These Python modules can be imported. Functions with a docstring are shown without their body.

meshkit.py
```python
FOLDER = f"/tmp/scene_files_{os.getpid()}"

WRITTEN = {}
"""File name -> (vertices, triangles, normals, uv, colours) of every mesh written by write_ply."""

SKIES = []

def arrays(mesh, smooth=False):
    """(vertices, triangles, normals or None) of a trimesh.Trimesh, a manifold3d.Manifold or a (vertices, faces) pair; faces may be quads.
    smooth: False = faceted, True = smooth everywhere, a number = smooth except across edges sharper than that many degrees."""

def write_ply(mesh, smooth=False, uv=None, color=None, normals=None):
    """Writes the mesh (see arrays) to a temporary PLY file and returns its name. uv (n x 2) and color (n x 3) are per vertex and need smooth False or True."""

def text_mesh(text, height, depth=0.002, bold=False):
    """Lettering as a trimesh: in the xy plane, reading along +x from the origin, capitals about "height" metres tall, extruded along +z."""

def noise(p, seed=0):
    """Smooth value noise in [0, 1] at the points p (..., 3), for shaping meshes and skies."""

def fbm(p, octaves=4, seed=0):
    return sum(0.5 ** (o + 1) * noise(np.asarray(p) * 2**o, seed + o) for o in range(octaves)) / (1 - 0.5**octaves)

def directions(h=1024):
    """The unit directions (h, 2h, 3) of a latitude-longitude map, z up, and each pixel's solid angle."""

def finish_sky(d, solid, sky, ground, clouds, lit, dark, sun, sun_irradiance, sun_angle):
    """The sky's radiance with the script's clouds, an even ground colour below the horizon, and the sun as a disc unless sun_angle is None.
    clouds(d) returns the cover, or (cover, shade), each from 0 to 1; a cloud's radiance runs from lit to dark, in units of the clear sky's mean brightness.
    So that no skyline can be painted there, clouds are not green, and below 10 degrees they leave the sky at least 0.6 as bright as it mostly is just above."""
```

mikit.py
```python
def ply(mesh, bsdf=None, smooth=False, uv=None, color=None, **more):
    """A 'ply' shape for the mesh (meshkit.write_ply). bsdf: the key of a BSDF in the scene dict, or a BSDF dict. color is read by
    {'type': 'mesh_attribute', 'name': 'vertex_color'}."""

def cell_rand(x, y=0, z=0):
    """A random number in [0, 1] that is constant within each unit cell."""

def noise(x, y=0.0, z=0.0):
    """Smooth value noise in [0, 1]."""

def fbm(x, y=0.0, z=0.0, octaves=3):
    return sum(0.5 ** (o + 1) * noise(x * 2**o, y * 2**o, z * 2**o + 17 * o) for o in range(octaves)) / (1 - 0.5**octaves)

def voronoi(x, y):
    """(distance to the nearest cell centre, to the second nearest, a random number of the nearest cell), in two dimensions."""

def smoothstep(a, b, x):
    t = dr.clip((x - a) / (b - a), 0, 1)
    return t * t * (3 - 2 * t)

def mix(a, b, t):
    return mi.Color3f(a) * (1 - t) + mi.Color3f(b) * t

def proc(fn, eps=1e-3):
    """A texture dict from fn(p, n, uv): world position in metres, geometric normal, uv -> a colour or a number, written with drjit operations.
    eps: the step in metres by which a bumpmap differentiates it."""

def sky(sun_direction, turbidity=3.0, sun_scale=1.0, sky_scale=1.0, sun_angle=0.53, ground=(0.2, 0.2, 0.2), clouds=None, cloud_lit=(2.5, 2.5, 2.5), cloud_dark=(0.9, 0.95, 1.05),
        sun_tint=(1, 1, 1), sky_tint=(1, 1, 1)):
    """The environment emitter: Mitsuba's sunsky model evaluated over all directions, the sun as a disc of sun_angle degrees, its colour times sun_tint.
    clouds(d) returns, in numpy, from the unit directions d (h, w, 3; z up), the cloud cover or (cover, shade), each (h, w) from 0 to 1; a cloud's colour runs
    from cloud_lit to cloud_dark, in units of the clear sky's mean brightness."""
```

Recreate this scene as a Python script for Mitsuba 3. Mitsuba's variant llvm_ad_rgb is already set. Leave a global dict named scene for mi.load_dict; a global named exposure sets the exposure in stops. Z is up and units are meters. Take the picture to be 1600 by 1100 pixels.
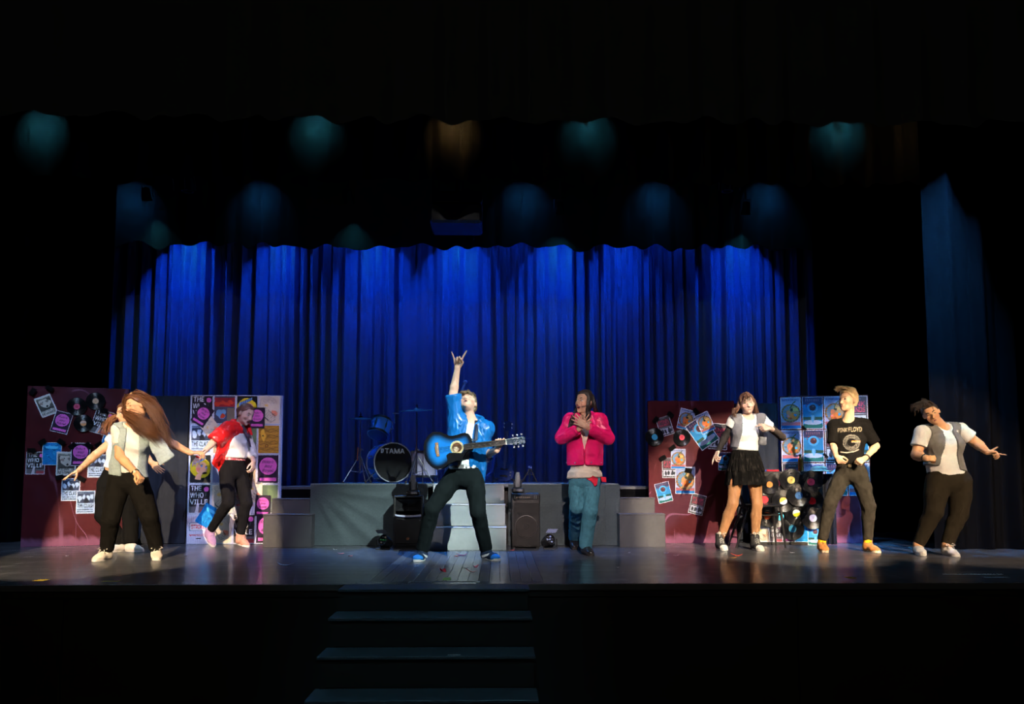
import math, random
import numpy as np
import trimesh
import shapely
from shapely import affinity
from shapely.geometry import Polygon, Point, LineString, box as sbox
from shapely.ops import unary_union
import drjit as dr
import mitsuba as mi
import mikit, meshkit

T = mi.ScalarTransform4f
scene, labels = {}, {}
RNG = np.random.default_rng(7)

# ------------------------------------------------------------------ camera
FOC, CX, CY = 1150.0, 800.0, 665.0          # focal length and principal point, pixels of the 1600 x 1100 frame
PITCH, YAW, ROLL = math.radians(4.0), math.radians(1.0), 0.0
EYE = np.array([0.0, -5.75, 0.82])
FWD = np.array([math.sin(YAW) * math.cos(PITCH), math.cos(YAW) * math.cos(PITCH), math.sin(PITCH)])
RGT = np.array([math.cos(YAW), -math.sin(YAW), 0.0])
UPV = np.cross(RGT, FWD)
scene['camera'] = {'type': 'perspective', 'fov': math.degrees(2 * math.atan(800 / FOC)), 'fov_axis': 'x',
                   'to_world': T().look_at(origin=EYE.tolist(), target=(EYE + FWD).tolist(), up=UPV.tolist()),
                   'principal_point_offset_x': 0.0, 'principal_point_offset_y': -(CY - 550.0) / 1100.0,
                   'near_clip': 0.05, 'far_clip': 200.0}
exposure = 0.0


def lin(r, g=None, b=None):
    c = np.array([r, r, r] if g is None else [r, g, b], float) / 255.0
    return np.where(c <= 0.04045, c / 12.92, ((c + 0.055) / 1.055) ** 2.4).tolist()


def ray(px, py):
    d = FWD + RGT * (px - CX) / FOC - UPV * (py - CY) / FOC
    return d


def at_y(px, py, Y):                       # point of the world plane y = Y seen at a pixel
    d = ray(px, py)
    return EYE + d * ((Y - EYE[1]) / d[1])


def at_z(px, py, Z=0.0):
    d = ray(px, py)
    return EYE + d * ((Z - EYE[2]) / d[2])


def proj(p):
    d = np.asarray(p, float) - EYE
    w = d @ FWD
    return CX + FOC * (d @ RGT) / w, CY - FOC * (d @ UPV) / w


# ------------------------------------------------------------------ light
def spot(name, pos, target, color, power, cutoff, beam=None, weight=1.0):
    c = np.asarray(color, float) * power
    scene[name] = {'type': 'spot', 'to_world': T().look_at(origin=list(map(float, pos)), target=list(map(float, target)), up=[0.01, 0.02, 1.0] if abs(pos[0] - target[0]) + abs(pos[1] - target[1]) > 0.05 else [0, 1, 0]),
                   'intensity': {'type': 'rgb', 'value': c.tolist()}, 'cutoff_angle': float(cutoff),
                   'beam_width': float(cutoff * 0.75 if beam is None else beam), 'sampling_weight': float(weight)}

# borders: (Y, pixel row of the hem at the middle)
BORDERS = [(1.80, 187), (3.45, 283), (5.55, 386)]


def hem(i):
    return float(at_y(800, BORDERS[i][1], BORDERS[i][0])[2])


def above(px, i, Y, up):                    # a lamp just hidden above the hem line of border i, at depth Y
    y = BORDERS[i][1]
    p = at_y(px, y, Y)
    return p + [0, 0, up]


WARM, COOL, LILAC, CYAN, BLUE = (1.0, 0.74, 0.46), (0.82, 1.0, 0.98), (0.76, 0.72, 1.0), (0.12, 0.75, 1.0), (0.004, 0.085, 1.0)
# follow spot on the guitarist, high in the house on the right
FS = at_y(712, 700, 1.45)
spot('follow_spot', FS + np.array([0.48, -1.0, 0.70]) * 11, FS, COOL, 1400, 4.2, 2.3, 8)
# warm spots from the house, left and right groups
spot('warm_spot_left', (-2.8, -10.0, 5.7), (-3.85, 1.9, 0.52), WARM, 1350, 5.75, 5.3, 6)
spot('warm_spot_right', (4.6, -10.0, 6.6), (3.10, 2.0, 0.82), (1.0, 0.78, 0.54), 1850, 5.5, 4.7, 5)
spot('warm_spot_far_right', (6.4, -10.0, 5.8), (4.85, 1.7, 0.98), (1.0, 0.72, 0.48), 1150, 6.0, 5.0, 4)
spot('warm_spot_middle', (0.3, -10.0, 5.6), (0.95, 2.0, 0.88), (1.0, 0.80, 0.74), 520, 4.7, 3.7, 3)
# washes from the lighting bridge above the front rows
spot('blue_wash_left', (-5.2, -5.0, 8.4), (-4.85, 3.2, 0.75), (0.52, 0.80, 1.25), 190, 8.0, 5.5, 4)
spot('lilac_wash_left', (0.6, -5.0, 6.8), (-3.25, 3.1, 0.85), (0.85, 0.76, 1.15), 190, 7.5, 4.5, 4)
spot('lilac_wash_right', (2.2, -5.0, 8.4), (2.35, 3.4, 0.70), (0.86, 0.80, 1.15), 105, 7.5, 5.0, 3)
spot('blue_wash_right', (3.7, 2.45, 4.95), (3.95, 3.45, 1.15), (0.10, 0.48, 1.1), 80, 14, 8, 2)
spot('grey_wash_middle', (0.2, -5.5, 8.6), (0.1, 2.9, 0.1), (1.0, 0.94, 0.96), 55, 13, 9, 3)
spot('cyan_side_left', (-5.0, 0.5, 5.5), (0.6, 2.2, 0.7), (0.1, 0.55, 1.0), 40, 8, 4, 1.5)
# blue light from above on the backdrop
for k, px in enumerate((296, 440, 588, 716, 872, 968, 1152)):
    q = at_y(px, 386, 6.2)
    spot(f'backdrop_blue_{k}', (q[0], 5.80, q[2] + 0.50), (q[0], 6.20, q[2] - 0.52), BLUE, (52, 34, 43, 52, 52, 24, 40)[k], 36, 6, 2)
spot('backdrop_blue_wide', (0, 5.75, 5.4), (0, 6.2, 2.0), BLUE, 3.2, 75, 50, 1)
spot('backdrop_blue_wide_left', (-2.5, 5.75, 5.4), (-2.5, 6.2, 2.0), BLUE, 2.4, 70, 45, 1)
spot('backdrop_blue_wide_right', (2.6, 5.75, 5.4), (2.6, 6.2, 2.0), BLUE, 2.4, 70, 45, 1)
# blue and cyan back light
spot('back_blue_drums', (-1.6, 5.2, 5.3), (-1.3, 3.8, 0.9), (0.03, 0.25, 1.0), 170, 24, 12, 2)
spot('back_blue_middle', (0.8, 5.2, 5.3), (0.3, 3.8, 0.9), (0.03, 0.25, 1.0), 130, 24, 12, 2)
spot('back_cyan_left', (-5.2, 4.2, 4.6), (-3.5, 1.9, 0.9), (0.15, 0.6, 1.0), 12, 25, 14, 1)
spot('back_cyan_right', (3.2, 4.2, 4.6), (4.6, 1.9, 0.9), (0.15, 0.6, 1.0), 16, 25, 14, 1)
spot('leg_blue', (5.15, 1.98, 5.6), (5.12, 2.62, 2.6), (0.08, 0.40, 1.0), 760, 15, 2, 1)
# lamps hanging behind the borders, each grazing the next border
AMBER = (1.0, 0.55, 0.2)
for k, (px, c, w) in enumerate(((30, CYAN, 1.0), (480, CYAN, 1.0), (925, CYAN, 0.9), (1338, CYAN, 1.2), (706, AMBER, 1.0), (1592, AMBER, 1.3))):
    p = above(px, 0, 2.98, 0.30)
    spot(f'border_lamp_{k}', p, p + [0.0 if px < 1500 else -.75, 0.47, -0.20], c, 1.5 * w, 37 if px < 1500 else 34, 1, 0.6)
for k, px in enumerate((185, 390, 820, 1035, 1215, 1420)):
    p = above(px, 1, 5.05, 0.22)
    spot(f'border_blue_{k}', p, p + [0, 0.47, -0.40], (0.04, 0.35, 1.0), 1.8, 40, 1, 0.6)
for k, px in enumerate((230, 545, 875, 1165)):
    p = at_y(px, (314, 319, 336, 336)[k], 5.2)
    spot(f'border_cyan_{k}', p, p + [0, 0.30, -0.60], CYAN, 1.1, 34, 1, 0.6)
spot('step_blue', (-0.5, -6.0, 7.5), (-0.5, -0.8, -0.3), (0.25, 0.75, 1.0), 38, 9, 5, 0.6)
# what little light the house has
scene['house_light'] = {'type': 'point', 'position': [0, -9.0, 6.5], 'intensity': {'type': 'rgb', 'value': [14, 13.6, 12]}, 'sampling_weight': 0.6}


# ------------------------------------------------------------------ materials
def principled(name, base, rough=0.6, metal=0.0, spec=0.4, **kw):
    scene[name] = {'type': 'twosided', 'bsdf': {'type': 'principled', 'base_color': base if isinstance(base, dict) else {'type': 'rgb', 'value': list(map(float, base))}, 'roughness': rough, 'metallic': metal, 'specular': spec, **kw}}
    return name


def bumped(name, base, fn, scale, rough=0.6, spec=0.4, eps=2e-3, **kw):
    scene[name] = {'type': 'twosided', 'bsdf': {'type': 'bumpmap', 'arbitrary': mikit.proc(fn, eps), 'scale': scale,
                   'bsdf': {'type': 'principled', 'base_color': base if isinstance(base, dict) else {'type': 'rgb', 'value': list(map(float, base))}, 'roughness': rough, 'specular': spec, **kw}}}
    return name


def diffuse(name, c):
    scene[name] = {'type': 'twosided', 'bsdf': {'type': 'diffuse', 'reflectance': {'type': 'rgb', 'value': list(map(float, c))}}}
    return name


VC = {'type': 'mesh_attribute', 'name': 'vertex_color'}
principled('paint_matte', VC, 0.75, spec=0.25)
principled('cloth_dark', VC, 0.9, spec=0.04)
principled('paint_satin', VC, 0.42, spec=0.45)
principled('paint_gloss', VC, 0.22, spec=0.55)
principled('skin_paint', VC, 0.5, spec=0.35)
principled('leather_paint', VC, 0.3, spec=0.6)
principled('metal_paint', VC, 0.28, metal=1.0)
principled('hair_paint', VC, 0.45, spec=0.5)
principled('record_vinyl', VC, 0.2, spec=0.45)

# ------------------------------------------------------------------ naming
def numbered(name):
    if name not in USED:
        USED.add(name)
        return name
    n = 1
    while f'{name}_{n:03d}' in USED:
        n += 1
    USED.add(f'{name}_{n:03d}')
    return f'{name}_{n:03d}'


USED = set()


def thing(name, label=None, cat=None, group=None, kind=None):
    key = numbered(name)
    d = {}
    if label: d['label'] = label
    if cat: d['category'] = cat
    if group: d['group'] = group
    if kind: d['kind'] = kind
    if d: labels[key] = d
    return key


def part(parent, name, mesh, mat, color=None, smooth=False, label=None, kind=None, xf=None):
    """One mesh entry under parent (or the thing itself when name is None). color: one linear colour for the whole mesh, or per vertex."""
    key = parent if name is None else numbered(parent + '__' + name)
    if xf is not None:
        mesh = mesh.copy(); mesh.apply_transform(xf)
    if color is not None:
        color = np.asarray(color, float)
        if color.ndim == 1:
            color = np.tile(color, (len(mesh.vertices), 1))
        if smooth not in (False, True):
            m2 = trimesh.graph.smooth_shade(trimesh.Trimesh(mesh.vertices, mesh.faces, vertex_colors=None, process=False), angle=np.radians(smooth), facet_minarea=None)
            if (color == color[0]).all():
                color = np.tile(color[0], (len(m2.vertices), 1))
                mesh, smooth = m2, True
            else:
                smooth = True
        scene[key] = mikit.ply(mesh, mat, smooth=smooth, color=color)
    else:
        scene[key] = mikit.ply(mesh, mat, smooth=smooth)
    if label or kind:
        labels[key] = {**({'label': label} if label else {}), **({'kind': kind} if kind else {})}
    return key


# ------------------------------------------------------------------ mesh helpers
def cat(ms):
    ms = [m for m in ms if m is not None and len(m.faces)]
    return trimesh.util.concatenate([trimesh.Trimesh(m.vertices, m.faces, process=False) for m in ms])


def bx(x0, x1, y0, y1, z0, z1, bev=0.0):
    if bev <= 0:
        m = trimesh.creation.box([x1 - x0, y1 - y0, z1 - z0])
        m.apply_translation([(x0 + x1) / 2, (y0 + y1) / 2, (z0 + z1) / 2])
        return m
    pts = []
    for sx, a in ((1, x0), (-1, x1)):
        for sy, b in ((1, y0), (-1, y1)):
            for sz, c in ((1, z0), (-1, z1)):
                pts += [[a, b + sy * bev, c + sz * bev], [a + sx * bev, b, c + sz * bev], [a + sx * bev, b + sy * bev, c]]
    return trimesh.convex.convex_hull(np.array(pts))


def hullm(pts):
    return trimesh.convex.convex_hull(np.asarray(pts, float))


def cyl(a, b, r, n=16, r2=None):
    a, b = np.asarray(a, float), np.asarray(b, float)
    r2 = r if r2 is None else r2
    d = b - a
    L = np.linalg.norm(d)
    d = d / L
    u = np.cross(d, [0, 0, 1.0] if abs(d[2]) < 0.9 else [1.0, 0, 0]); u /= np.linalg.norm(u)
    v = np.cross(d, u)
    t = np.arange(n) * 2 * np.pi / n
    ring = np.cos(t)[:, None] * u + np.sin(t)[:, None] * v
    V = np.vstack([a + ring * r, b + ring * r2, [a], [b]])
    i = np.arange(n); j = (i + 1) % n
    F = np.vstack([np.c_[i, j, j + n], np.c_[i, j + n, i + n], np.c_[j, i, np.full(n, 2 * n)], np.c_[i + n, j + n, np.full(n, 2 * n + 1)]])
    m = trimesh.Trimesh(V, F, process=False)
    if m.volume < 0: m.invert()
    return m


def tube(pts, r, n=8, closed=False):
    p = np.asarray(pts, float)
    r = np.broadcast_to(np.asarray(r, float), (len(p),))
    if closed:
        t = np.roll(p, -1, 0) - np.roll(p, 1, 0)
    else:
        t = np.gradient(p, axis=0)
    t /= np.linalg.norm(t, axis=1, keepdims=True) + 1e-12
    a = np.zeros_like(p)
    ref = np.array([0, 0, 1.0]) if abs(t[0][2]) < 0.9 else np.array([1.0, 0, 0])
    for k in range(len(p)):
        ref = ref - t[k] * (ref @ t[k])
        if np.linalg.norm(ref) < 1e-6:
            ref = np.cross(t[k], [0.3, 0.5, 0.8])
        ref /= np.linalg.norm(ref)
        a[k] = ref
    b = np.cross(t, a)
    ang = np.arange(n) * 2 * np.pi / n
    V = (p[:, None] + r[:, None, None] * (np.cos(ang)[None, :, None] * a[:, None] + np.sin(ang)[None, :, None] * b[:, None])).reshape(-1, 3)
    F = []
    m = len(p)
    for k in range(m if closed else m - 1):
        k2 = (k + 1) % m
        for q in range(n):
            q2 = (q + 1) % n
            F += [[k * n + q, k * n + q2, k2 * n + q2], [k * n + q, k2 * n + q2, k2 * n + q]]
    if not closed:
        V = np.vstack([V, p[0], p[-1]])
        for q in range(n):
            q2 = (q + 1) % n
            F += [[q2, q, len(V) - 2], [(m - 1) * n + q, (m - 1) * n + q2, len(V) - 1]]
    mm = trimesh.Trimesh(V, np.array(F), process=False)
    return mm


def lathe(profile, n=32, axis_from=(0, 0, 0), axis_to=(0, 0, 1)):
    """profile: (radius, height) pairs; turned about the axis through axis_from in the direction of axis_to."""
    pr = np.asarray(profile, float)
    t = np.arange(n) * 2 * np.pi / n
    V = np.stack([pr[:, 0][:, None] * np.cos(t), pr[:, 0][:, None] * np.sin(t), np.repeat(pr[:, 1][:, None], n, 1)], -1).reshape(-1, 3)
    F = []
    for k in range(len(pr) - 1):
        i = np.arange(n); j = (i + 1) % n
        F.append(np.c_[k * n + i, k * n + j, (k + 1) * n + j]); F.append(np.c_[k * n + i, (k + 1) * n + j, (k + 1) * n + i])
    m = trimesh.Trimesh(V, np.vstack(F), process=False)
    m.merge_vertices()
    m.update_faces(m.nondegenerate_faces())
    d = np.asarray(axis_to, float) - np.asarray(axis_from, float)
    d /= np.linalg.norm(d)
    m.apply_transform(trimesh.geometry.align_vectors([0, 0, 1], d))
    m.apply_translation(axis_from)
    return m


def extrude(poly, h):
    gs = getattr(poly, 'geoms', [poly])
    return cat([trimesh.creation.extrude_polygon(g, h, engine='earcut') for g in gs if not g.is_empty and g.area > 1e-9])


def frame(origin, ux, uy, uz):
    M = np.eye(4)
    M[:3, 0], M[:3, 1], M[:3, 2], M[:3, 3] = ux, uy, uz, origin
    return M


def unit(v):
    v = np.asarray(v, float)
    return v / (np.linalg.norm(v) + 1e-12)


def rotz(deg, at=(0, 0, 0)):
    return trimesh.transformations.rotation_matrix(math.radians(deg), [0, 0, 1], at)


def trans(x, y, z):
    return trimesh.transformations.translation_matrix([x, y, z])


_TXT = {}


def text(t, h, depth=0.001, bold=True, width=None):
    """Lettering mesh with its lower left corner at the origin, capitals h tall, optionally squeezed to a width."""
    k = (t, bold)
    if k not in _TXT:
        _TXT[k] = meshkit.text_mesh(t, 1.0, 1.0, bold)
    m = _TXT[k].copy()
    b = m.bounds
    m.apply_translation([-b[0][0], 0, -b[0][2]])
    w = b[1][0] - b[0][0]
    m.apply_scale([h if width is None else width / w, h, depth])
    return m

# ------------------------------------------------------------------ signed distance modelling (people, shoes, soft things)
class SDF:
    def __init__(self):
        self.ops = []

    def add(self, fn, lo, hi, mode='u', k=0.02):
        self.ops.append((fn, np.asarray(lo, float), np.asarray(hi, float), mode, k))
        return self

    def cap(self, a, b, ra, rb=None, k=0.02, mode='u'):
        rb = ra if rb is None else rb
        a, b = np.asarray(a, float), np.asarray(b, float)
        d = b - a
        L2 = max(d @ d, 1e-12)

        def fn(P):
            q = P - a
            t = np.clip((q @ d) / L2, 0, 1)
            return np.linalg.norm(q - t[:, None] * d, axis=1) - (ra + (rb - ra) * t)
        m = max(ra, rb)
        return self.add(fn, np.minimum(a, b) - m, np.maximum(a, b) + m, mode, k)

    def chain(self, pts, rs, k=0.02, mode='u'):
        for i in range(len(pts) - 1):
            self.cap(pts[i], pts[i + 1], rs[i], rs[i + 1], k, mode)
        return self

    def ell(self, c, r, R=None, k=0.02, mode='u'):
        c, r = np.asarray(c, float), np.asarray(r, float)
        R = np.eye(3) if R is None else np.asarray(R, float)   # columns: local axes in world

        def fn(P):
            q = (P - c) @ R
            k0 = np.linalg.norm(q / r, axis=1)
            k1 = np.linalg.norm(q / (r * r), axis=1)
            return np.where(k0 < 1e-6, -r.min(), k0 * (k0 - 1) / np.maximum(k1, 1e-9))
        e = np.abs(R) @ r
        return self.add(fn, c - e, c + e, mode, k)

    def ecap(self, a, b, wa, da, wb, db, lat, k=0.03, mode='u', cap=0.8):
        """Tapered limb or trunk of elliptical section; wide along lat."""
        a, b = np.asarray(a, float), np.asarray(b, float)
        ax = b - a
        L = np.linalg.norm(ax); ax = ax / L
        u = np.asarray(lat, float); u = u - ax * (u @ ax); u /= np.linalg.norm(u)
        v = np.cross(ax, u)

        def fn(P):
            q = P - a
            t = np.clip((q @ ax) / L, 0, 1)
            w, d = wa + (wb - wa) * t, da + (db - da) * t
            e = (q @ ax) - t * L
            x, y, z = q @ u, q @ v, e / cap
            md = np.minimum(w, d)
            k0 = np.sqrt((x / w) ** 2 + (y / d) ** 2 + (z / md) ** 2)
            k1 = np.sqrt((x / w ** 2) ** 2 + (y / d ** 2) ** 2 + (z / md ** 2) ** 2)
            return np.where(k0 < 1e-6, -md, k0 * (k0 - 1) / np.maximum(k1, 1e-9))
        m = max(wa, da, wb, db)
        return self.add(fn, np.minimum(a, b) - m, np.maximum(a, b) + m, mode, k)

    def cut(self, n, p, k=0.004):
        """Remove everything on the side of the plane that n points to."""
        n, p = unit(n), np.asarray(p, float)
        return self.add(lambda P: -((P - p) @ n), [-99] * 3, [99] * 3, 's', k)

    def sub(self, fn, k=0.004):
        return self.add(fn, [-99] * 3, [99] * 3, 's', k)

    def eval(self, P):
        out = np.full(len(P), 0.5)
        for fn, lo, hi, mode, k in self.ops:
            mg = 0.06 + k
            idx = np.nonzero(((P > lo - mg) & (P < hi + mg)).all(1))[0]
            if not len(idx):
                continue
            d = fn(P[idx])
            o = out[idx]
            if mode == 'u':
                h = np.maximum(k - np.abs(o - d), 0) / k
                out[idx] = np.minimum(o, d) - h * h * k / 4
            else:
                d = -d
                h = np.maximum(k - np.abs(o - d), 0) / k
                out[idx] = np.maximum(o, d) + h * h * k / 4
        return out

    def mesh(self, h=0.007):
        lo = np.min([o[1] for o in self.ops if o[3] == 'u'], 0) - 3 * h
        hi = np.max([o[2] for o in self.ops if o[3] == 'u'], 0) + 3 * h
        B = 6
        nb = np.ceil((hi - lo) / (h * B)).astype(int)
        ix = np.stack(np.meshgrid(*[np.arange(n) for n in nb], indexing='ij'), -1).reshape(-1, 3)
        cen = lo + (ix + 0.5) * h * B
        d = self.eval(cen)
        keep = ix[np.abs(d) < h * B * 0.87 * 1.35 + 0.006]
        n = nb * B + 1
        act = np.zeros(n, bool)
        for a in range(B + 1):
            for b in range(B + 1):
                for c in range(B + 1):
                    act[keep[:, 0] * B + a, keep[:, 1] * B + b, keep[:, 2] * B + c] = True
        val = np.full(n, 9.0, np.float32)
        nod = np.argwhere(act)
        v = self.eval(lo + nod * h)
        val[act] = v
        s = val < 0
        # cells with a sign change and all corners known
        cs = [(a, b, c) for a in (0, 1) for b in (0, 1) for c in (0, 1)]
        sl = lambda A, o: A[o[0]:n[0] - 1 + o[0], o[1]:n[1] - 1 + o[1], o[2]:n[2] - 1 + o[2]]
        cnt = sum(sl(s, o).astype(np.int8) for o in cs)
        cell = (cnt > 0) & (cnt < 8)
        ci = np.argwhere(cell)
        idm = np.full(n - 1, -1, np.int32)
        idm[cell] = np.arange(len(ci))
        acc, num = np.zeros((len(ci), 3)), np.zeros(len(ci))
        V8 = {o: val[ci[:, 0] + o[0], ci[:, 1] + o[1], ci[:, 2] + o[2]] for o in cs}
        for o in cs:
            for ax in range(3):
                if o[ax] == 0:
                    o2 = tuple(1 if i == ax else o[i] for i in range(3))
                    x, y = V8[o], V8[o2]
                    m = (x < 0) != (y < 0)
                    t = np.where(m, x / np.where(m, x - y, 1), 0)
                    p = np.tile(np.array(o, float), (len(ci), 1)); p[:, ax] += t
                    acc += p * m[:, None]; num += m
        V = lo + (ci + acc / np.maximum(num, 1)[:, None]) * h
        F = []
        for ax in range(3):
            u, w = [(1, 2), (2, 0), (0, 1)][ax]
            o1 = [0, 0, 0]; o1[ax] = 1
            a = s[:n[0] - o1[0], :n[1] - o1[1], :n[2] - o1[2]]
            b = s[o1[0]:, o1[1]:, o1[2]:]
            e = np.argwhere(a != b)
            e = e[(e[:, u] > 0) & (e[:, w] > 0) & (e[:, u] < n[u] - 1) & (e[:, w] < n[w] - 1)]
            inside = s[e[:, 0], e[:, 1], e[:, 2]]
            q = []
            for du, dw in ((1, 1), (0, 1), (0, 0), (1, 0)):
                c = e.copy(); c[:, u] -= du; c[:, w] -= dw
                q.append(idm[c[:, 0], c[:, 1], c[:, 2]])
            q = np.stack(q, 1)
            ok = (q >= 0).all(1)
            q, inside = q[ok], inside[ok]
            q[~inside] = q[~inside][:, ::-1]
            F.append(q[:, [0, 1, 2]]); F.append(q[:, [0, 2, 3]])
        return trimesh.Trimesh(V, np.vstack(F), process=False)


def vnormals(m):
    n = np.zeros_like(m.vertices)
    v, f = m.vertices, m.faces
    fn = np.cross(v[f[:, 1]] - v[f[:, 0]], v[f[:, 2]] - v[f[:, 0]])
    for k in range(3):
        np.add.at(n, f[:, k], fn)
    return n / (np.linalg.norm(n, axis=1, keepdims=True) + 1e-12)


def wrinkle(m, amp, scale, seed=0, stretch=(1, 1, 1), ridge=True):
    """Cloth folds: displace along the normals by ridged noise."""
    P = m.vertices * np.asarray(stretch) / scale
    f = meshkit.fbm(P, 2, seed)
    f = (1 - np.abs(2 * f - 1) * 2) if ridge else (2 * f - 1)
    m.vertices = m.vertices + vnormals(m) * (amp * f)[:, None]
    return m

# ------------------------------------------------------------------ setting
N3 = mikit.noise


def floor_tex(p, n, uv):
    g = mikit.fbm(p.x * 1.3, p.y * 9.0, 0.0, 4)
    s = mikit.smoothstep(0.62, 0.8, mikit.fbm(p.x * 7 + 3, p.y * 5, 2.0, 3))
    return mikit.mix((0.030, 0.032, 0.038), (0.052, 0.054, 0.062), g) * (1 + 0.5 * s)


principled('stage_floor_paint', mikit.proc(floor_tex), 0.21, spec=0.75)
principled('plank_paint', (0.062, 0.066, 0.068), 0.26, spec=0.75)
principled('plank_paint_worn', (0.078, 0.082, 0.082), 0.3, spec=0.7)
diffuse('black_velour', (0.017, 0.018, 0.019))
diffuse('border_velour', (0.03, 0.032, 0.032))
diffuse('leg_velour', (0.003, 0.0032, 0.004))
diffuse('backdrop_velour', (0.13, 0.16, 0.24))
principled('black_paint', (0.012, 0.0115, 0.010), 0.6, spec=0.3)
principled('tread_paint', (0.035, 0.045, 0.055), 0.45, spec=0.5)
principled('grey_box_paint', (0.062, 0.062, 0.066), 0.65, spec=0.2)
principled('grey_step_paint', (0.30, 0.31, 0.31), 0.6, spec=0.3)
principled('nosing_paint', (0.075, 0.072, 0.07), 0.4, spec=0.5)

PX0, PX1, PY0, PY1 = -1.02, 0.35, 0.12, 2.45        # the planked inset of the stage floor
part(thing('floor', kind='structure'), None, cat([bx(-11, PX0, 0.0, 8.0, -0.05, 0), bx(PX1, 11, 0.0, 8.0, -0.05, 0), bx(PX0, PX1, 0.0, PY0, -0.05, 0), bx(PX0, PX1, PY1, 8.0, -0.05, 0)]), 'stage_floor_paint')
nx, ny = 16, 4
pw, pl = (PX1 - PX0) / nx, (PY1 - PY0) / ny
for i in range(nx):
    for j in range(ny):
        off = 0.0 if i % 2 == 0 else 0.0
        x, y = PX0 + i * pw, PY0 + j * pl + off
        part('floor', 'plank', bx(x + 0.0012, x + pw - 0.0012, y + 0.001, y + pl - 0.001, -0.03, RNG.uniform(-0.0006, 0.0), 0.0012), 'plank_paint' if RNG.random() < 0.6 else 'plank_paint_worn')
# front edge, apron panels
thing('trim_1', kind='structure')
part('trim_1', None, cat([bx(-11, 11, -0.025, 0.0, -0.05, 0.0, 0.004)]), 'nosing_paint')
thing('wall_front', kind='structure')
part('wall_front', None, bx(-11, 11, 0.02, 0.06, -1.3, -0.05), 'black_velour')
part('wall_front', 'hem_strip', bx(-11, 11, -0.012, 0.02, -0.10, -0.052, 0.003), 'black_paint')
xs = [-9.3, at_y(97, 1000, 0)[0], at_y(1247, 1000, 0)[0], 8.1]
for a, b in zip(xs[:-1], xs[1:]):
    part('wall_front', 'panel', bx(a + 0.004, b - 0.004, -0.002, 0.02, -1.3, -0.104, 0.003), 'black_paint')
thing('floor_house', kind='structure')
part('floor_house', None, bx(-11, 11, -14, 0.06, -1.40, -1.3), 'black_velour')
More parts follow.
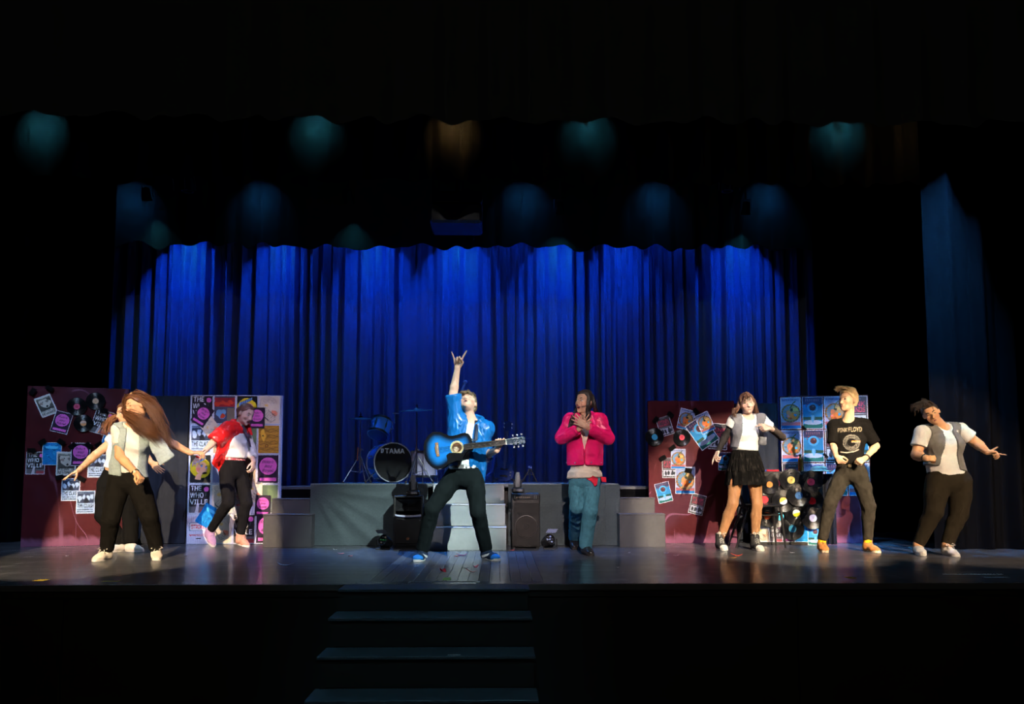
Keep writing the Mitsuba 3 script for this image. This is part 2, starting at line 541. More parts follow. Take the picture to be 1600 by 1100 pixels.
for nm, m in (('wall_left', bx(-11.2, -11, -14, 8.2, -1.3, 10)), ('wall_right', bx(11, 11.2, -14, 8.2, -1.3, 10)), ('wall_back', bx(-11.2, 11.2, 8.0, 8.2, -1.3, 10)), ('wall_house', bx(-11.2, 11.2, -14.2, -14, -1.3, 10)), ('ceiling', bx(-11.2, 11.2, -14.2, 8.2, 10.0, 10.2))):
    thing(nm, kind='structure')
    part(nm, None, m, 'black_velour')
# the steps up to the stage
st = thing('stage_steps', 'wide black wooden steps leading up to the front of the stage', 'steps')
SX0, SX1 = -1.18, 0.225
TZ, TY = [0.0, -0.157, -0.356, -0.560], [-0.27, -0.54, -0.81, -1.08]
for k in range(4):
    e = 0.008 * k
    part(st, 'tread', bx(SX0 - e, SX1 + e, TY[k], TY[k] + (0.243 if k == 0 else 0.27), TZ[k] - 0.022, TZ[k], 0.004), 'tread_paint')
    zb = TZ[k + 1] if k < 3 else -0.76
    part(st, 'riser', bx(SX0 - e + 0.01, SX1 + e - 0.01, TY[k] + 0.02, TY[k] + 0.04, zb + 0.0005, TZ[k] - 0.0225), 'black_paint')
for s, x in ((-1, SX0 + 0.02), (1, SX1 - 0.02)):
    pts = [[TY[3] + .045, -1.3]]
    for k in (3, 2, 1, 0):
        pts += [[TY[k] + .045, TZ[k] - .024], [min(TY[k] + .31, -0.03), TZ[k] - .024]]
    pts += [[-0.03, -1.3]]
    q = extrude(Polygon(pts).buffer(0), 0.02)
    q.apply_transform(frame([x - 0.01, 0, 0], [0, 1, 0], [0, 0, 1], [1, 0, 0]))
    part(st, 'side_board', q, 'black_paint')
part(thing('glow_tape', 'small pale strip of tape on the third stage step', 'tape'), None, bx(-0.34, -0.255, TY[1] - 0.24, TY[1] - 0.222, TZ[2], TZ[2] + 0.0012), diffuse('pale_tape', (0.45, 0.45, 0.42)))

# ------------------------------------------------------------------ curtains
def drape(x0, x1, Y, z0, z1, amp, per, seed, ny=24, wavy_hem=0.0, step=0.012, gather=0.0, dip=0.0):
    """A hanging cloth with folds running down it: front and back sheets a few millimetres apart."""
    r = np.random.default_rng(seed)
    n = int((x1 - x0) / step) + 2
    x = np.linspace(x0, x1, n)
    ph = np.zeros(n)
    w = 0.55 + 0.9 * meshkit.noise(np.stack([x / (per * 2.3), x * 0, x * 0 + seed], -1), seed)
    ph = np.cumsum(w) * (x[1] - x[0]) / per * 2 * np.pi
    A = amp * (0.35 + 1.1 * meshkit.noise(np.stack([x / (per * 1.7), x * 0 + 5, x * 0], -1), seed + 3))
    base = np.sin(ph) * A + 0.35 * A * np.sin(2.1 * ph + 1.0) + amp * 0.5 * (meshkit.noise(np.stack([x / (per * 4), x * 0, x * 0 + 9], -1), seed + 7) - 0.5)
    z = np.linspace(z1, z0, ny)
    V = []
    hemz = wavy_hem * (meshkit.noise(np.stack([x / 0.17, x * 0, x * 0], -1), seed + 11) - 0.5) * 1.6 + wavy_hem * 0.7 * np.sin(ph)
    for k, zz in enumerate(z):
        f = k / (ny - 1)
        s = (0.75 + 0.35 * f) + 0.2 * (meshkit.noise(np.stack([x / (per * 3), x * 0 + zz * 0.25, x * 0], -1), seed + 5) - 0.5)
        dx = 0.35 * amp * (meshkit.noise(np.stack([x / (per * 2), x * 0 + zz * 0.5, x * 0], -1), seed + 13) - 0.5)
        V.append(np.stack([x + dx, Y + base * s, zz + hemz * f + dip * f * 0], -1))
    V = np.array(V)
    back = V + [0, 0.006, 0]
    F = []
    i, j = np.meshgrid(np.arange(ny - 1), np.arange(n - 1), indexing='ij')
    a, b, c, d = i * n + j, i * n + j + 1, (i + 1) * n + j + 1, (i + 1) * n + j
    off = ny * n
    F += [np.stack([a, d, c], -1).reshape(-1, 3), np.stack([a, c, b], -1).reshape(-1, 3), np.stack([a, c, d], -1).reshape(-1, 3) + off, np.stack([a, b, c], -1).reshape(-1, 3) + off]
    jj = np.arange(n - 1)
    lo_, hi_ = (ny - 1) * n + jj, (ny - 1) * n + jj + off
    F += [np.stack([lo_, hi_, hi_ + 1], -1), np.stack([lo_, hi_ + 1, lo_ + 1], -1)]
    ii = np.arange(ny - 1)
    for c0 in (0, n - 1):
        p, q = ii * n + c0, (ii + 1) * n + c0
        F += [np.stack([p, p + off, q + off], -1), np.stack([p, q + off, q], -1)]
    return trimesh.Trimesh(np.vstack([V.reshape(-1, 3), back.reshape(-1, 3)]), np.vstack(F), process=False)


bd = thing('backdrop_curtain', 'full width pleated backdrop curtain lit deep blue behind the drum kit', 'curtain')
xa, xb = at_y(120, 500, 6.3)[0], at_y(1330, 500, 6.3)[0]
part(bd, None, drape(xa, xb, 6.3, 0.01, 6.6, 0.07, 0.21, 21, 26, step=0.009), 'backdrop_velour', smooth=True)
ORD = ['frontmost black border curtain with scalloped hem across the top of the picture', 'second black border curtain from the front, right above the hanging projector', 'rearmost black border curtain, its scalloped hem right above the blue backdrop']
for i, (Y, y) in enumerate(BORDERS):
    b = thing('border_curtain', ORD[i], 'curtain', 'black border curtains over the stage')
    m = drape(-8.5, 8.5, Y, hem(i), 7.9, 0.032, 0.52, 40 + i, 14, wavy_hem=0.06, step=0.03)
    part(b, None, m, 'border_velour', smooth=True)


def leg(xp0, xp1, Y, seed, label):
    a, b = at_y(xp0, 500, Y)[0], at_y(xp1, 500, Y)[0]
    k = thing('leg_curtain', label, 'curtain', 'black leg curtains at the sides')
    part(k, None, drape(a, b, Y, 0.008, 7.8, 0.055, 0.26, seed, 16, step=0.02), 'leg_velour', smooth=True)


leg(1449, 1800, 2.62, 61, 'black leg curtain at the right side of the stage, its near edge glowing faint blue')
leg(1275, 1480, 5.0, 62, 'dark leg curtain at the right, farther back beside the blue backdrop')
leg(-200, 46, 3.75, 63, 'black leg curtain at the far left, beside the left maroon flat')
leg(20, 175, 5.0, 64, 'dark leg curtain at the left, farther back beside the blue backdrop')


# ------------------------------------------------------------------ platform, steps, boxes
YR = 3.20                                            # front of the drum riser
X = lambda px, Y=YR: float(at_y(px, 800, Y)[0])
Zof = lambda py, Y: float(at_y(800, py, Y)[2])
principled('riser_deck_paint', (0.06, 0.065, 0.075), 0.35, spec=0.6)
principled('riser_edge_metal', (0.30, 0.32, 0.34), 0.3, metal=0.7)


def cloth_tex(p, n, uv):
    return mikit.mix((0.045, 0.058, 0.064), (0.062, 0.078, 0.084), mikit.fbm(p.x * 60, p.y * 60, p.z * 60, 2))


principled('skirt_cloth', mikit.proc(cloth_tex), 0.85, spec=0.15, sheen=0.3)
rs = thing('drum_riser', 'long low platform draped with grey cloth, carrying the drum kit', 'platform')
RT = 0.742
rx0, rx1 = X(485), X(966)
part(rs, 'deck', bx(rx0, rx1, YR, YR + 2.2, RT - 0.05, RT, 0.004), 'riser_deck_paint')
part(rs, 'edge_rail', bx(rx0 - .004, rx1 + .004, YR - 0.016, YR, RT - 0.035, RT + 0.001, 0.003), 'riser_edge_metal')
part(rs, 'frame', bx(rx0 + .05, rx1 - .05, YR + .12, YR + 2.15, 0.0, RT - .055), 'black_paint')


def skirt(x0, x1, Y, z1, seed, diag):
    nxx, nz = int((x1 - x0) / .02), 36
    gx, gz = np.meshgrid(np.linspace(x0, x1, nxx), np.linspace(z1, 0.004, nz), indexing='ij')
    u, v = (gx - x0) / (x1 - x0), (z1 - gz) / z1
    y = np.zeros_like(gx)
    r = np.random.default_rng(seed)
    for k in range(5):                               # drag folds that run from the pinned upper corner
        a = diag[0] + (diag[1] - diag[0]) * k / 4 + r.uniform(-.02, .02)
        s = u * math.cos(a) - v * math.sin(a) * .75
        c = r.uniform(-.1, .25) + .05 * k
        w = .014 + .055 * np.hypot(u, v)
        dd = (u * math.sin(a) * 1.2 - v * math.cos(a) * .75 + .25 * u * u * (k % 3 - 1))
        y -= .020 * np.exp(-((dd - .0) / w) ** 2) * np.clip(np.hypot(u, v) * 2, 0, 1) * r.uniform(.3, 1)
    y += .014 * (meshkit.fbm(np.stack([gx * 2.2, gz * 1.3, gx * 0], -1), 3, seed) - .5) * np.clip(v * 3, 0, 1)
    y -= .02 * v
    V = np.stack([gx, Y - .018 + y, gz], -1).reshape(-1, 3)
    i, j = np.meshgrid(np.arange(nxx - 1), np.arange(nz - 1), indexing='ij')
    a, b, c, d = i * nz + j, (i + 1) * nz + j, (i + 1) * nz + j + 1, i * nz + j + 1
    F = np.vstack([np.stack([a, d, c], -1).reshape(-1, 3), np.stack([a, c, b], -1).reshape(-1, 3)])
    n = len(V)
    V2 = V + [0, .004, 0]
    return trimesh.Trimesh(np.vstack([V, V2]), np.vstack([F, F[:, ::-1] + n]), process=False)


part(rs, 'cloth_skirt', skirt(rx0, X(669), YR, RT - .012, 3, (.35, 1.1)), 'skirt_cloth', smooth=True)
m = skirt(-(rx1), -X(794), YR, RT - .012, 8, (.45, 1.2)); m.vertices[:, 0] *= -1; m.invert()
part(rs, 'cloth_skirt', m, 'skirt_cloth', smooth=True)
m = skirt(-X(968), -X(945), YR - .02, RT - .012, 18, (.9, 1.3)); m.vertices[:, 0] *= -1; m.invert()
part(rs, 'cloth_flap', m, 'skirt_cloth', smooth=True)
# the lower black platforms behind, left and right
for a, b, lab in ((430, 486, 'low black platform behind the grey boxes, left of the drum riser'), (964, 1022, 'low black platform behind the grey boxes, right of the drum riser')):
    k = thing('side_platform', lab, 'platform')
    x0_, x1_ = X(a, 3.9), X(b, 3.9)
    part(k, 'deck', bx(x0_, x1_, 3.9, 5.2, .66, .70, .004), 'riser_deck_paint')
    part(k, 'black_skirt', skirt(x0_, x1_, 3.92, .66, a, (.8, 1.4)), 'leg_velour', smooth=True)
    part(k, 'frame', bx(x0_ + .03, x1_ - .03, 3.98, 5.18, 0, .655), 'black_paint')


def wood_grey(p, n, uv):
    g = mikit.fbm(p.x * 5, p.y * 5, p.z * 5, 4)
    return mikit.mix((0.27, 0.28, 0.28), (0.37, 0.38, 0.375), g)


principled('step_grey', mikit.proc(wood_grey), 0.6, spec=0.3)
cs = thing('centre_steps', 'three pale grey steps up to the middle of the drum riser', 'steps')
sx0, sx1 = X(668, 2.6), X(791, 2.6)
for k, (y0_, z1_) in enumerate(((2.60, .258), (2.84, .505), (3.06, .742))):
    zb = (0, .258, .505)[k]
    e = .01 * k
    part(cs, 'step', bx(sx0 + e, sx1 - e, y0_, YR - .022 if k == 2 else (3.175), zb + (.001 if k else 0), z1_ - .014, .003), 'step_grey')
    part(cs, 'tread', bx(sx0 + e - .004, sx1 - e + .004, y0_ - .008, (2.84, 3.06, YR - .022)[k] - .001, z1_ - .0135, z1_, .003), diffuse('tread_pale', (.50, .48, .47)))
for nm, a, b, y0_, zt, dp_, lab in (('stage_box', 411, 487.5, 2.98, .385, .165, 'grey box step, the lower front one left of the draped riser'), ('stage_box', 424, 484.5, 3.20, .563, .17, 'grey box step, the taller rear one left of the draped riser'),
                               ('stage_box', 967.5, 1040, 2.92, .390, .20, 'grey box step, the lower front one right of the draped riser'), ('stage_box', 966.5, 1024, 3.25, .570, .17, 'grey box step, the taller rear one right of the draped riser')):
    k = thing(nm, lab, 'box', 'grey box steps')
    x0_, x1_ = X(a, y0_), X(b, y0_)
    part(k, 'body', bx(x0_ + .004, x1_ - .004, y0_ + .004, y0_ + dp_ - .004, 0, zt - .018, .003), 'grey_box_paint')
    part(k, 'lid', bx(x0_, x1_, y0_, y0_ + dp_, zt - .0175, zt, .003), 'grey_box_paint')

# ------------------------------------------------------------------ flats
def maroon_tex(p, n, uv):
    g = mikit.fbm(p.x * 3, p.z * 4, 1.0, 4)
    base = mikit.mix((0.042, 0.0045, 0.0075), (0.072, 0.0075, 0.012), g)
    haze = mikit.smoothstep(.56, .74, mikit.fbm(p.x * 2.2 + 7, p.z * 1.6, 4.0, 3))
    base = mikit.mix(base, (0.075, 0.03, 0.06), haze * 0.35)
    # dragged brush strokes: thin bent lines of lighter paint, and a scrubbed band along the foot
    w1 = p.x * 4.2 + 1.5 * mikit.fbm(p.x * 2.0, p.z * 2.4, 3.0, 2)
    q = mikit.fbm(p.x * 1.7 + 3, p.z * 1.2, 9.0, 2)
    line = 1 - mikit.smoothstep(0.0, 0.010, dr.abs(q - 0.5)) 
    line = line * mikit.smoothstep(.50, .58, mikit.fbm(p.x * 1.6, p.z * 2.1, 5.0, 2))
    drip = (1 - mikit.smoothstep(0.0, 0.05, dr.abs(mikit.noise(p.x * 9.0, p.z * 0.7, 2.0) - 0.5))) * mikit.smoothstep(.60, .72, mikit.fbm(p.x * 5.0, p.z * 1.4, 8.0, 2))
    base = mikit.mix(base, (0.20, 0.09, 0.16), dr.clip(line * .75 + drip * .5, 0, 1))
    foot_ = 1 - mikit.smoothstep(0.05, 0.13, p.z + 0.09 * (mikit.fbm(p.x * 14 + p.z * 6, p.z * 3, 6.0, 3) - .5))
    return mikit.mix(base, (0.20, 0.075, 0.14), foot_ * .8)


principled('maroon_paint', mikit.proc(maroon_tex), 0.5, spec=0.1)
principled('flat_edge', (0.05, 0.055, 0.065), 0.7)


class Board:
    """A flat standing on the stage between two floor points; uv in metres from its lower left corner."""
    def __init__(self, b0, b1, y0, y1, h, th=.04):
        p0, p1 = at_y(b0, 0, y0), at_y(b1, 0, y1)
        self.o = np.array([at_y(b0, 850, y0)[0], y0, 0]); e = np.array([at_y(b1, 850, y1)[0], y1, 0])
        self.w = np.linalg.norm(e - self.o)
        self.ux = (e - self.o) / self.w
        self.n = np.array([self.ux[1], -self.ux[0], 0.0])
        self.h, self.th = h, th
        self.M = frame(self.o, self.ux, [0, 0, 1.0], self.n)     # local x right, y up, z out of the front

    def hit(self, px, py):
        d = ray(px, py)
        t = ((self.o - EYE) @ self.n) / (d @ self.n)
        p = EYE + d * t - self.o
        return np.array([p @ self.ux, p[2]])

    def slab(self):
        m = bx(0, self.w, 0, self.h, -self.th, 0, .002); m.apply_transform(self.M); return m


LF = Board(32, 193.5, 3.06, 3.38, 1.905)
k = thing('maroon_flat', 'maroon painted scenery flat at the left with posters and three records', 'scenery flat')
part(k, 'panel', LF.slab(), 'maroon_paint')
m = cat([bx(0.02, .07, .02, LF.h - .02, -.10, -.042), bx(LF.w - .07, LF.w - .02, .02, LF.h - .02, -.10, -.042), bx(.07, LF.w - .07, .5, .55, -.10, -.042)]); m.apply_transform(LF.M)
part(k, 'back_frame', m, 'flat_edge')
PF = Board(290.5, 436, 3.40, 3.42, 1.835, .05)
k_pf = thing('poster_flat', 'tall scenery flat papered all over with posters, behind the red jacket', 'scenery flat')
part(k_pf, 'panel', PF.slab(), 'paint_matte', lin(150, 160, 190))
RF = Board(1015, 1152, 3.46, 3.46, 1.78)
k = thing('maroon_flat', 'maroon painted scenery flat right of the grey boxes with posters and two records', 'scenery flat')
part(k, 'panel', RF.slab(), 'maroon_paint')
QF = Board(1224, 1364, 3.58, 3.34, 1.85)
k = thing('maroon_flat', 'maroon flat behind the record counter, its upper half papered with posters', 'scenery flat')
part(k, 'panel', QF.slab(), 'maroon_paint')


def black_cloth(b0, b1, y0, y1, h, seed, lab):
    k = thing('black_cloth_flat', lab, 'scenery flat')
    B = Board(b0, b1, y0, y1, h)
    part(k, 'panel', B.slab(), 'black_paint')
    m = drape(0.005, B.w - .005, 0, 0.006, h - .004, .012, .16, seed, 20, step=.01)
    v = m.vertices.copy()
    m.vertices = B.o + v[:, :1] * B.ux + (.022 - v[:, 1:2]) * B.n + v[:, 2:] * np.array([0, 0, 1.0])
    part(k, 'cloth', m, 'navy_cloth', smooth=True)


diffuse('navy_cloth', (0.022, 0.026, 0.036))
black_cloth(194.5, 290, 3.44, 3.46, 1.83, 71, 'flat hung with dark navy cloth between the left maroon flat and the poster wall')
black_cloth(1153, 1219, 3.56, 3.56, 1.76, 72, 'flat hung with dark navy cloth behind the lace skirt wearer')

# ------------------------------------------------------------------ posters, all print is flat coloured paper shapes on a sheet
WB, INK, PINK, SKY, CREAM, ORNG = lin(205, 210, 225), lin(22, 22, 28), lin(214, 100, 190), lin(20, 140, 205), lin(215, 200, 180), lin(225, 130, 50)


def circle(x, y, r, n=20):
    return Point(x, y).buffer(r, n)


def blob(x, y, r, seed, n=22, rough=.35, sx=1, sy=1):
    R = np.random.default_rng(seed)
    t = np.arange(n) * 2 * np.pi / n
    rr = r * (1 + rough * (meshkit.noise(np.stack([np.cos(t) * 1.6 + seed, np.sin(t) * 1.6, t * 0], -1), seed) - .5) * 2)
    return Polygon(np.c_[x + rr * np.cos(t) * sx, y + rr * np.sin(t) * sy]).buffer(0)


def stroke(pts, w):
    return LineString(pts).buffer(w / 2, cap_style=1, join_style=1, quad_segs=2)


def art(kind, w, h, seed=0):
    """List of (shape or ('t', text, x, y, cap height, width), colour), bottom layer first; origin at the sheet's lower left."""
    R = np.random.default_rng(seed + 100)
    b = .035 * w
    L = []
    inner = sbox(b, b, w - b, h - b)
    if kind == 'who':
        L += [(inner, lin(38, 34, 42)), (sbox(b, b, w - b, h * .24), lin(96, 92, 100)), (Polygon([(w * .30, b), (w * .46, b), (w * .50, h * .34), (w * .38, h * .30)]), lin(190, 185, 195)), (sbox(w * .55, b, w - b, h * .16), lin(150, 60, 70))]
        L += [(circle(w * .80, h * .83, w * .115), PINK), (stroke([(w * .80, h * .73), (w * .76, h * .60)], w * .02), lin(70, 110, 100))]
        for t, y, ww, x in (('THE', .78, .48, .10), ('WHO', .545, .60, .08), ('VILLE', .315, .80, .07)):
            L.append((('t', t, x * w, y * h, .165 * h, ww * w), lin(225, 230, 240)))
    elif kind == 'rem':
        L += [(inner, lin(200, 195, 190)), (sbox(w * .08, h * .30, w * .92, h * .90), lin(70, 68, 66))]
        L += [(blob(w * .52, h * .62, w * .36, seed + 3, 26, .25, 1, .9), lin(196, 188, 180)), (blob(w * .30, h * .66, w * .10, seed + 4), lin(150, 130, 125)), (blob(w * .66, h * .70, w * .09, seed + 5), lin(120, 115, 110)), (blob(w * .56, h * .46, w * .07, seed + 6), lin(40, 38, 38)), (blob(w * .40, h * .72, w * .035, seed + 7), lin(40, 38, 38)), (sbox(w * .10, h * .83, w * .90, h * .88), lin(120, 118, 112))]
        L += [(('t', "REM'S", w * .08, h * .225, h * .135, w * .84), INK), (('t', 'REVENGE', w * .08, h * .075, h * .115, w * .84), INK)]
    elif kind == 'pink':
        L += [(inner, lin(44, 30, 52)), (circle(w * .5, h * .60, w * .40, 28), PINK), (sbox(w * .12, h * .09, w * .88, h * .20), PINK)]
        for t, x, y, ww in (('Ricks n', .22, .70, .50), ('Boy', .34, .55, .32), ('Royal', .24, .40, .50)):
            L.append((('ti', t, x * w, y * h, h * .095, ww * w), lin(90, 32, 84)))
    elif kind == 'blue':
        L += [(inner, lin(16, 120, 190))]
        for i in range(46):
            x, y = R.uniform(.1, .9) * w, R.uniform(.08, .92) * h
            c = (lin(60, 180, 235), lin(10, 70, 130), lin(30, 150, 215))[i % 3]
            a = R.uniform(0, 6.28)
            d = w * R.uniform(.05, .10)
            L.append((stroke([(x, y), (x + d * math.cos(a), y + d * math.sin(a)), (x + d * 1.6 * math.cos(a + .9), y + d * 1.6 * math.sin(a + .9))], w * .018).intersection(inner), c))
        L.append((blob(w * .5, h * .78, w * .3, seed + 2, 24, .3, 1.1, .35), lin(80, 190, 240)))
    elif kind == 'clash':
        L += [(inner, lin(165, 190, 225)), (sbox(w * .06, h * .46, w * .94, h * .90), lin(52, 64, 92))]
        for i, (x, y, r) in enumerate(((.18, .66, .13), (.40, .72, .11), (.62, .68, .12), (.82, .72, .12), (.52, .52, .16))):
            L.append((blob(x * w, y * h, r * w, seed + i, 16, .45, .8, 1.35).intersection(sbox(w * .06, h * .46, w * .94, h * .90)), lin(170, 195, 230) if i != 4 else lin(22, 28, 44)))
        L += [(sbox(w * .06, h * .91, w * .94, h * .955), lin(60, 76, 108)), (('t', 'THE CLASH', w * .07, h * .255, h * .165, w * .86), lin(26, 34, 56))]
        L += [*[(sbox(w * (.08 + .07 * i), h * (.06 + .09 * r_), w * (.08 + .07 * i + R.uniform(.03, .055)), h * (.06 + .09 * r_ + R.uniform(.04, .06))), lin(48, 62, 96)) for i in range(12) for r_ in (0, 1)]]
    elif kind == 'mandala':
        L += [(inner, lin(150, 165, 205)), (sbox(b, b, w - b, h * .115), lin(30, 110, 180)), (sbox(b, h * .115, w - b, h * .22), lin(160, 90, 100))]
        c = (w * .5, h * .50)
        win = sbox(b, h * .125, w - b, h * .92)
        L += [(circle(*c, w * .47, 28).intersection(win), lin(112, 78, 52)), (circle(*c, w * .40, 28), lin(160, 128, 92))]
        for i in range(9):
            a = math.radians(95 + i * 17)
            p = (c[0] + w * .31 * math.cos(a), c[1] + w * .31 * math.sin(a))
            L.append((Polygon([(c[0] + w * .20 * math.cos(a - .08), c[1] + w * .20 * math.sin(a - .08)), (c[0] + w * .385 * math.cos(a - .10), c[1] + w * .385 * math.sin(a - .10)), (c[0] + w * .385 * math.cos(a + .10), c[1] + w * .385 * math.sin(a + .10)), (c[0] + w * .20 * math.cos(a + .08), c[1] + w * .20 * math.sin(a + .08))]), lin(40, 130, 190)))
        for i in range(18):
            a = i * .349
            L.append((circle(c[0] + w * .435 * math.cos(a), c[1] + w * .435 * math.sin(a), w * .026, 5), (lin(190, 150, 80), lin(60, 140, 160))[i % 2]))
        L += [(blob(w * .56, h * .40, w * .20, seed + 1, 20, .4, 1.2, .8), lin(220, 122, 48)), (blob(w * .40, h * .52, w * .11, seed + 2, 16, .4), lin(205, 120, 80)), (blob(w * .70, h * .62, w * .13, seed + 3, 16, .4, 1.2, .6), lin(190, 160, 90)), (blob(w * .54, h * .60, w * .07, seed + 4), lin(44, 48, 40)), (blob(w * .36, h * .40, w * .06, seed + 5), lin(215, 120, 120)), (blob(w * .72, h * .44, w * .07, seed + 6), lin(60, 150, 190)), (blob(w * .50, h * .33, w * .06, seed + 7), lin(190, 70, 40)), (stroke([(w * .48, h * .66), (w * .60, h * .80), (w * .72, h * .86)], w * .05), lin(70, 84, 50))]
        L += [(('t', 'SYMPHONY', w * .08, h * .885, h * .055, w * .84), lin(60, 80, 140))]
    elif kind == 'ball':
        L += [(inner, lin(34, 120, 180)), (sbox(b, h * .76, w - b, h - b), lin(44, 48, 84)), (circle(w * .5, h * .66, w * .26, 22), lin(70, 150, 205)), (circle(w * .5, h * .66, w * .155, 22), lin(66, 40, 52)), (circle(w * .54, h * .70, w * .045, 8), lin(130, 90, 90))]
        L += [(sbox(b, b, w - b, h * .15), lin(24, 92, 92)), (affinity.scale(circle(w * .5, h * .20, w * .44), 1, .28), lin(150, 170, 205)), (sbox(b, h * .28, w * .40, h * .37), lin(30, 66, 62)), (sbox(w * .60, h * .28, w - b, h * .37), lin(30, 66, 62)), (Polygon([(w * .42, h * .42), (w * .58, h * .42), (w * .54, h * .20), (w * .46, h * .20)]), lin(90, 160, 215))]
        for i in range(7):
            L.append((sbox(w * (.16 + .1 * i), h * .86, w * (.20 + .1 * i), h * .93), lin(130, 90, 110)))
        for x, y in ((.2, .72), (.82, .74), (.28, .79)):
            L.append((circle(w * x, h * y, w * .035, 6), lin(160, 70, 90)))
    elif kind == 'band':
        L += [(inner, lin(58, 56, 62)), (sbox(w * .08, h * .08, w * .92, h * .40), lin(176, 184, 200))]
        for x, r in ((.24, .10), (.44, .10), (.70, .13), (.84, .07)):
            L.append((blob(x * w, h * .24, r * w, seed + int(x * 50), 14, .4, .8, 1.5).intersection(sbox(w * .08, h * .08, w * .92, h * .40)), lin(40, 44, 56)))
        L += [(sbox(w * .08, h * .435, w * .92, h * .46), lin(160, 165, 180)), (sbox(w * .3, h * .90, w * .7, h * .92), lin(150, 150, 160))]
        for t, y in (('PINK', .68), ('HANDS', .50)):
            L.append((('t', t, w * .12, h * y, h * .15, w * .76), lin(190, 70, 96)))
    elif kind == 'face':
        L += [(inner, lin(24, 26, 30)), (blob(w * .5, h * .56, w * .46, 4, 24, .2, 1, 1.15).intersection(inner), lin(232, 205, 40)), (blob(w * .56, h * .52, w * .27, 6, 20, .12, 1, 1.1), lin(228, 172, 140)), (Polygon([(w * .36, h * .34), (w * .56, h * .30), (w * .52, h * .08), (w * .20, h * .06)]), lin(228, 172, 140)), (blob(w * .40, h * .48, w * .09, 8), lin(226, 130, 110))]
        L += [(Polygon([(w * .12, h * .62), (w * .70, h * .82), (w * .74, h * .93), (w * .14, h * .74)]), lin(120, 165, 225)), (stroke([(w * .50, h * .62), (w * .60, h * .66)], w * .03), INK), (stroke([(w * .72, h * .58), (w * .82, h * .60)], w * .03), INK), (circle(w * .56, h * .60, w * .04, 8), lin(60, 120, 190)), (circle(w * .76, h * .545, w * .035, 8), lin(60, 120, 190)), (blob(w * .70, h * .36, w * .085, 9, 12, .2, 1.2, .6), lin(40, 20, 28)), (Polygon([(w * .06, h * .04), (w * .94, h * .04), (w * .94, h * .10), (w * .06, h * .16)]), lin(28, 28, 32))]
        for i in range(5):
            L.append((stroke([(w * (.22 + .1 * i), h * (.69 + .03 * i)), (w * (.25 + .1 * i), h * (.78 + .03 * i))], w * .025), lin(30, 40, 90)))
    elif kind == 'swirl':
        L += [(inner, lin(222, 208, 190)), (blob(w * .72, h * .38, w * .13, seed + 4, 18, .5), lin(236, 150, 120))]
        for i in range(5):
            r = w * (.14 + .065 * i)
            t = np.linspace(.2, 2.2 + 2.2, 26)
            L.append((stroke(np.c_[w * .42 + r * np.cos(t) * 1.05, h * .66 + r * np.sin(t)], w * .011).intersection(inner), lin(90, 84, 110)))
        L.append((blob(w * .36, h * .66, w * .08, seed + 1, 14, .5), lin(225, 190, 110)))
        for i in range(7):
            t = np.linspace(0, 1, 12)
            L.append((stroke(np.c_[w * (.18 + .6 * t), h * (.14 + .045 * i + .10 * np.sin(t * 7 + i * .8) * (1 - .5 * t))], w * .016).intersection(inner), lin(62, 62, 60)))
    elif kind == 'gold':
        L += [(inner, lin(176, 128, 50))]
        for i in range(13):
            t = np.linspace(0, 1, 18)
            L.append((stroke(np.c_[w * (.06 + .88 * t), h * (.07 + .07 * i + .028 * np.sin(t * (6 + i % 4) * 1.6 + i))], w * .018).intersection(inner), lin(96, 66, 34) if i % 3 else lin(216, 168, 62)))
        L += [(blob(w * .26, h * .60, w * .16, 3, 18, .4, .8, 1.6), lin(222, 176, 60)), (circle(w * .24, h * .62, w * .035, 8), lin(60, 40, 24)), (circle(w * .42, h * .28, w * .08, 12), lin(96, 66, 34)), (circle(w * .42, h * .28, w * .04, 8), lin(222, 150, 60))]
    elif kind == 'strokes':
        L += [(inner, lin(206, 206, 226))]
        for i in range(9):
            L.append((sbox(w * (.06 + .1 * i), b, w * (.08 + .1 * i), h - b), lin(176, 180, 210)))
        L += [(sbox(w * .08, h * .44, w * .96, h * .72), lin(64, 110, 140)), (Polygon(sbox(w * .12, h * .47, w * .92, h * .69).exterior).buffer(-w * .03).buffer(w * .05), lin(225, 222, 228)), (('t', 'STROKES', w * .17, h * .505, h * .135, w * .70), lin(206, 46, 60)), (('t', 'MANCHESTER', w * .10, h * .26, h * .06, w * .8), lin(206, 60, 76)), (sbox(w * .4, h * .16, w * .62, h * .19), INK)]
    elif kind == 'fish':
        L += [(inner, lin(120, 132, 178))]
        for i in range(9):
            c = [lin(196, 92, 96), lin(90, 150, 200), lin(206, 196, 214), lin(70, 84, 132), lin(210, 150, 120)][i % 5]
            L.append((blob(R.uniform(.15, .85) * w, R.uniform(.12, .85) * h, w * R.uniform(.08, .2), seed + i, 14, .4).intersection(inner), c))
        for r in (.20, .26):
            L.append((circle(w * .5, h * .5, w * r).difference(circle(w * .5, h * .5, w * (r - .03))), lin(170, 180, 220)))
    elif kind == 'comic':
        L += [(inner, lin(70, 76, 100)), (sbox(b, h * .60, w - b, h * .92), lin(150, 40, 52))]
        for i in range(4):
            L.append((blob(w * (.2 + .2 * i), h * (.70 + .04 * (i % 2)), w * .13, i, 12, .5, 1.3, .7), lin(205, 66, 50)))
        L += [(blob(w * .35, h * .34, w * .22, 8, 18, .4), lin(110, 160, 205)), (blob(w * .42, h * .28, w * .11, 9, 12, .4), lin(190, 70, 50)), (sbox(w * .62, b, w - b, h * .56), lin(120, 110, 96))]
    elif kind == 'green':
        L += [(inner, lin(92, 112, 92)), (sbox(b, b, w - b, h * .4), lin(96, 104, 108)), (sbox(w * .5, h * .4, w - b, h - b), lin(106, 128, 96))]
    elif kind == 'castle':
        L += [(inner, lin(168, 148, 128))]
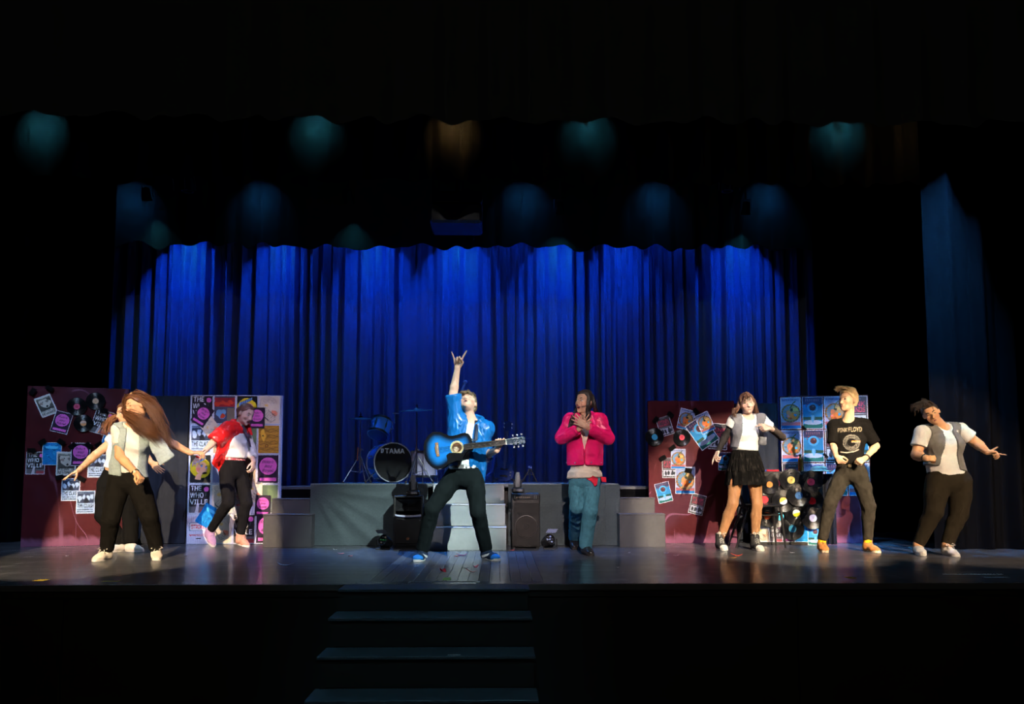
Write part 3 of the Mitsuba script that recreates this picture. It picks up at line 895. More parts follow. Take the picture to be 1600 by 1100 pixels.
        for i in range(6):
            L.append((sbox(w * (.1 + .14 * i), h * .2, w * (.16 + .14 * i), h * (.5 + .08 * (i % 3))), lin(80, 68, 60)))
    return L


def tri2(poly):
    out = []
    for g in getattr(poly, 'geoms', [poly]):
        if g.geom_type == 'Polygon' and g.area > 1e-8:
            v, f = trimesh.creation.triangulate_polygon(g.simplify(.0006), engine='earcut')
            out.append((v, f))
    return out


_ART = {}


def poster_mesh(kind, w, h, seed=0, paper=WB, bend=.004):
    key = (kind, round(w, 3), round(h, 3), seed, tuple(paper))
    if key in _ART:
        return _ART[key]
    V, F, C, n = [], [], [], 0

    def put(v3, f, c):
        nonlocal n
        V.append(v3); F.append(np.asarray(f) + n); C.append(np.tile(c, (len(v3), 1))); n += len(v3)
    sheet = bx(0, w, 0, h, -.0012, 0)
    put(sheet.vertices, sheet.faces, paper)
    for i, (s, c) in enumerate(art(kind, w, h, seed)):
        z = .0004 + .00006 * i
        if isinstance(s, tuple):
            it = s[0] == 'ti'
            m = text(s[1], s[4], .0002, True, s[5])
            v = m.vertices.copy()
            if it: v[:, 0] += v[:, 1] * .25
            keep = (m.vertices[m.faces][:, :, 2] > .0001).all(1)
            put(v * [1, 1, 0] + [s[2], s[3], z], m.faces[keep], c)
        else:
            for v, f in tri2(s):
                if len(f):
                    a = np.cross(np.r_[v[f[0][1]] - v[f[0][0]], 0], np.r_[v[f[0][2]] - v[f[0][0]], 0])[2]
                    put(np.c_[v, np.full(len(v), z)], f if a > 0 else f[:, ::-1], c)
    m = trimesh.Trimesh(np.vstack(V), np.vstack(F), process=False)
    _ART[key] = (m, np.vstack(C))
    return _ART[key]


KIND = {'who': 'white-lettered black poster', 'rem': 'pale heavy-lettered poster', 'pink': 'pink disc poster', 'blue': 'bright blue doodle poster', 'clash': 'blue concert poster', 'mandala': 'orange round mandala poster', 'ball': 'blue dark-ball poster', 'band': 'grey group-photo poster', 'face': 'blonde comic face poster', 'swirl': 'cream swirling-line poster', 'gold': 'gold ornate poster', 'strokes': 'white red-lettered poster', 'fish': 'lilac bubble poster', 'comic': 'red comic poster', 'green': 'plain green poster', 'castle': 'brown tower poster'}
NPOST = 0


def poster(B, kind, px, py, pw, ang, where, group, seed=0, ratio=1.36, z=.004, paper=WB, ph=None, tape=()):
    """Sheet with its centre at a pixel of board B, pw pixels wide, turned by ang degrees (counter-clockwise)."""
    c = B.hit(px, py)
    e = B.hit(px + 10, py)
    s = (e[0] - c[0]) / 10
    w = round(pw * s, 3)
    h = round(w * ratio, 3) if ph is None else round(ph * s * 1.0, 3)
    m, col = poster_mesh(kind, w, h, seed, paper)
    v = m.vertices * [1, 1, 1]
    a = math.radians(ang)
    x, y = v[:, 0] - w / 2, v[:, 1] - h / 2
    r = np.c_[c[0] + x * math.cos(a) - y * math.sin(a), c[1] + x * math.sin(a) + y * math.cos(a), z + v[:, 2]]
    W = trimesh.transformations.transform_points(r, B.M)
    k = thing('poster', KIND[kind] + ' ' + where, 'poster', group)
    scene[k] = mikit.ply(trimesh.Trimesh(W, m.faces, process=False), 'paint_matte', smooth=False, color=col)
    return k


def tape(B, px, py, ang, z, where, w=.10, hh=.055):
    c = B.hit(px, py)
    m = bx(-w / 2, w / 2, -hh / 2, hh / 2, z, z + .0016)
    m.apply_transform(trimesh.transformations.rotation_matrix(math.radians(ang), [0, 0, 1]))
    m.apply_translation([c[0], c[1], 0]); m.apply_transform(B.M)
    k = thing('tape_strip', 'strip of black tape ' + where, 'tape', 'black tape strips on the flats')
    scene[k] = mikit.ply(m, 'tape_black', smooth=False)


diffuse('tape_black', (0.006, 0.006, 0.0065))
GL = 'posters on the left maroon flat'
poster(LF, 'rem', 72, 634, 27, 24, 'tilted in the top left corner of the left maroon flat', GL, z=0.0015)
poster(LF, 'pink', 96.5, 660, 28, -14, 'tilted under the records on the left maroon flat', GL, z=0.0065)
poster(LF, 'who', 160, 660, 31, -15, 'leaning right beside the records on the left maroon flat', GL, z=0.0065)
poster(LF, 'blue', 171, 690, 24, -14, 'partly hidden by the denim vest on the left maroon flat', GL, 3, z=0.0015)
poster(LF, 'who', 55.5, 723.5, 30, 0, 'at the left edge of the left maroon flat', GL, z=0.0015)
poster(LF, 'blue', 81.5, 709, 30, 0, 'in the middle row of the left maroon flat', GL, z=0.0115)
poster(LF, 'rem', 104, 724.5, 31, 0, 'upright in the middle row of the left maroon flat', GL, z=0.0165)
poster(LF, 'pink', 126.5, 710, 30, 0, 'upright in the middle row of the left maroon flat', GL, z=0.0215)
poster(LF, 'clash', 152, 728, 30, 0, 'behind the outstretched arm on the left maroon flat', GL, 1, z=0.0015)
poster(LF, 'clash', 110.5, 765, 29.5, 0, 'below the spread fingers on the left maroon flat', GL, 2, z=0.0015)
poster(LF, 'clash', 134, 784.5, 29.5, 0, 'lowest on the left maroon flat', GL, 5, z=0.0065)
for px, py, a, wh in ((52, 612, 60, 'at the top left poster corner'), (78, 607, -30, 'above the tilted white poster'), (67, 691, 35, 'on the blue poster, its left corner'), (96.5, 691, -35, 'on the blue poster, its right corner'), (114, 697, 40, 'left on the upright pink poster'), (139.5, 696, -40, 'right on the upright pink poster'), (94, 746, 15, 'above the upper blue and white poster'), (128, 748, -30, 'right of the spread fingers'), (163, 641.5, -20, 'above the leaning black poster'), (155, 695, 35, 'under the leaning black poster'), (50, 704, 0, 'above the leftmost black poster')):
    tape(LF, px, py, a, .027, wh + ' of the left maroon flat', .085)
GR = 'posters on the right maroon flat'
poster(RF, 'band', 1039, 666, 22, 17, 'tilted beside the leftmost record', GR, z=0.0015)
poster(RF, 'mandala', 1072, 655.5, 24, -14, 'tilted at the top of the right maroon flat', GR, z=0.0015)
poster(RF, 'ball', 1097, 676, 34, 35, 'strongly tilted under two mandalas', GR, z=0.0065)
poster(RF, 'mandala', 1101, 660.5, 23, 24, 'overlapping the strongly tilted blue poster', GR, 2, z=0.0115)
poster(RF, 'band', 1122, 682, 30, -4, 'half hidden behind the black sleeve', GR, 2, z=0.0015)
poster(RF, 'ball', 1133, 721, 21, -2, 'half hidden behind the pointing hand and skirt', GR, 2, z=0.0015)
poster(RF, 'band', 1046, 731, 23, 0, 'upright and half covered by a mandala', GR, 3, z=0.0015)
poster(RF, 'mandala', 1059.5, 717, 23, -1, 'small and upright in the left middle', GR, 3, z=0.0115)
poster(RF, 'mandala', 1070.5, 750.5, 31, -1, 'largest, in the middle of the right maroon flat', GR, 4, z=0.0065)
poster(RF, 'ball', 1037, 769.5, 23, 14, 'tilted at the lower left of the right maroon flat', GR, 4, z=0.0015)
poster(RF, 'band', 1089.5, 788, 23, -14, 'tilted lowest on the right maroon flat', GR, 5, z=0.0015)
for px, py, a, wh in ((1047, 648, -40, 'on the tilted grey poster'), (1024, 656, 50, 'left of the tilted grey poster'), (1087, 643, -50, 'between the two tilted mandalas'), (1050, 700, 35, 'above the small upright mandala'), (1035, 716, 30, 'above the half covered grey poster'), (1075, 735, -10, 'on the largest mandala')):
    tape(RF, px, py, a, .019, wh + ' of the right maroon flat', .085)
GP = 'posters papering the tall flat'
x0p, pwp = 291.5, 0
cols = [312, 348, 381, 417]
rows = [640, 692, 743, 789, 831]
grid = [['who', 'comic', 'face', 'swirl'], ['clash', 'castle', 'green', 'gold'], ['face', 'fish', 'castle', 'pink'], ['who', 'swirl', 'strokes', 'green'], ['strokes', 'swirl', 'who', 'pink']]
NR = ['top row', 'second row', 'third row', 'fourth row', 'bottom row']
NC = ['at the left end of the {}', 'second from the left in the {}', 'third from the left in the {}', 'at the right end of the {}']
cx_ = [(t + .5) / 4 for t in range(4)]
for r in range(5):
    for c in range(4):
        u0, v0 = PF.w * (.012 + .976 * c / 4), PF.h * (1 - (r + 1) / 5) + .006
        w_, h_ = round(PF.w * .976 / 4 - .006, 3), round(PF.h / 5 - .008, 3)
        m, col = poster_mesh(grid[r][c], w_, h_, r * 7 + c)
        v = trimesh.transformations.transform_points(m.vertices + [u0, v0, .0025], PF.M)
        k = thing('poster', KIND[grid[r][c]] + ' ' + NC[c].format(NR[r]) + ' of the papered flat', 'poster', GP)
        scene[k] = mikit.ply(trimesh.Trimesh(v, m.faces, process=False), 'paint_matte', smooth=False, color=col)
poster(PF, 'pink', 316.5, 649, 24, -32, 'tilted over the top left of the papered flat', GP, 1, z=.0085, paper=INK)
poster(PF, 'swirl', 330.5, 670, 24, 38, 'tilted under the tilted pink disc on the papered flat', GP, 5, z=.0065, paper=CREAM)
poster(PF, 'pink', 402, 653, 24, 0, 'pasted over the swirl beside the bowed head', GP, 2, z=.0085, paper=INK)
poster(PF, 'blue', 324.5, 806, 25, -31, 'tilted across the lower left of the papered flat', GP, 5, z=.0085, paper=lin(16, 120, 190))
poster(PF, 'swirl', 398, 769, 24, 0, 'pasted beside the far knee on the papered flat', GP, 6, z=.0065, paper=CREAM)
poster(PF, 'pink', 411, 790, 24, -2, 'pasted low at the right edge of the papered flat', GP, 3, z=.0105, paper=INK)
poster(PF, 'swirl', 348, 826, 29, -18, 'tilted in the bottom row of the papered flat', GP, 8, z=.0065, paper=CREAM)
GQ = 'posters on the flat behind the record counter'
for r in range(3):
    for c in range(4):
        w_, h_ = QF.w * .245, .415
        u0, v0 = QF.w * (.005 + .25 * c), QF.h - (r + 1) * (h_ + .006)
        if r == 2:
            kind = ('band', 'mandala', 'ball', 'mandala')[c]
        else:
            kind = (('mandala', 'ball', 'mandala', 'band'), ('mandala', 'ball', 'band', 'ball'))[r][c]
        m, col = poster_mesh(kind, round(w_ - .008, 3), round(h_ - .006, 3), 20 + r + c)
        v = trimesh.transformations.transform_points(m.vertices + [u0, v0, .0025], QF.M)
        k = thing('poster', KIND[kind] + ' ' + NC[c].format(('top row', 'middle row', 'lower row')[r]) + ' behind the record counter', 'poster', GQ)
        scene[k] = mikit.ply(trimesh.Trimesh(v, m.faces, process=False), 'paint_matte', smooth=False, color=col)
for px, py, a, wh in ((1256, 669, -45, 'between the two left mandalas behind the record counter'), (1290, 712, -45, 'near the elbow of the black t-shirt')):
    tape(QF, px, py, a, .007, wh, .07, .03)

# ------------------------------------------------------------------ records
def record_meshes(R):
    prof = [(R * .025, .0), (R * .025, .0022)]
    V = [(R * .33, .0020), (R * .34, .0013)]
    r = np.linspace(.36, .97, 26)
    for i, q in enumerate(r):
        V.append((R * q, .0016 + (.0005 if i % 2 else -.0005)))
    V += [(R * .99, .0020), (R, .0012), (R, .0), (R * .025, 0)]
    disc = lathe(prof + V, 56)
    lab = lathe([(R * .03, .0021), (R * .03, .0026), (R * .325, .0026), (R * .325, .0021)], 36)
    return disc, lab


_REC = {}


def record(B, px, py, rpx, colour, label, group, z=.005, tilt=0.0, ring=None, half=None):
    c = B.hit(px, py)
    R = round(rpx * (B.hit(px + 10, py)[0] - c[0]) / 10, 3)
    if R not in _REC:
        _REC[R] = record_meshes(R)
    disc, lab = _REC[R]
    M = B.M @ trans(c[0], c[1], z) @ trimesh.transformations.rotation_matrix(tilt, [1, .4, 0])
    k = thing('vinyl_record', label, 'record', group)
    part(k, 'disc', disc, 'record_vinyl', lin(14, 15, 18), 8, xf=M)
    lk = part(k, 'label', lab, 'paint_matte', list(colour), 30, xf=M)
    if ring is not None:
        q = lathe([(R * .20, .0027), (R * .20, .0029), (R * .24, .0029), (R * .24, .0027)], 30)
        part(lk, 'ring', q, 'paint_matte', list(ring), xf=M)
    if half is not None:
        t = np.linspace(0, math.pi, 16)
        q = extrude(Polygon(np.c_[R * .32 * np.cos(t), R * .32 * np.sin(t)]), .0004)
        q.apply_transform(trimesh.transformations.rotation_matrix(half[0], [0, 0, 1])); q.apply_translation([0, 0, .0027])
        part(lk, 'half_disc', q, 'paint_matte', list(half[1]), xf=M)
    return k


GD = 'records on the left maroon flat'
record(LF, 120.5, 635.5, 16, lin(170, 50, 84), 'vinyl record with a crimson label on the left maroon flat', GD, ring=lin(190, 130, 150), z=.012)
record(LF, 149.8, 627, 15.3, lin(200, 160, 130), 'vinyl record with a tan label, uppermost on the left maroon flat', GD, z=.016)
record(LF, 130.8, 661.5, 15.3, lin(215, 150, 100), 'vinyl record with an orange tan label, lowest on the left maroon flat', GD, z=.020, half=(.1, lin(220, 190, 170)))
GD2 = 'records on the right maroon flat'
record(RF, 1022.5, 683, 14.3, lin(70, 175, 215), 'vinyl record with a light blue label at the left edge of the right maroon flat', GD2, z=.009)
record(RF, 1065, 683.7, 13.4, lin(190, 64, 84), 'vinyl record with a red label under the tilted mandala poster', GD2, z=.018, ring=lin(200, 110, 120))

# ------------------------------------------------------------------ counter covered with records
CB = Board(1178, 1288, 3.24, 3.14, .86, .02)
k = thing('record_counter', 'counter with a black front hung with vinyl records and a strip of posters below', 'counter')
part(k, 'front_panel', CB.slab(), 'black_paint')
m = bx(-.01, CB.w + .01, CB.h, CB.h + .03, -.20, -.001, .004); m.apply_transform(CB.M); part(k, 'worktop', m, 'black_paint')
for xa_ in (0, CB.w - .02):
    m = bx(xa_, xa_ + .02, 0, CB.h, -.19, -.0201); m.apply_transform(CB.M); part(k, 'side_panel', m, 'black_paint')
m = drape(CB.w + .0, CB.w + .17, 0, .006, CB.h, .012, .10, 77, 14, step=.008)
v = m.vertices.copy(); m.vertices = CB.o + v[:, :1] * CB.ux + (-.06 - v[:, 1:2]) * CB.n + v[:, 2:] * np.array([0, 0, 1.0])
part(k, 'side_cloth', m, 'navy_cloth', smooth=True)
GC = 'posters along the foot of the record counter'
for i, (kind, px, lab) in enumerate((('swirl', 1191, 'leftmost'), ('who', 1212, 'second'), ('pink', 1233, 'third'), ('blue', 1252, 'fourth'), ('ball', 1274, 'rightmost'))):
    poster(CB, kind, px, 833 - .0 * i + (3 if i > 3 else 0), 21 if i < 4 else 24, 0, f'{lab} along the foot of the record counter', GC, 40 + i, z=.002 + .002 * (i % 2))
GK = 'records covering the counter front'
RECS = [(1212.5, 755.5, lin(226, 66, 84), 'coral red label, second row'), (1235, 750, lin(228, 178, 96), 'yellow ochre label, top of the counter'), (1265, 753, lin(226, 60, 78), 'red label, top right of the counter'),
        (1194, 780.5, lin(226, 52, 62), 'red label, next to the bare leg'), (1222.5, 782.5, lin(226, 226, 240), 'white and orange halved label'), (1246, 774, lin(36, 74, 116), 'navy label, upper middle'), (1268, 782.5, lin(216, 30, 44), 'glossy red label, right side'),
        (1197, 805.5, lin(230, 90, 40), 'orange label, behind the chair seat'), (1218.5, 807, lin(60, 180, 210), 'cyan label, behind the chair leg'), (1243, 801.5, lin(200, 206, 210), 'grey and yellow label'), (1268, 809, lin(205, 200, 225), 'lilac white label, right side'), (1237.5, 826, lin(36, 110, 140), 'teal label, lowest on the counter'), (1201, 757, lin(200, 120, 60), 'amber label, half hidden by the skirt')]
for i, (px, py, c, lab) in enumerate(RECS):
    half = (.5, lin(230, 150, 60)) if 'halved' in lab else ((math.pi + .3, lin(240, 205, 40)) if 'grey and yellow' in lab else None)
    record(CB, px, py, 18.2 if i != 12 else 15, c, 'vinyl record with a ' + lab if not lab[0] in 'aeiou' else 'vinyl record with an ' + lab, GK, z=.010 + .0045 * ((i * 5) % 13), half=half)
# things on the counter
def on_counter(px, dy):
    p = CB.hit(px, 741)
    return CB.o + CB.ux * p[0] - CB.n * dy + np.array([0, 0, CB.h + .03])
b0 = on_counter(1255.5, .12)
k = thing('bottle', 'slim brass coloured bottle standing on the record counter', 'bottle')
part(k, 'body', lathe([(0, 0), (.026, 0), (.029, .006), (.029, .135), (.024, .155), (.013, .170), (.013, .185), (0, .185)], 24, b0, b0 + [0, 0, 1]), 'metal_paint', lin(190, 150, 70), 30)
part(k, 'cap', lathe([(0, .1855), (.016, .1855), (.017, .205), (.014, .212), (0, .212)], 20, b0, b0 + [0, 0, 1]), 'paint_satin', lin(60, 44, 30), 30)
h0 = on_counter(1285, .13)
k = thing('white_hat', 'white brimmed hat lying on the right end of the record counter', 'hat')
part(k, 'brim', lathe([(0, .004), (.15, .0), (.152, .004), (.09, .016), (.0, .016)], 36, h0, h0 + [0, 0, 1]), 'paint_matte', WHITE if 'WHITE' in globals() else (.7, .7, .7), 30)
part(k, 'crown', lathe([(.100, .0162), (.095, .04), (.075, .058), (.04, .066), (0, .068)], 36, h0, h0 + [0, 0, 1]), 'paint_matte', (.7, .68, .68), 40)
c0 = on_counter(1207, .14)
k = thing('folded_cloth', 'folded red and blue cloth lying on the left end of the record counter', 'cloth')
part(k, 'red_part', bx(c0[0] - .05, c0[0] + .10, c0[1] - .06, c0[1] + .06, c0[2], c0[2] + .022, .008), 'paint_matte', lin(210, 30, 40))
part(k, 'blue_part', bx(c0[0] - .12, c0[0] - .051, c0[1] - .05, c0[1] + .05, c0[2], c0[2] + .02, .008), 'paint_matte', lin(40, 60, 140))

# ------------------------------------------------------------------ bentwood chair behind the skirt wearer
YC = 2.97
cq = lambda x, y, dy=0.0: at_y(x, y, YC + dy)
ch = thing('bentwood_chair', 'black bentwood chair seen from the side behind the lace skirt wearer', 'chair')
principled('black_gloss', (0.012, 0.012, 0.013), 0.28, spec=0.6)
sc = (cq(1151, 800) + cq(1224, 800)) / 2; sc[2] = .47
sr = float(np.linalg.norm(cq(1224, 800) - cq(1151, 800))) / 2
oval = trans(*sc) @ np.diag([1, .17 / sr, 1, 1]) @ trans(*(-sc))
part(ch, 'seat', lathe([(0, .0), (sr * .92, .0), (sr, .008), (sr, .022), (sr * .95, .028), (sr * .5, .022), (0, .02)], 40, sc, sc + [0, 0, 1]), 'black_gloss', smooth=40, xf=oval)
part(ch, 'seat_ring', lathe([(sr * .86, -.10), (sr * .90, -.10), (sr * .90, -.085), (sr * .86, -.085), (sr * .86, -.10)], 40, sc, sc + [0, 0, 1]), 'black_gloss', smooth=40, xf=oval)
bl_ = sc + [-sr * .8, -.16, 0]; br_ = sc + [-sr * .8, .16, 0]
arch = []
for t in np.linspace(0, 1, 33):
    a = math.pi * t
    zz = .45 * (math.sin(a) ** .55)
    arch.append([sc[0] - sr * .80 - .17 * (zz / .45) ** 1.2, sc[1] - .135 * math.cos(a) * (1 if 0 < t < 1 else 1), sc[2] - .02 + zz])
part(ch, 'back_hoop', tube(arch, .013, 10), 'black_gloss', smooth=True)
arch2 = [[sc[0] - sr * .82 - .11 * (z_ / .34) ** 1.2, sc[1] - .10 * math.cos(math.pi * t), sc[2] - .02 + z_] for t in np.linspace(0, 1, 25) for z_ in [.34 * (math.sin(math.pi * t) ** .55)]]
part(ch, 'inner_hoop', tube(arch2, .010, 10), 'black_gloss', smooth=True)
for sx, sy, ex in ((.72, -.62, .85), (.72, .62, .85), (-.62, -.62, -1.22), (-.62, .62, -1.22)):
    top = sc + [sr * sx, .19 * sy, .0]
    bot = np.array([sc[0] + sr * ex, sc[1] + .17 * sy * 1.4, 0.0])
    part(ch, 'leg', tube([top, top * .66 + bot * .34, top * .3 + bot * .7 + [.0, 0, 0], bot], [.016, .015, .013, .011], 10), 'black_gloss', smooth=True)

# ------------------------------------------------------------------ drum kit
RTZ = RT + .001
YD = 3.62
dq = lambda x, y, dy=0.0: at_y(x, y, YD + dy)
principled('chrome', (0.62, 0.64, 0.66), 0.18, metal=1.0)
principled('black_iron', (0.03, 0.03, 0.03), 0.4, metal=0.3)


def drum(key, c, ax, R, L, shell, front, hoop, nlug=8):
    """Drum shell from c along ax (unit); front head at c."""
    ax = unit(ax)
    u = unit(np.cross(ax, [0, 0, 1.0] if abs(ax[2]) < .95 else [0, 1.0, 0])); v = np.cross(u, ax)
    part(key, 'shell', lathe([(R * .95, .01), (R, .01), (R, L - .01), (R * .95, L - .01)], 48, c, c + ax), 'paint_gloss', shell, 30)
    hd = part(key, 'head', lathe([(0, .004), (R * .97, .004), (R * 1.0, .012)], 48, c, c + ax), 'paint_satin', front, 30)
    part(key, 'head', lathe([(0, L - .004), (R * .97, L - .004), (R, L - .012)], 48, c, c + ax), 'paint_satin', lin(200, 205, 215), 30)
    for z in (0.0, L - .03):
        part(key, 'hoop', lathe([(R * .985, z), (R * 1.045, z), (R * 1.045, z + .03), (R * .985, z + .03), (R * .985, z)], 48, c, c + ax), 'chrome' if hoop is None else 'paint_gloss', None if hoop is None else hoop, 30)
    for i in range(nlug):
        a = 2 * math.pi * (i + .5) / nlug
        d = u * math.cos(a) + v * math.sin(a)
        part(key, 'lug', cat([cyl(c + d * R * 1.03 + ax * .02, c + d * R * 1.03 + ax * (L - .02), .004, 6), hullm([c + d * R * s_ + ax * (L / 2 + t_) + np.cross(ax, d) * w_ for s_ in (.99, 1.06) for t_ in (-.03, .03) for w_ in (-.01, .01)])]), 'chrome')
    return u, v


bass = thing('bass_drum', 'blue bass drum with a large black front head and pale lettering', 'drum')
cb_ = dq(615, 724.2); R_b = .245
cb_[2] = RTZ + R_b * 1.065 + .002
axb = unit([-.42, .92, 0])
BLUE_SHELL = lin(50, 110, 215)
u_, v_ = drum(bass, cb_, axb, R_b, .40, BLUE_SHELL, lin(14, 16, 17), lin(150, 160, 170), 10)
wd = -u_ if u_[0] < 0 else u_
tm = text('TAMA', .060, .0012, width=.26)
tm.apply_transform(frame(cb_ - axb * .0 - wd * .115 + np.array([0, 0, .115]) + axb * .0035, wd, [0, 0, 1.0], -axb))
part(bass, 'lettering', tm, 'paint_matte', lin(190, 205, 215))
tm2 = extrude(unary_union([Polygon([(0, .06), (.012, .06), (.012, 0), (.0, .0)]), Polygon([(.018, .06), (.034, .06), (.034, .015), (.018, 0)])]), .0012)
tm2.apply_transform(frame(cb_ - wd * .165 + np.array([0, 0, .115]) + axb * .0035, wd, [0, 0, 1.0], -axb))
part(bass, 'emblem', tm2, 'paint_matte', lin(190, 205, 215))
for s_ in (-1, 1):
    p = cb_ + axb * .12 + wd * s_ * R_b * .85 - np.array([0, 0, R_b * .5])
    part(bass, 'spur', cyl(p, np.array([p[0] + s_ * .10, p[1] - .10, RTZ + .009]), .008, 8), 'chrome')
part('rack_tom', 'holder', cyl(cb_ + axb * .16 + [.0, 0, R_b * 1.07], cb_ + axb * .16 + [0, 0, R_b + .30], .013, 12), 'chrome')
tom = thing('rack_tom', 'blue rack tom mounted above the bass drum, tilted to show its lower head', 'drum')
ct = dq(590, 680.5, -.02)
axt = unit([.18, .50, .85])
drum(tom, ct, axt, .130, .235, lin(60, 135, 235), lin(28, 52, 110), None, 6)
mt = cb_ + axb * .16 + np.array([0, 0, R_b + .29])
part(tom, 'mount', cat([tube([ct + axt * .10 + [.132, -.02, 0], ct + axt * .10 + [.17, -.02, .0], mt], .010, 8)]), 'chrome', smooth=True)
part(tom, 'mount_wing', cat([cyl(mt + [.03, -.02, .10], mt + [.11, -.02, .10], .008, 8), cyl(mt + [.06, -.02, .11], mt + [.06, -.02, -.03], .007, 8)]), 'chrome')
ft = thing('floor_tom', 'pale lilac floor tom standing between the drum kit and the guitarist', 'drum')
cf = dq(663, 752, .05); cf[2] = RTZ + .07
drum(ft, cf, [0, 0, 1], .165, .34, lin(185, 185, 215), lin(200, 205, 215), None, 6)
for a in (.5, 2.6, 4.7):
    d = np.array([math.cos(a), math.sin(a), 0])
    part(ft, 'leg', cyl(cf + d * .178 + [0, 0, .22], cf + d * .185 - [0, 0, .07], .007, 8), 'chrome')


def cymbal_stand(px, ptop, pbase_y, rpx, dy, tilt, lab, knobs, a0=0.0):
    k = thing('cymbal_stand', lab, 'cymbal stand', 'cymbal stands of the drum kit')
    top = dq(px, ptop, dy); base = np.array([top[0], top[1], RTZ])
    r = rpx * np.linalg.norm(dq(px + 10, ptop, dy) - top) / 10
    part(k, 'pole', cat([cyl(base + [0, 0, .12], base + [0, 0, .42], .0125, 12), cyl(base + [0, 0, .42], top, .0085, 12)]), 'chrome', smooth=40)
    part(k, 'clamp', cat([cyl(base + [-.02, 0, .42], base + [.035, 0, .42], .012, 10), cyl(base + [0, 0, .40], base + [0, 0, .44], .017, 12)]), 'chrome', smooth=40)
    for i in range(3):
        a = a0 + i * 2.094
        d = np.array([math.cos(a), math.sin(a), 0])
        part(k, 'leg', cat([cyl(base + [0, 0, .34] + d * .012, base + d * .21 + [0, 0, .009], .007, 8), cyl(base + [0, 0, .14] + d * .012, base + d * .125 + [0, 0, .155], .005, 8)]), 'chrome')
        part(k, 'rubber_foot', cyl(base + d * .21, base + d * .21 + [0, 0, .03], .012, 8), 'black_iron')
    ax = unit([math.sin(tilt), -.12, 1])
    part(k, 'cymbal', lathe([(0, .030), (.02, .028), (r * .18, .012), (r * .5, .004), (r, -.010), (r, -.012), (r * .5, .002), (r * .18, .010), (0, .026)], 48, top, top + ax), 'metal_paint', lin(34, 28, 22), 40)
    part(k, 'wing_nut', cat([cyl(top + [0, 0, .03], top + [0, 0, .075], .006, 8), cyl(top + [-.016, 0, .05], top + [.016, 0, .05], .005, 8)]), 'black_iron')
    if knobs:
        part(k, 'drum_stick', cyl(base + [-.028, -.02, .28], base + [-.026, -.02, .45], .008, 8), 'paint_matte', lin(190, 120, 90))


cymbal_stand(563.5, 653.5, 752, 20, -.10, .02, 'cymbal stand at the left end of the drum kit', True, 1.047)
cymbal_stand(651.5, 640.5, 752, 27, -.16, -.03, 'taller cymbal stand between the bass drum and the guitarist', False)

# bass guitar on its stand
def flat_guitar_body(pts, th, bev=.012):
    p = Polygon(pts).buffer(.015).buffer(-.015)
    return cat([extrude(p, th)])


bg = thing('bass_guitar', 'blue bass guitar standing upright on the riser behind the guitarist', 'bass guitar')
gq = lambda x, y: at_y(x, y, 3.95)
neck_a, neck_b = gq(786, 716), gq(791.5, 655)
up_ = unit(neck_b - neck_a); rt_ = unit(np.cross([0, 1, 0], up_)) * -1
if rt_[0] < 0: rt_ = -rt_
outward = np.cross(rt_, up_)
if outward[1] > 0: outward = -outward
GB = frame(gq(788, 731), rt_, up_, outward)
body = np.array([(-.12, -.13), (-.06, -.17), (.04, -.17), (.11, -.14), (.135, -.06), (.10, .0), (.105, .07), (.135, .15), (.115, .16), (.06, .09), (.02, .075), (-.03, .08), (-.075, .14), (-.105, .155), (-.11, .10), (-.085, .03), (-.125, -.04)])
LB = lin(20, 50, 120)
part(bg, 'body', extrude(Polygon(body).buffer(.02, 6).buffer(-.02).simplify(.001), .035), 'paint_gloss', LB, 30, xf=GB)
part(bg, 'neck', bx(-.018, .018, -.02, .49, .036, .056, .004), 'paint_satin', lin(40, 60, 110), xf=GB)
part(bg, 'headstock', extrude(Polygon([(-.03, .48), (.03, .48), (.045, .52), (.04, .60), (-.015, .62), (-.045, .60), (-.04, .53)]), .018), 'paint_gloss', LB, xf=GB @ trans(0, 0, .036))
for i, (x, y) in enumerate(((-.06, .53), (-.06, .58), (.06, .53), (.06, .58))):
    part(bg, 'tuner', cyl([x, y, .045], [x * .6, y, .045], .009, 8), 'chrome', xf=GB)
for yq in (-.03, -.12):
    part(bg, 'pickup', bx(-.05, .05, yq, yq + .025, .0352, .045, .003), 'black_gloss', xf=GB)
part(bg, 'knob', cat([cyl([.085, -.05, .0352], [.085, -.05, .05], .011, 10), cyl([.085, -.09, .0352], [.085, -.09, .05], .011, 10)]), 'chrome', xf=GB)
st_ = thing('guitar_stand', 'thin dark stand holding up the blue bass guitar', 'stand')
gb = gq(788, 750); gb[2] = RTZ
part(st_, 'post', cyl(gb + [0, .10, .02], gq(790, 690) + [0, .07, 0], .010, 8), 'black_iron')
for x, y in ((-.16, -.10), (.16, -.10), (0, .26)):
    part(st_, 'leg', cyl(gb + [0, .10, .10], gb + [x, y, .008], .009, 8), 'black_iron')
part(st_, 'cradle', cat([cyl(gb + [-.09, .06, .06], gb + [-.09, -.06, .06], .009, 8), cyl(gb + [.09, .06, .06], gb + [.09, -.06, .06], .009, 8), cyl(gb + [-.09, .07, .06], gb + [.09, .07, .06], .009, 8)]), 'black_iron')
sp_ = thing('guitar_strap', 'blue strap hanging in a curve from the bass guitar', 'strap')
pts = [at_y(x, y, 3.9) for x, y in ((772, 698), (774, 712), (771, 727), (768.5, 738), (762, 744), (756, 750))]
t = np.linspace(0, 1, 24); p = np.array(pts); tt = np.linspace(0, 1, len(p))
p = np.stack([np.interp(t, tt, p[:, i]) for i in range(3)], 1)
m = tube(p, .020, 8); 
part(sp_, None, m, 'paint_satin', lin(24, 60, 150), True)
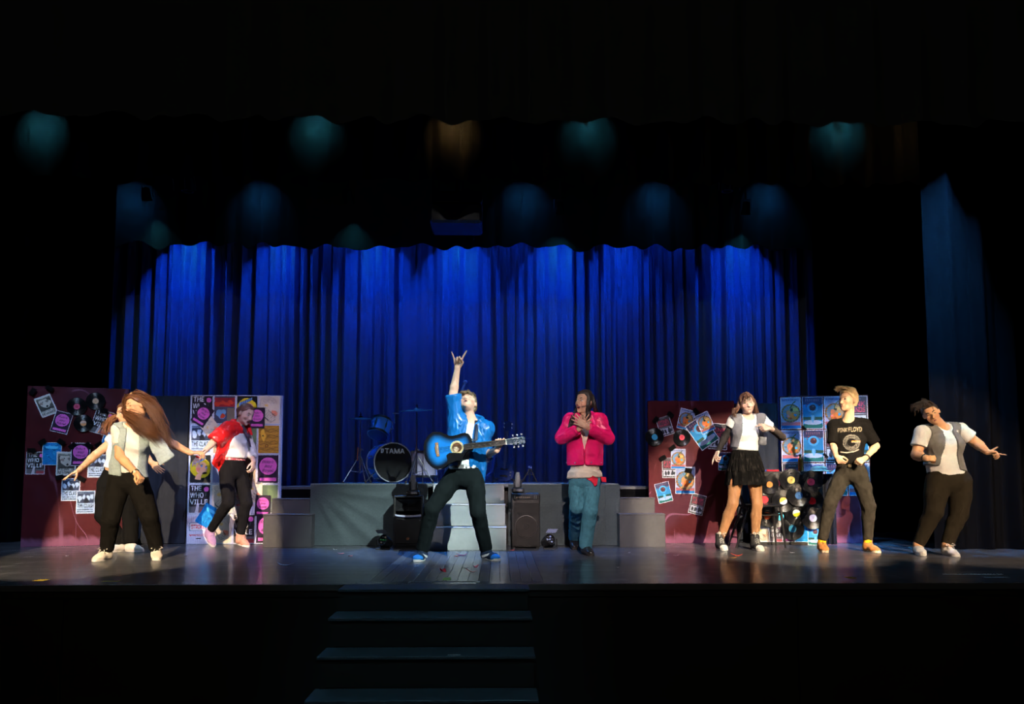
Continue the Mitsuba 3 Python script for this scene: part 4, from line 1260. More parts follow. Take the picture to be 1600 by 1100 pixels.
# small folded stand at the right end of the riser
fs = thing('folding_stand', 'small black folding stand on the riser right of the bass guitar', 'stand')
tp = at_y(828.5, 731, 3.7)
for x in (815.5, 839):
    b_ = at_y(x, 752, 3.7); b_[2] = RTZ + .01
    part(fs, 'leg', cyl(tp, b_, .008, 8), 'black_iron')
b_ = tp + [0, .22, 0]; b_[2] = RTZ + .01
part(fs, 'leg', cyl(tp, b_, .008, 8), 'black_iron')
part(fs, 'head', bx(tp[0] - .022, tp[0] + .022, tp[1] - .02, tp[1] + .02, tp[2] - .01, tp[2] + .025, .005), 'paint_satin', lin(40, 70, 140))
part(fs, 'brace', cyl(at_y(822, 742, 3.7), at_y(834, 742, 3.7), .005, 6), 'black_iron')
# microphone on a boom behind the guitarist
ms_ = thing('microphone_stand', 'microphone on a tall stand behind the guitarist, its blue head above the hair', 'microphone stand')
mt_ = at_y(727, 597, 3.9); me = at_y(722.5, 611, 3.9)
base = np.array([me[0] - .02, me[1] + .05, RTZ])
part(ms_, 'pole', cyl(base + [0, 0, .02], [base[0], base[1], me[2] - .05], .010, 10), 'black_iron')
part(ms_, 'base', lathe([(0, 0), (.13, 0), (.13, .012), (.03, .022), (0, .022)], 30, base, base + [0, 0, 1]), 'black_iron')
part(ms_, 'boom', cyl([base[0], base[1], me[2] - .06], mt_ - [.004, 0, .03], .008, 8), 'chrome')
part(ms_, 'microphone', cat([trimesh.creation.icosphere(2, .028, ).apply_translation(mt_), cyl(mt_ - [.006, 0, .02], me + [0, 0, .01], .014, 10, .018)]), 'paint_satin', lin(110, 160, 250), True)

# ------------------------------------------------------------------ loudspeakers, lamps on the floor
principled('speaker_black', (0.018, 0.017, 0.016), 0.5, spec=0.4)
principled('grille_black', (0.016, 0.014, 0.013), 0.7, spec=0.3)
YS = 2.80
sk = thing('pa_speaker', 'black loudspeaker with a wide horn, left of the centre steps', 'loudspeaker')
a_, b_ = X(615, YS), X(660.5, YS); hS = Zof(774.5, YS)
part(sk, 'cabinet', cat([hullm([[x, y, z] for x, yy in ((a_, 0), (b_, 0), (a_ + .05, .30), (b_ - .05, .30)) for y in [YS + yy] for z in (.035, hS * .64)]),
                         hullm([[x, YS + .14 + d, z] for x, d in ((a_, 0), (b_, 0), (a_ + .05, .16), (b_ - .05, .16)) for z in (hS * .64, hS)]),
                         bx(a_, a_ + .022, YS, YS + .16, hS * .64, hS, .004), bx(b_ - .022, b_, YS, YS + .16, hS * .64, hS, .004), bx(a_, b_, YS, YS + .16, hS - .02, hS, .004), bx(a_ + .01, b_ - .01, YS + .02, YS + .26, 0, .0355, .004)]), 'speaker_black')
fz = hS * .62
part(sk, 'grille', bx(a_ + .02, b_ - .02, YS - .012, YS - .001, .055, fz - .03, .006), 'grille_black')
mid = (a_ + b_) / 2
horn = []
for i, f in enumerate(np.linspace(0, 1, 6)):
    wv, hv = .12 * f ** .7 + .025, .055 * f + .012
    horn.append([[mid - wv, YS + .125 - .12 * f, hS * .82 - hv], [mid + wv, YS + .125 - .12 * f, hS * .82 - hv], [mid + wv, YS + .125 - .12 * f, hS * .82 + hv], [mid - wv, YS + .125 - .12 * f, hS * .82 + hv]])
V = np.array(horn).reshape(-1, 3)
F = [[i * 4 + j, (i + 1) * 4 + j, (i + 1) * 4 + (j + 1) % 4] for i in range(5) for j in range(4)] + [[i * 4 + j, (i + 1) * 4 + (j + 1) % 4, i * 4 + (j + 1) % 4] for i in range(5) for j in range(4)]
part(sk, 'horn', trimesh.Trimesh(V, np.array(F), process=False), 'black_gloss')
lipm = []
for t in np.linspace(-1, 1, 15):
    lipm.append([mid + t * (b_ - a_) * .44, YS - .005 - .02 * (1 - t * t), fz + .005 - .012 * (1 - t * t)])
part(sk, 'horn_lip', tube(lipm, .014, 8), 'paint_satin', lin(150, 150, 170), True)
part(sk, 'badge', lathe([(0, 0), (.018, 0), (.018, .004), (0, .006)], 20, [mid + .0, YS - .0125, .115], [mid, YS - 1, .115]), 'metal_paint', lin(190, 120, 80))
for x in (a_ + .03, b_ - .03):
    part(sk, 'screw', cyl([x, YS - .016, fz - .05], [x, YS - .0005, fz - .05], .007, 10), 'chrome')
am = thing('bass_amplifier', 'black bass amplifier with a round speaker, right of the centre steps', 'amplifier')
a_, b_ = X(801, YS - .02), X(843.5, YS - .02); hA = Zof(770.5, YS)
a0_ = a_ - .012
part(am, 'cabinet', bx(a0_, b_ + .004, YS, YS + .34, .012, hA, .012), 'speaker_black')
part(am, 'feet', cat([bx(x, x + .03, y, y + .03, 0, .0118) for x in (a_, b_ - .04) for y in (YS + .02, YS + .28)]), 'black_iron')
part(am, 'grille', bx(a_ + .012, b_ - .014, YS - .008, YS - .001, .03, hA - .115, .003), 'grille_black')
part(am, 'control_panel', bx(a_ + .012, b_ - .014, YS - .008, YS - .001, hA - .075, hA - .022, .003), 'black_gloss')
for i in range(7):
    part(am, 'knob', cyl([a_ + .05 + i * .024, YS - .022, hA - .047], [a_ + .05 + i * .024, YS - .0085, hA - .047], .008, 10), 'paint_satin', lin(150, 130, 110))
for x in (a_ + .024, b_ - .062, b_ - .04):
    part(am, 'switch', bx(x - .005, x + .006, YS - .018, YS - .0085, hA - .068, hA - .026, .002), 'chrome')
mz = .012 + (hA - .115) * .46; mx = (a_ + b_) / 2
part(am, 'speaker_ring', lathe([(.118, -.008), (.130, -.008), (.130, -.016), (.122, -.018), (.118, -.012), (.118, -.008)][::-1], 48, [mx, YS - .0, mz], [mx, YS + 1, mz]), 'paint_satin', lin(60, 56, 54), 40)
part(am, 'speaker_cone', lathe([(0, -.016), (.03, -.015), (.035, -.0095), (.11, -.0125), (.117, -.011)], 40, [mx, YS, mz], [mx, YS + 1, mz]), 'paint_matte', lin(46, 42, 40), 40)
part(am, 'side_handle', cat([bx(a0_ - .012, a0_, YS + .10, YS + .22, .40, .43, .004), bx(a0_ - .012, a0_, YS + .10, YS + .22, .22, .25, .004)]), 'black_iron')


def moving_head(cx, Y, z0, lab):
    k = thing('moving_head_light', lab, 'stage light', 'moving head lights on the loudspeakers')
    part(k, 'base', bx(cx - .075, cx + .075, Y + .03, Y + .19, z0 + .001, z0 + .058, .012), 'speaker_black')
    part(k, 'display', bx(cx - .02, cx + .05, Y + .0265, Y + .0295, z0 + .020, z0 + .044), 'paint_gloss', lin(150, 150, 150))
    part(k, 'yoke', cat([bx(cx - .048, cx - .033, Y + .075, Y + .145, z0 + .0585, z0 + .16, .005), bx(cx + .033, cx + .048, Y + .075, Y + .145, z0 + .0585, z0 + .16, .005)]), 'speaker_black')
    part(k, 'lamp_body', lathe([(0, -.085), (.028, -.085), (.031, -.02), (.0305, .04), (.020, .085), (0, .09)], 24, [cx, Y + .11, z0 + .155], [cx, Y + .10, z0 + 1]), 'paint_satin', lin(120, 122, 124), 40)


moving_head(X(645.5, 2.9), 2.80, hS, 'small moving head light standing on the horn loudspeaker')
moving_head(X(809, 2.9), 2.82, hA, 'small moving head light standing on the bass amplifier')


def par_can(px, py, yaw, lab, lens, tint):
    Y = 2.72
    c = at_y(px, py, Y)
    k = thing('par_light', lab, 'stage light', 'small lamps on the stage floor')
    d = unit([math.sin(yaw), -math.cos(yaw) * .8, .45])
    part(k, 'housing', lathe([(0, .14), (.045, .135), (.060, .09), (.066, .0), (.058, .0), (.052, .06), (0, .065)], 24, c, c - d), 'speaker_black', smooth=40)
    part(k, 'bracket', cat([cyl(c + [-.075, .03, .0], [c[0] - .075, c[1] + .03, .01], .007, 8), cyl(c + [.075, .03, .0], [c[0] + .075, c[1] + .03, .01], .007, 8), bx(c[0] - .08, c[0] + .08, c[1] - .03, c[1] + .07, 0, .014, .003)]), 'black_iron')
    u = unit(np.cross(d, [0, 0, 1.0])); v = np.cross(u, d)
    for i in range(7):
        a = i * 1.0472
        o = c - d * .012 + (u * math.cos(a) + v * math.sin(a)) * (.036 if i < 6 else 0)
        s_ = trimesh.creation.icosphere(1, .013); s_.apply_translation(o)
        part(k, 'lens', s_, 'paint_gloss', lens[i % len(lens)], True)
    part(k, 'flap', hullm([c + d * .005 + [x, 0, z] + d * y for x in (-.055, .055) for y, z in ((0, .066), (.05, .085)) for z in (z, z + .004)]), 'paint_satin', tint)
    part(k, 'tail', cat([bx(c[0] - .04, c[0] + .04, c[1] + .08, c[1] + .17, .0, .07, .008)]), 'speaker_black')


par_can(598, 843, -.5, 'floor lamp with green glints, left of the horn loudspeaker', [lin(60, 130, 70), lin(40, 46, 44), lin(150, 130, 110)], lin(90, 90, 90))
par_can(860, 842, .5, 'floor lamp with pale blue flaps, right of the bass amplifier', [lin(150, 160, 190), lin(60, 60, 66)], lin(170, 180, 215))

# ------------------------------------------------------------------ things on the stage floor
def scrap(name, lab, catg, px, py, w, h, ang, colour, group=None, curl=.004, seed=0):
    p = at_z(px, py, 0.0)
    R = np.random.default_rng(seed + int(px))
    n = 9
    t = np.arange(n) * 2 * np.pi / n
    r = R.uniform(.65, 1.1, n)
    pts = np.c_[np.cos(t) * r * w / 2, np.sin(t) * r * h / 2]
    m = extrude(Polygon(pts).buffer(0), .0015)
    m = m.subdivide()
    v = m.vertices.copy(); v[:, 2] += curl * np.abs(v[:, 0] / w * 2) ** 2
    m.vertices = v
    m.apply_transform(rotz(ang)); m.apply_translation([p[0], p[1], .0014])
    k = thing(name, lab, catg, group)
    part(k, None, m, 'paint_matte', colour)


SC = 'paper scraps on the stage floor'
for i, (px, py, w, h, a, c, lab) in enumerate(((722, 868, .14, .10, 5, lin(205, 110, 100), 'large torn pink petal scrap in front of the centre steps'), (713, 869, .07, .06, 30, lin(190, 80, 60), 'rust coloured scrap touching the large pink one'), (692, 893, .05, .12, 25, lin(220, 60, 70), 'curled red scrap left on the planked floor'), (743, 886, .06, .10, 10, lin(225, 120, 120), 'pink curled scrap right on the planked floor'), (727, 888, .07, .02, 10, lin(20, 24, 24), 'small black scrap between the guitarist\'s shoes'), (738, 894, .12, .015, -15, lin(150, 70, 70), 'thin reddish strip on the planked floor'),
                                                (446, 883.5, .17, .05, 4, lin(205, 210, 215), 'flat white paper lying left on the stage floor'), (533, 865, .08, .07, 20, lin(170, 100, 100), 'dusty pink scrap before the draped riser'), (547, 869, .05, .05, 60, lin(160, 90, 90), 'small pink scrap right of the dusty pink one'), (800, 860, .07, .06, 15, lin(215, 110, 120), 'pink scrap in front of the bass amplifier'), (1152, 868.5, .14, .07, -5, lin(215, 70, 50), 'orange red scrap between the high-top sneakers'), (1145, 872, .09, .05, 10, lin(190, 150, 60), 'yellow scrap in front of the high-top sneakers'), (1041, 864.5, .06, .03, 0, lin(190, 190, 190), 'white scrap in front of the right grey boxes'), (1056, 868.5, .06, .03, 0, lin(180, 180, 180), 'second white scrap in front of the right grey boxes'), (983, 864, .04, .03, 0, lin(185, 185, 190), 'white fleck just right of the blue jeans'), (524, 859, .05, .03, 0, lin(180, 185, 190), 'white fleck at the foot of the draped riser'), (965, 887, .03, .03, 0, lin(180, 180, 180), 'white fleck near the front edge right of the blue jeans'), (290, 869, .03, .03, 0, lin(40, 40, 44), 'dark fleck between the left group and the red jacket'), (105, 869, .03, .03, 0, lin(190, 190, 200), 'white fleck left of the white sneakers'), (1238, 864, .06, .03, 0, lin(190, 190, 200), 'white fleck left of the tan shoes'))):
    scrap('paper_scrap', lab, 'paper scrap', px, py, w, h, a, c, SC, .03 if w > .1 or h > .09 else .008, i)


def floor_tape(px0, px1, py, dep, colour, lab):
    a, b = at_z(px0, py, 0), at_z(px1, py, 0)
    m = bx(a[0], b[0], a[1], a[1] + dep, .0002, .0016)
    k = thing('floor_tape', lab, 'tape', 'tape marks on the stage floor')
    part(k, None, m, 'paint_matte', colour)


floor_tape(691, 703, 906.5, .14, lin(110, 150, 80), 'green tape mark at the front edge above the stage steps')
floor_tape(50, 66, 908, .10, lin(190, 160, 50), 'yellow tape mark at the far left of the front edge')
floor_tape(157, 184, 909, .05, lin(170, 150, 60), 'long yellow tape mark at the front edge under the left group')
floor_tape(1327, 1339, 904, .10, lin(190, 160, 50), 'yellow tape mark at the front edge under the tan shoes')
floor_tape(1476, 1569, 898, .035, lin(205, 205, 205), 'long white tape strip at the lower right of the stage')
floor_tape(1540, 1580, 903, .05, lin(120, 125, 130), 'grey tape strip under the long white one')
fr = thing('floor_hatch', 'slim metal hatch frame at the front edge above the stage steps', 'hatch frame')
a_, b_ = at_z(640, 908, 0), at_z(751, 903, 0)
x0_, x1_, y0_, y1_ = a_[0], b_[0], .035, .105
part(fr, None, cat([bx(x0_ + .02, x1_, y1_, y1_ + .012, .0002, .004), bx(x1_ - .03, x1_, y0_, y1_, .0002, .004), bx(x0_, x0_ + .02, y0_, y1_, .0002, .004)]), 'riser_edge_metal')

# ------------------------------------------------------------------ overhead
pj = thing('projector', 'dark projector hanging above the middle of the stage', 'projector')
YP = 3.70
a_, b_ = at_y(671, 347, YP), at_y(753, 297, YP)
part(pj, 'housing', bx(a_[0], b_[0], YP, YP + .55, a_[2], a_[2] + (b_[2] - a_[2]) * .62, .03), 'paint_satin', lin(40, 42, 50))
part(pj, 'top_tray', bx(a_[0] + .03, b_[0], YP + .02, YP + .50, a_[2] + (b_[2] - a_[2]) * .64, a_[2] + (b_[2] - a_[2]) * .98, .01), 'paint_satin', lin(26, 27, 30))
part(pj, 'lens', lathe([(.055, 0), (.075, 0), (.075, .04), (0, .045)], 24, [(a_[0] + b_[0]) / 2, YP - .012, a_[2] + .14], [(a_[0] + b_[0]) / 2, YP + 1, a_[2] + .14]), 'black_gloss')
cxp = (a_[0] + b_[0]) / 2
part(pj, 'pole', cyl([cxp, YP + .28, b_[2] - .005], [cxp, YP + .28, 8.0], .025, 12), 'black_iron')
for px, wh in ((288, 'left'), (1140, 'right')):
    c = at_y(px, 285, 3.62)
    k = thing('hanging_lamp', f'dark stage lamp hanging below the second border, {wh} of the projector', 'stage light', 'lamps hanging under the second border')
    part(k, 'body', lathe([(0, .16), (.06, .15), (.075, .0), (.075, -.14), (.062, -.14), (.058, -.02), (0, -.01)], 24, c + [0, .1, .06], c + [0, .08, 1]), 'speaker_black', smooth=40)
    for dx in (-.15, .0, .13):
        part(k, 'yoke_arm', tube([c + [dx - .02, 0, .14], c + [dx, -.01, .05], c + [dx + .01, 0, -.04], c + [dx + .005, .02, -.10]], .010, 6), 'paint_satin', lin(70, 80, 100), True)
    part(k, 'crossbar', cat([cyl(c + [-.18, 0, .14], c + [.18, 0, .14], .012, 8), cyl(c + [0, 0, .14], [c[0], c[1], 8.0], .02, 10)]), 'black_iron')

for i, (px, py) in enumerate(((230, 314), (545, 319), (875, 336), (1165, 336))):
    c = at_y(px, py, 5.2)
    k = thing('border_lamp', ('leftmost small dark lamp casting a cyan glow on the rear border', 'small dark lamp casting a cyan glow left of the hanging projector', 'small dark lamp casting a cyan glow right of the hanging projector', 'rightmost small dark lamp casting a cyan glow on the rear border')[i], 'stage light', 'small lamps before the rear border')
    part(k, 'housing', lathe([(0, .20), (.05, .19), (.065, .05), (.075, -.0), (.068, -.0), (.06, .04), (0, .05)], 24, c, c + [0, -.25, .75]), 'speaker_black', smooth=40)
    part(k, 'yoke', tube([c + [-.085, 0, .06], c + [-.085, -.02, .24], c + [.085, -.02, .24], c + [.085, 0, .06]], .008, 6), 'black_iron')
    part(k, 'hanger', cyl(c + [0, -.02, .24], [c[0], c[1] - .02, 10.0], .012, 8), 'black_iron')

# ------------------------------------------------------------------ people
def head_frame(yaw, pitch, roll):
    y, p, r = map(math.radians, (yaw, pitch, roll))
    f = np.array([math.sin(y) * math.cos(p), -math.cos(y) * math.cos(p), math.sin(p)])
    a = np.array([math.cos(y), math.sin(y), 0.0])
    u = np.cross(f, a)
    return f, a * math.cos(r) - u * math.sin(r), u * math.cos(r) + a * math.sin(r)


class Head:
    """Local axes: x across (viewer's right when facing the camera), y forward, z up; metres at scale 1."""
    def __init__(self, c, yaw=0, pitch=0, roll=0, s=1.0, fem=False):
        self.f, self.a, self.u = head_frame(yaw, pitch, roll)
        self.c, self.s, self.fem = np.asarray(c, float), s, fem
        self.R = np.stack([self.a, self.f, self.u], 1)

    def w(self, x, y, z):
        return self.c + self.R @ (np.array([x, y, z]) * self.s)

    def add(self, S, mouth=0.0):
        s, R, w = self.s, self.R, self.w
        S.ell(w(0, -.012, .034), np.array([.074, .094, .084]) * s, R, .02)
        S.ell(w(0, .026, -.022), np.array([.064, .064, .082]) * s, R, .03)
        j = .84 if self.fem else 1.0
        S.ell(w(0, .045, -.070 - .01 * mouth), np.array([.046 * j, .042, .036]) * s, R, .03)
        S.ell(w(0, .072, -.096 - .014 * mouth), np.array([.019 * j, .017, .016]) * s, R, .022)
        for q in (-1, 1):
            S.ell(w(q * .040, .060, -.028), np.array([.022, .022, .020]) * s, R, .02)
            S.ell(w(q * .032, .094, .008), np.array([.017, .015, .012]) * s, R, .012, 's')
            S.ell(w(q * .077, -.008, -.006), np.array([.011, .018, .031]) * s, R, .008)
        S.ell(w(0, .076, .028), np.array([.044, .013, .010]) * s, R, .014)
        S.cap(w(0, .086, .008), w(0, .107, -.030), .0085 * s, .0125 * s, .010)
        S.ell(w(0, .096, -.036), np.array([.0185, .010, .0085]) * s, R, .006)
        S.ell(w(0, .086, -.062), np.array([.024, .009, .012]) * s, R, .008)
        if mouth > 0:
            S.ell(w(0, .096, -.064 - .006 * mouth), np.array([.020, .016, .006 + .012 * mouth]) * s, R, .004, 's')
        return S


def hand(S, wrist, d, n, side, curl=(.15, .15, .15, .15), thumb=0.3, spread=0.10, s=1.0, tdir=None):
    """wrist point, direction of the metacarpals, normal of the palm side; side = +1/-1: which way along d x n the thumb lies."""
    d = unit(d)
    n = np.asarray(n, float); n = unit(n - d * (n @ d))
    b = np.cross(d, n) * side
    wrist = np.asarray(wrist, float)
    S.ecap(wrist + d * .012 * s, wrist + d * .080 * s, .025 * s, .016 * s, .038 * s, .0125 * s, b, .018)
    LEN = [(.040, .025, .021), (.044, .029, .023), (.041, .027, .022), (.032, .020, .019)]
    for i in range(4):
        o = (.030, .010, -.010, -.029)[i]
        p = wrist + d * (.086, .090, .086, .078)[i] * s + b * o * s
        S.cap(wrist + d * .05 * s + b * o * .8 * s, p, .0115 * s, .0098 * s, .008)
        a = (1.5 - i) * spread * (1 - min(curl[i], 1))
        dd = unit(d * math.cos(a) + b * math.sin(a))
        ang = 0.0
        r = .0092 * s
        for k, L in enumerate(LEN[i]):
            ang += curl[i] * (1.35, 1.55, 0.9)[k]
            q = p + (dd * math.cos(ang) + n * math.sin(ang)) * L * s
            S.cap(p, q, r, r * .9, .004)
            p, r = q, r * .9
    tb = wrist + d * .028 * s + b * .022 * s + n * .006 * s
    t1 = unit(b * (0.95 - .5 * thumb) + d * .75 + n * (.15 + .5 * thumb)) if tdir is None else unit(tdir)
    t2 = unit(t1 * (1 - .6 * thumb) + d * .35 + n * .55 * thumb - b * .7 * thumb)
    p1 = tb + t1 * .042 * s
    p2 = p1 + t2 * .032 * s
    p3 = p2 + unit(t2 + d * .15 - b * .25 * thumb) * .026 * s
    S.cap(tb, p1, .0145 * s, .0110 * s, .012).cap(p1, p2, .0105 * s, .0095 * s, .006).cap(p2, p3, .0095 * s, .008 * s, .004)


BODY = dict(pelv=(.158, .112), waist=(.128, .098), chest=(.150, .112), sho=(.135, .078), neck=.054, shr=.058, arm=(.054, .042, .029), leg=(.088, .058, .040))


class Person:
    def __init__(self, key_label, J, B=None, skin=(0.5, 0.3, 0.2)):
        self.key = thing('person', key_label, 'person')
        self.J = {k: np.asarray(v, float) for k, v in J.items()}
        self.B = {**BODY, **(B or {})}
        J = self.J
        self.skin = skin
        self.lat = unit(J['sr'] - J['sl'])
        self.hipc = (J['hl'] + J['hr']) / 2
        self.latH = unit(J['hr'] - J['hl'])
        if 'front' in J:
            self.F = unit(J['front'])
        else:
            self.F = unit(np.cross(self.lat, unit(J['chest'] - self.hipc)))
        self.up = unit(J['chest'] - self.hipc)
        self.up2 = unit(J['neck'] - J['waist'])
        self.U = unit(np.cross(self.F, self.up))          # towards viewer's right when facing the camera
        if self.U @ self.lat < 0: self.U = -self.U

    def torso(self, S, g=0.0, k=.05, low=True, hipg=None):
        J, B = self.J, self.B
        hg = g if hipg is None else hipg
        top = (J['sl'] + J['sr']) / 2 * .6 + J['neck'] * .4 - self.up2 * .035
        if low:
            S.ecap(self.hipc - self.up * .02, J['waist'], B['pelv'][0] + hg, B['pelv'][1] + hg, B['waist'][0] + g, B['waist'][1] + g, self.latH, k)
        S.ecap(J['waist'], J['chest'], B['waist'][0] + g, B['waist'][1] + g, B['chest'][0] + g, B['chest'][1] + g, self.lat, k)
        S.ecap(J['chest'], top, B['chest'][0] + g, B['chest'][1] + g, B['sho'][0] + g, B['sho'][1] + g, self.lat, k)
        for s in ('sl', 'sr'):
            S.cap(J[s], J['neck'] * .75 + J[s] * .25 - self.up2 * .01, B['shr'] + g, B['shr'] * .72 + g * .7, k)
        if B.get('bust'):
            for q in (-1, 1):
                S.ell(J['chest'] + self.F * (B['chest'][1] * .62) + self.U * q * .068 - self.up2 * .01, np.array([.062, .052, .064]) * B['bust'] + g, np.stack([self.U, self.F, self.up2], 1), .05)
        return S

    def arm(self, S, s, g=0.0, frac=2.0, k=.03, rr=None):
        """frac: 0..1 down to the elbow, 1..2 down to the wrist."""
        J, B = self.J, self.B
        r = [x + g for x in (rr or B['arm'])]
        sh, el, wr = J['s' + s], J['e' + s], J['w' + s]
        if frac <= 1:
            e = sh + (el - sh) * frac
            S.cap(sh, e, r[0], r[0] + (r[1] - r[0]) * frac, k)
        else:
            f = frac - 1
            S.cap(sh, el, r[0], r[1], k)
            m = el + (wr - el) * .28
            if f > .3 and rr is None:
                S.cap(el, m, r[1], r[1] * 1.0 + g * 0, .02)
                S.cap(m, el + (wr - el) * f, r[1], r[1] + (r[2] - r[1]) * f, .02)
            else:
                S.cap(el, el + (wr - el) * f, r[1], r[1] + (r[2] - r[1]) * f, .02)
        return S

    def sleeve(self, S, s, g, frac, k=.03, rr=None, flare=0.0, cuff=0.0):
        """A sleeve with a flat end at frac (0..1 down to the elbow, 1..2 down to the wrist)."""
        J = self.J
        A = SDF()
        self.arm(A, s, g, min(frac + .12, 2.0) if frac <= 1 else 2.0, rr=rr)
        sh, el, wr = J['s' + s], J['e' + s], J['w' + s]
        a, b = (sh, el) if frac <= 1 else (el, wr)
        f = frac if frac <= 1 else frac - 1
        p, d = a + (b - a) * f, unit(b - a)
        if cuff:
            r = (rr or [x + g for x in self.B['arm']])
            A.cap(p - d * .03, p, r[1] + cuff, None, .012)
        if frac <= 1:
            A.cut(d, p)
        else:
            rem = np.linalg.norm(wr - el) * (1 - f) + .07
            A.sub(lambda P: np.maximum(-((P - p) @ d), np.linalg.norm(P - p, axis=1) - rem))
        lo, hi = np.min([o[1] for o in A.ops if o[3] == 'u'], 0), np.max([o[2] for o in A.ops if o[3] == 'u'], 0)
        S.add(A.eval, lo, hi, 'u', k)
        return S

    def leg(self, S, s, g=0.0, k=.03, rr=None, frac=2.0):
        J, B = self.J, self.B
        r = [x + g for x in (rr or B['leg'])]
        h, kn, an = J['h' + s], J['k' + s], J['a' + s]
        top = h + (self.hipc - h) * .12
        S.cap(top, h + (kn - h) * .45, r[0], r[0] * .6 + r[1] * .4, k)
        S.cap(h + (kn - h) * .45, kn, r[0] * .6 + r[1] * .4, r[1], .02)
        bk = -self.F * .012
        c = kn + (an - kn) * .32 + bk
        rc = r[1] * .82 + .012 if rr is None else r[1] * .68 + r[2] * .32
        S.cap(kn, c, r[1], rc, .02)
        if frac > 1.99:
            S.cap(c, an, rc, r[2], .02)
        else:
            e = kn + (an - kn) * (frac - 1)
            S.cap(c, e, rc, rc + (r[2] - rc) * (frac - 1.32) / .68, .02)
        return S

    def body(self, head, hands, mouth=0.0, h=0.0070, paint=None, bare_feet=True):
        J, B = self.J, self.B
        S = SDF()
        self.torso(S, -.006)
        self.head = head
        S.cap(J['neck'] - self.up2 * .02, head.w(0, -.022, -.055), B['neck'] * 1.04, B['neck'] * .95, .03)
        head.add(S, mouth)
        for s in 'lr':
            self.arm(S, s)
            if s in hands:
                hk = dict(hands[s])
                hand(S, J['w' + s], hk.pop('d'), hk.pop('n'), hk.pop('side'), **hk)
            self.leg(S, s)
            S.cap(J['a' + s], J['a' + s] + J.get('td' + s, np.array([0, -1, 0])) * .02 - np.array([0, 0, .045]), B['leg'][2] * .9, .02, .02)
        m = S.mesh(h)
        q = (m.vertices - head.c) @ head.R / head.s
        col = np.tile(np.array(self.skin, float), (len(m.vertices), 1))
        near = np.linalg.norm(q, axis=1) < .14
        blush = near & (np.abs(np.abs(q[:, 0]) - .045) < .02) & (np.abs(q[:, 2] + .03) < .02) & (q[:, 1] > .04)
        col[blush] *= [1.0, .86, .84]
        if mouth > 0:
            ins = near & (np.abs(q[:, 0]) < .019) & (np.abs(q[:, 2] + .064 + .006 * mouth) < .005 + .012 * mouth) & (q[:, 1] > .055)
            col[ins] = [.05, .008, .008]
        if paint:
            paint(m.vertices, col)
        part(self.key, 'body', m, 'skin_paint', col, smooth=True)
        return self

    def face(self, iris=(.03, .02, .015), brow=(.03, .02, .012), eyes='open', lips=(.35, .09, .08), mouth='closed', mo=0.0, brow_tilt=0.0, look=(0, 0)):
        H = self.head
        s = H.s
        for q in (-1, 1):
            if eyes == 'open':
                e = trimesh.creation.icosphere(2, 1.0); e.apply_scale(np.array([.0135, .0085, .0068]) * s)
                ir = trimesh.creation.icosphere(2, .0066 * s)
                V = np.vstack([e.vertices + [0, 0, 0]])
                M = np.eye(4); M[:3, :3] = H.R; M[:3, 3] = H.w(q * .032, .0765, .006)
                e.apply_transform(M)
                eye = part(self.key, 'eye', e, 'paint_gloss', [.72, .70, .68], True)
                M2 = M.copy(); M2[:3, 3] = H.w(q * .032 + look[0], .0815, .0065 + look[1])
                ir.apply_transform(M2)
                part(eye, 'iris', ir, 'paint_gloss', list(iris), True)
                lid = tube([H.w(q * .032 + t * .0145, .0825 - abs(t) * .006, .013 - .006 * t * t) for t in np.linspace(-1, 1, 7)], .0022 * s, 6)
                part(eye, 'lashes', lid, 'paint_matte', [.012, .008, .006], True)
            else:
                lid = tube([H.w(q * .032 + t * .0145, .0815 - abs(t) * .007, .002 + (.005 if eyes == 'smile' else -.001) * (1 - t * t)) for t in np.linspace(-1, 1, 9)], .0024 * s, 6)
                part(self.key, 'closed_eyelid', lid, 'paint_matte', [.03, .015, .01], True)
            bt = [H.w(q * (.014 + .034 * t), .0885 - .016 * t * t, .026 + .008 * math.sin(t * 2.2) + brow_tilt * (t - .5) * .02) for t in np.linspace(0, 1, 7)]
            part(self.key, 'eyebrow', tube(bt, np.array([.0034, .0038, .0038, .0036, .0032, .0026, .0016]) * s, 6), 'hair_paint', list(brow), True)
            n = trimesh.creation.icosphere(1, .0032 * s); n.apply_translation(H.w(q * .0075, .1035, -.0425))
            part(self.key, 'nostril', n, 'paint_matte', [self.skin[0] * .18, self.skin[1] * .12, self.skin[2] * .12], True)
        if mouth == 'closed':
            for z, r in ((-.0605, .0042), (-.0675, .0048)):
                part(self.key, 'lip', tube([H.w(t * .023, .0945 - .013 * t * t, z + (.0065 * t * t if mo == 0 else mo * t * t)) for t in np.linspace(-1, 1, 9)], np.array([.3, .65, .9, 1, .9, 1, .9, .65, .3]) * r * s, 7), 'skin_paint', list(lips), True)
        else:
            hgt = .006 + .012 * mo
            zc = -.064 - .006 * mo
            ring = [H.w(.0215 * math.cos(t), .0925 - .010 * math.cos(t) ** 2, zc + hgt * math.sin(t)) for t in np.linspace(0, 2 * math.pi, 20, endpoint=False)]
            part(self.key, 'lip', tube(ring, .0042 * s, 7, closed=True), 'skin_paint', list(lips), True)
            d = [H.w(.019 * math.cos(t), .086 - .008 * math.cos(t) ** 2, zc + (hgt - .002) * math.sin(t)) for t in np.linspace(0, 2 * math.pi, 16, endpoint=False)]
            V = np.vstack([d, [H.w(0, .078, zc)]])
            part(self.key, 'mouth_opening', trimesh.Trimesh(V, [[i, (i + 1) % 16, 16] for i in range(16)], process=False), 'paint_matte', [.02, .004, .004])
            if mo > .35:
                th = tube([H.w(t * .014, .088 - .006 * t * t, zc + hgt * .62 - .002 * t * t) for t in np.linspace(-1, 1, 7)], .0034 * s, 6)
                part(self.key, 'teeth', th, 'paint_gloss', [.75, .72, .66], True)
        return self

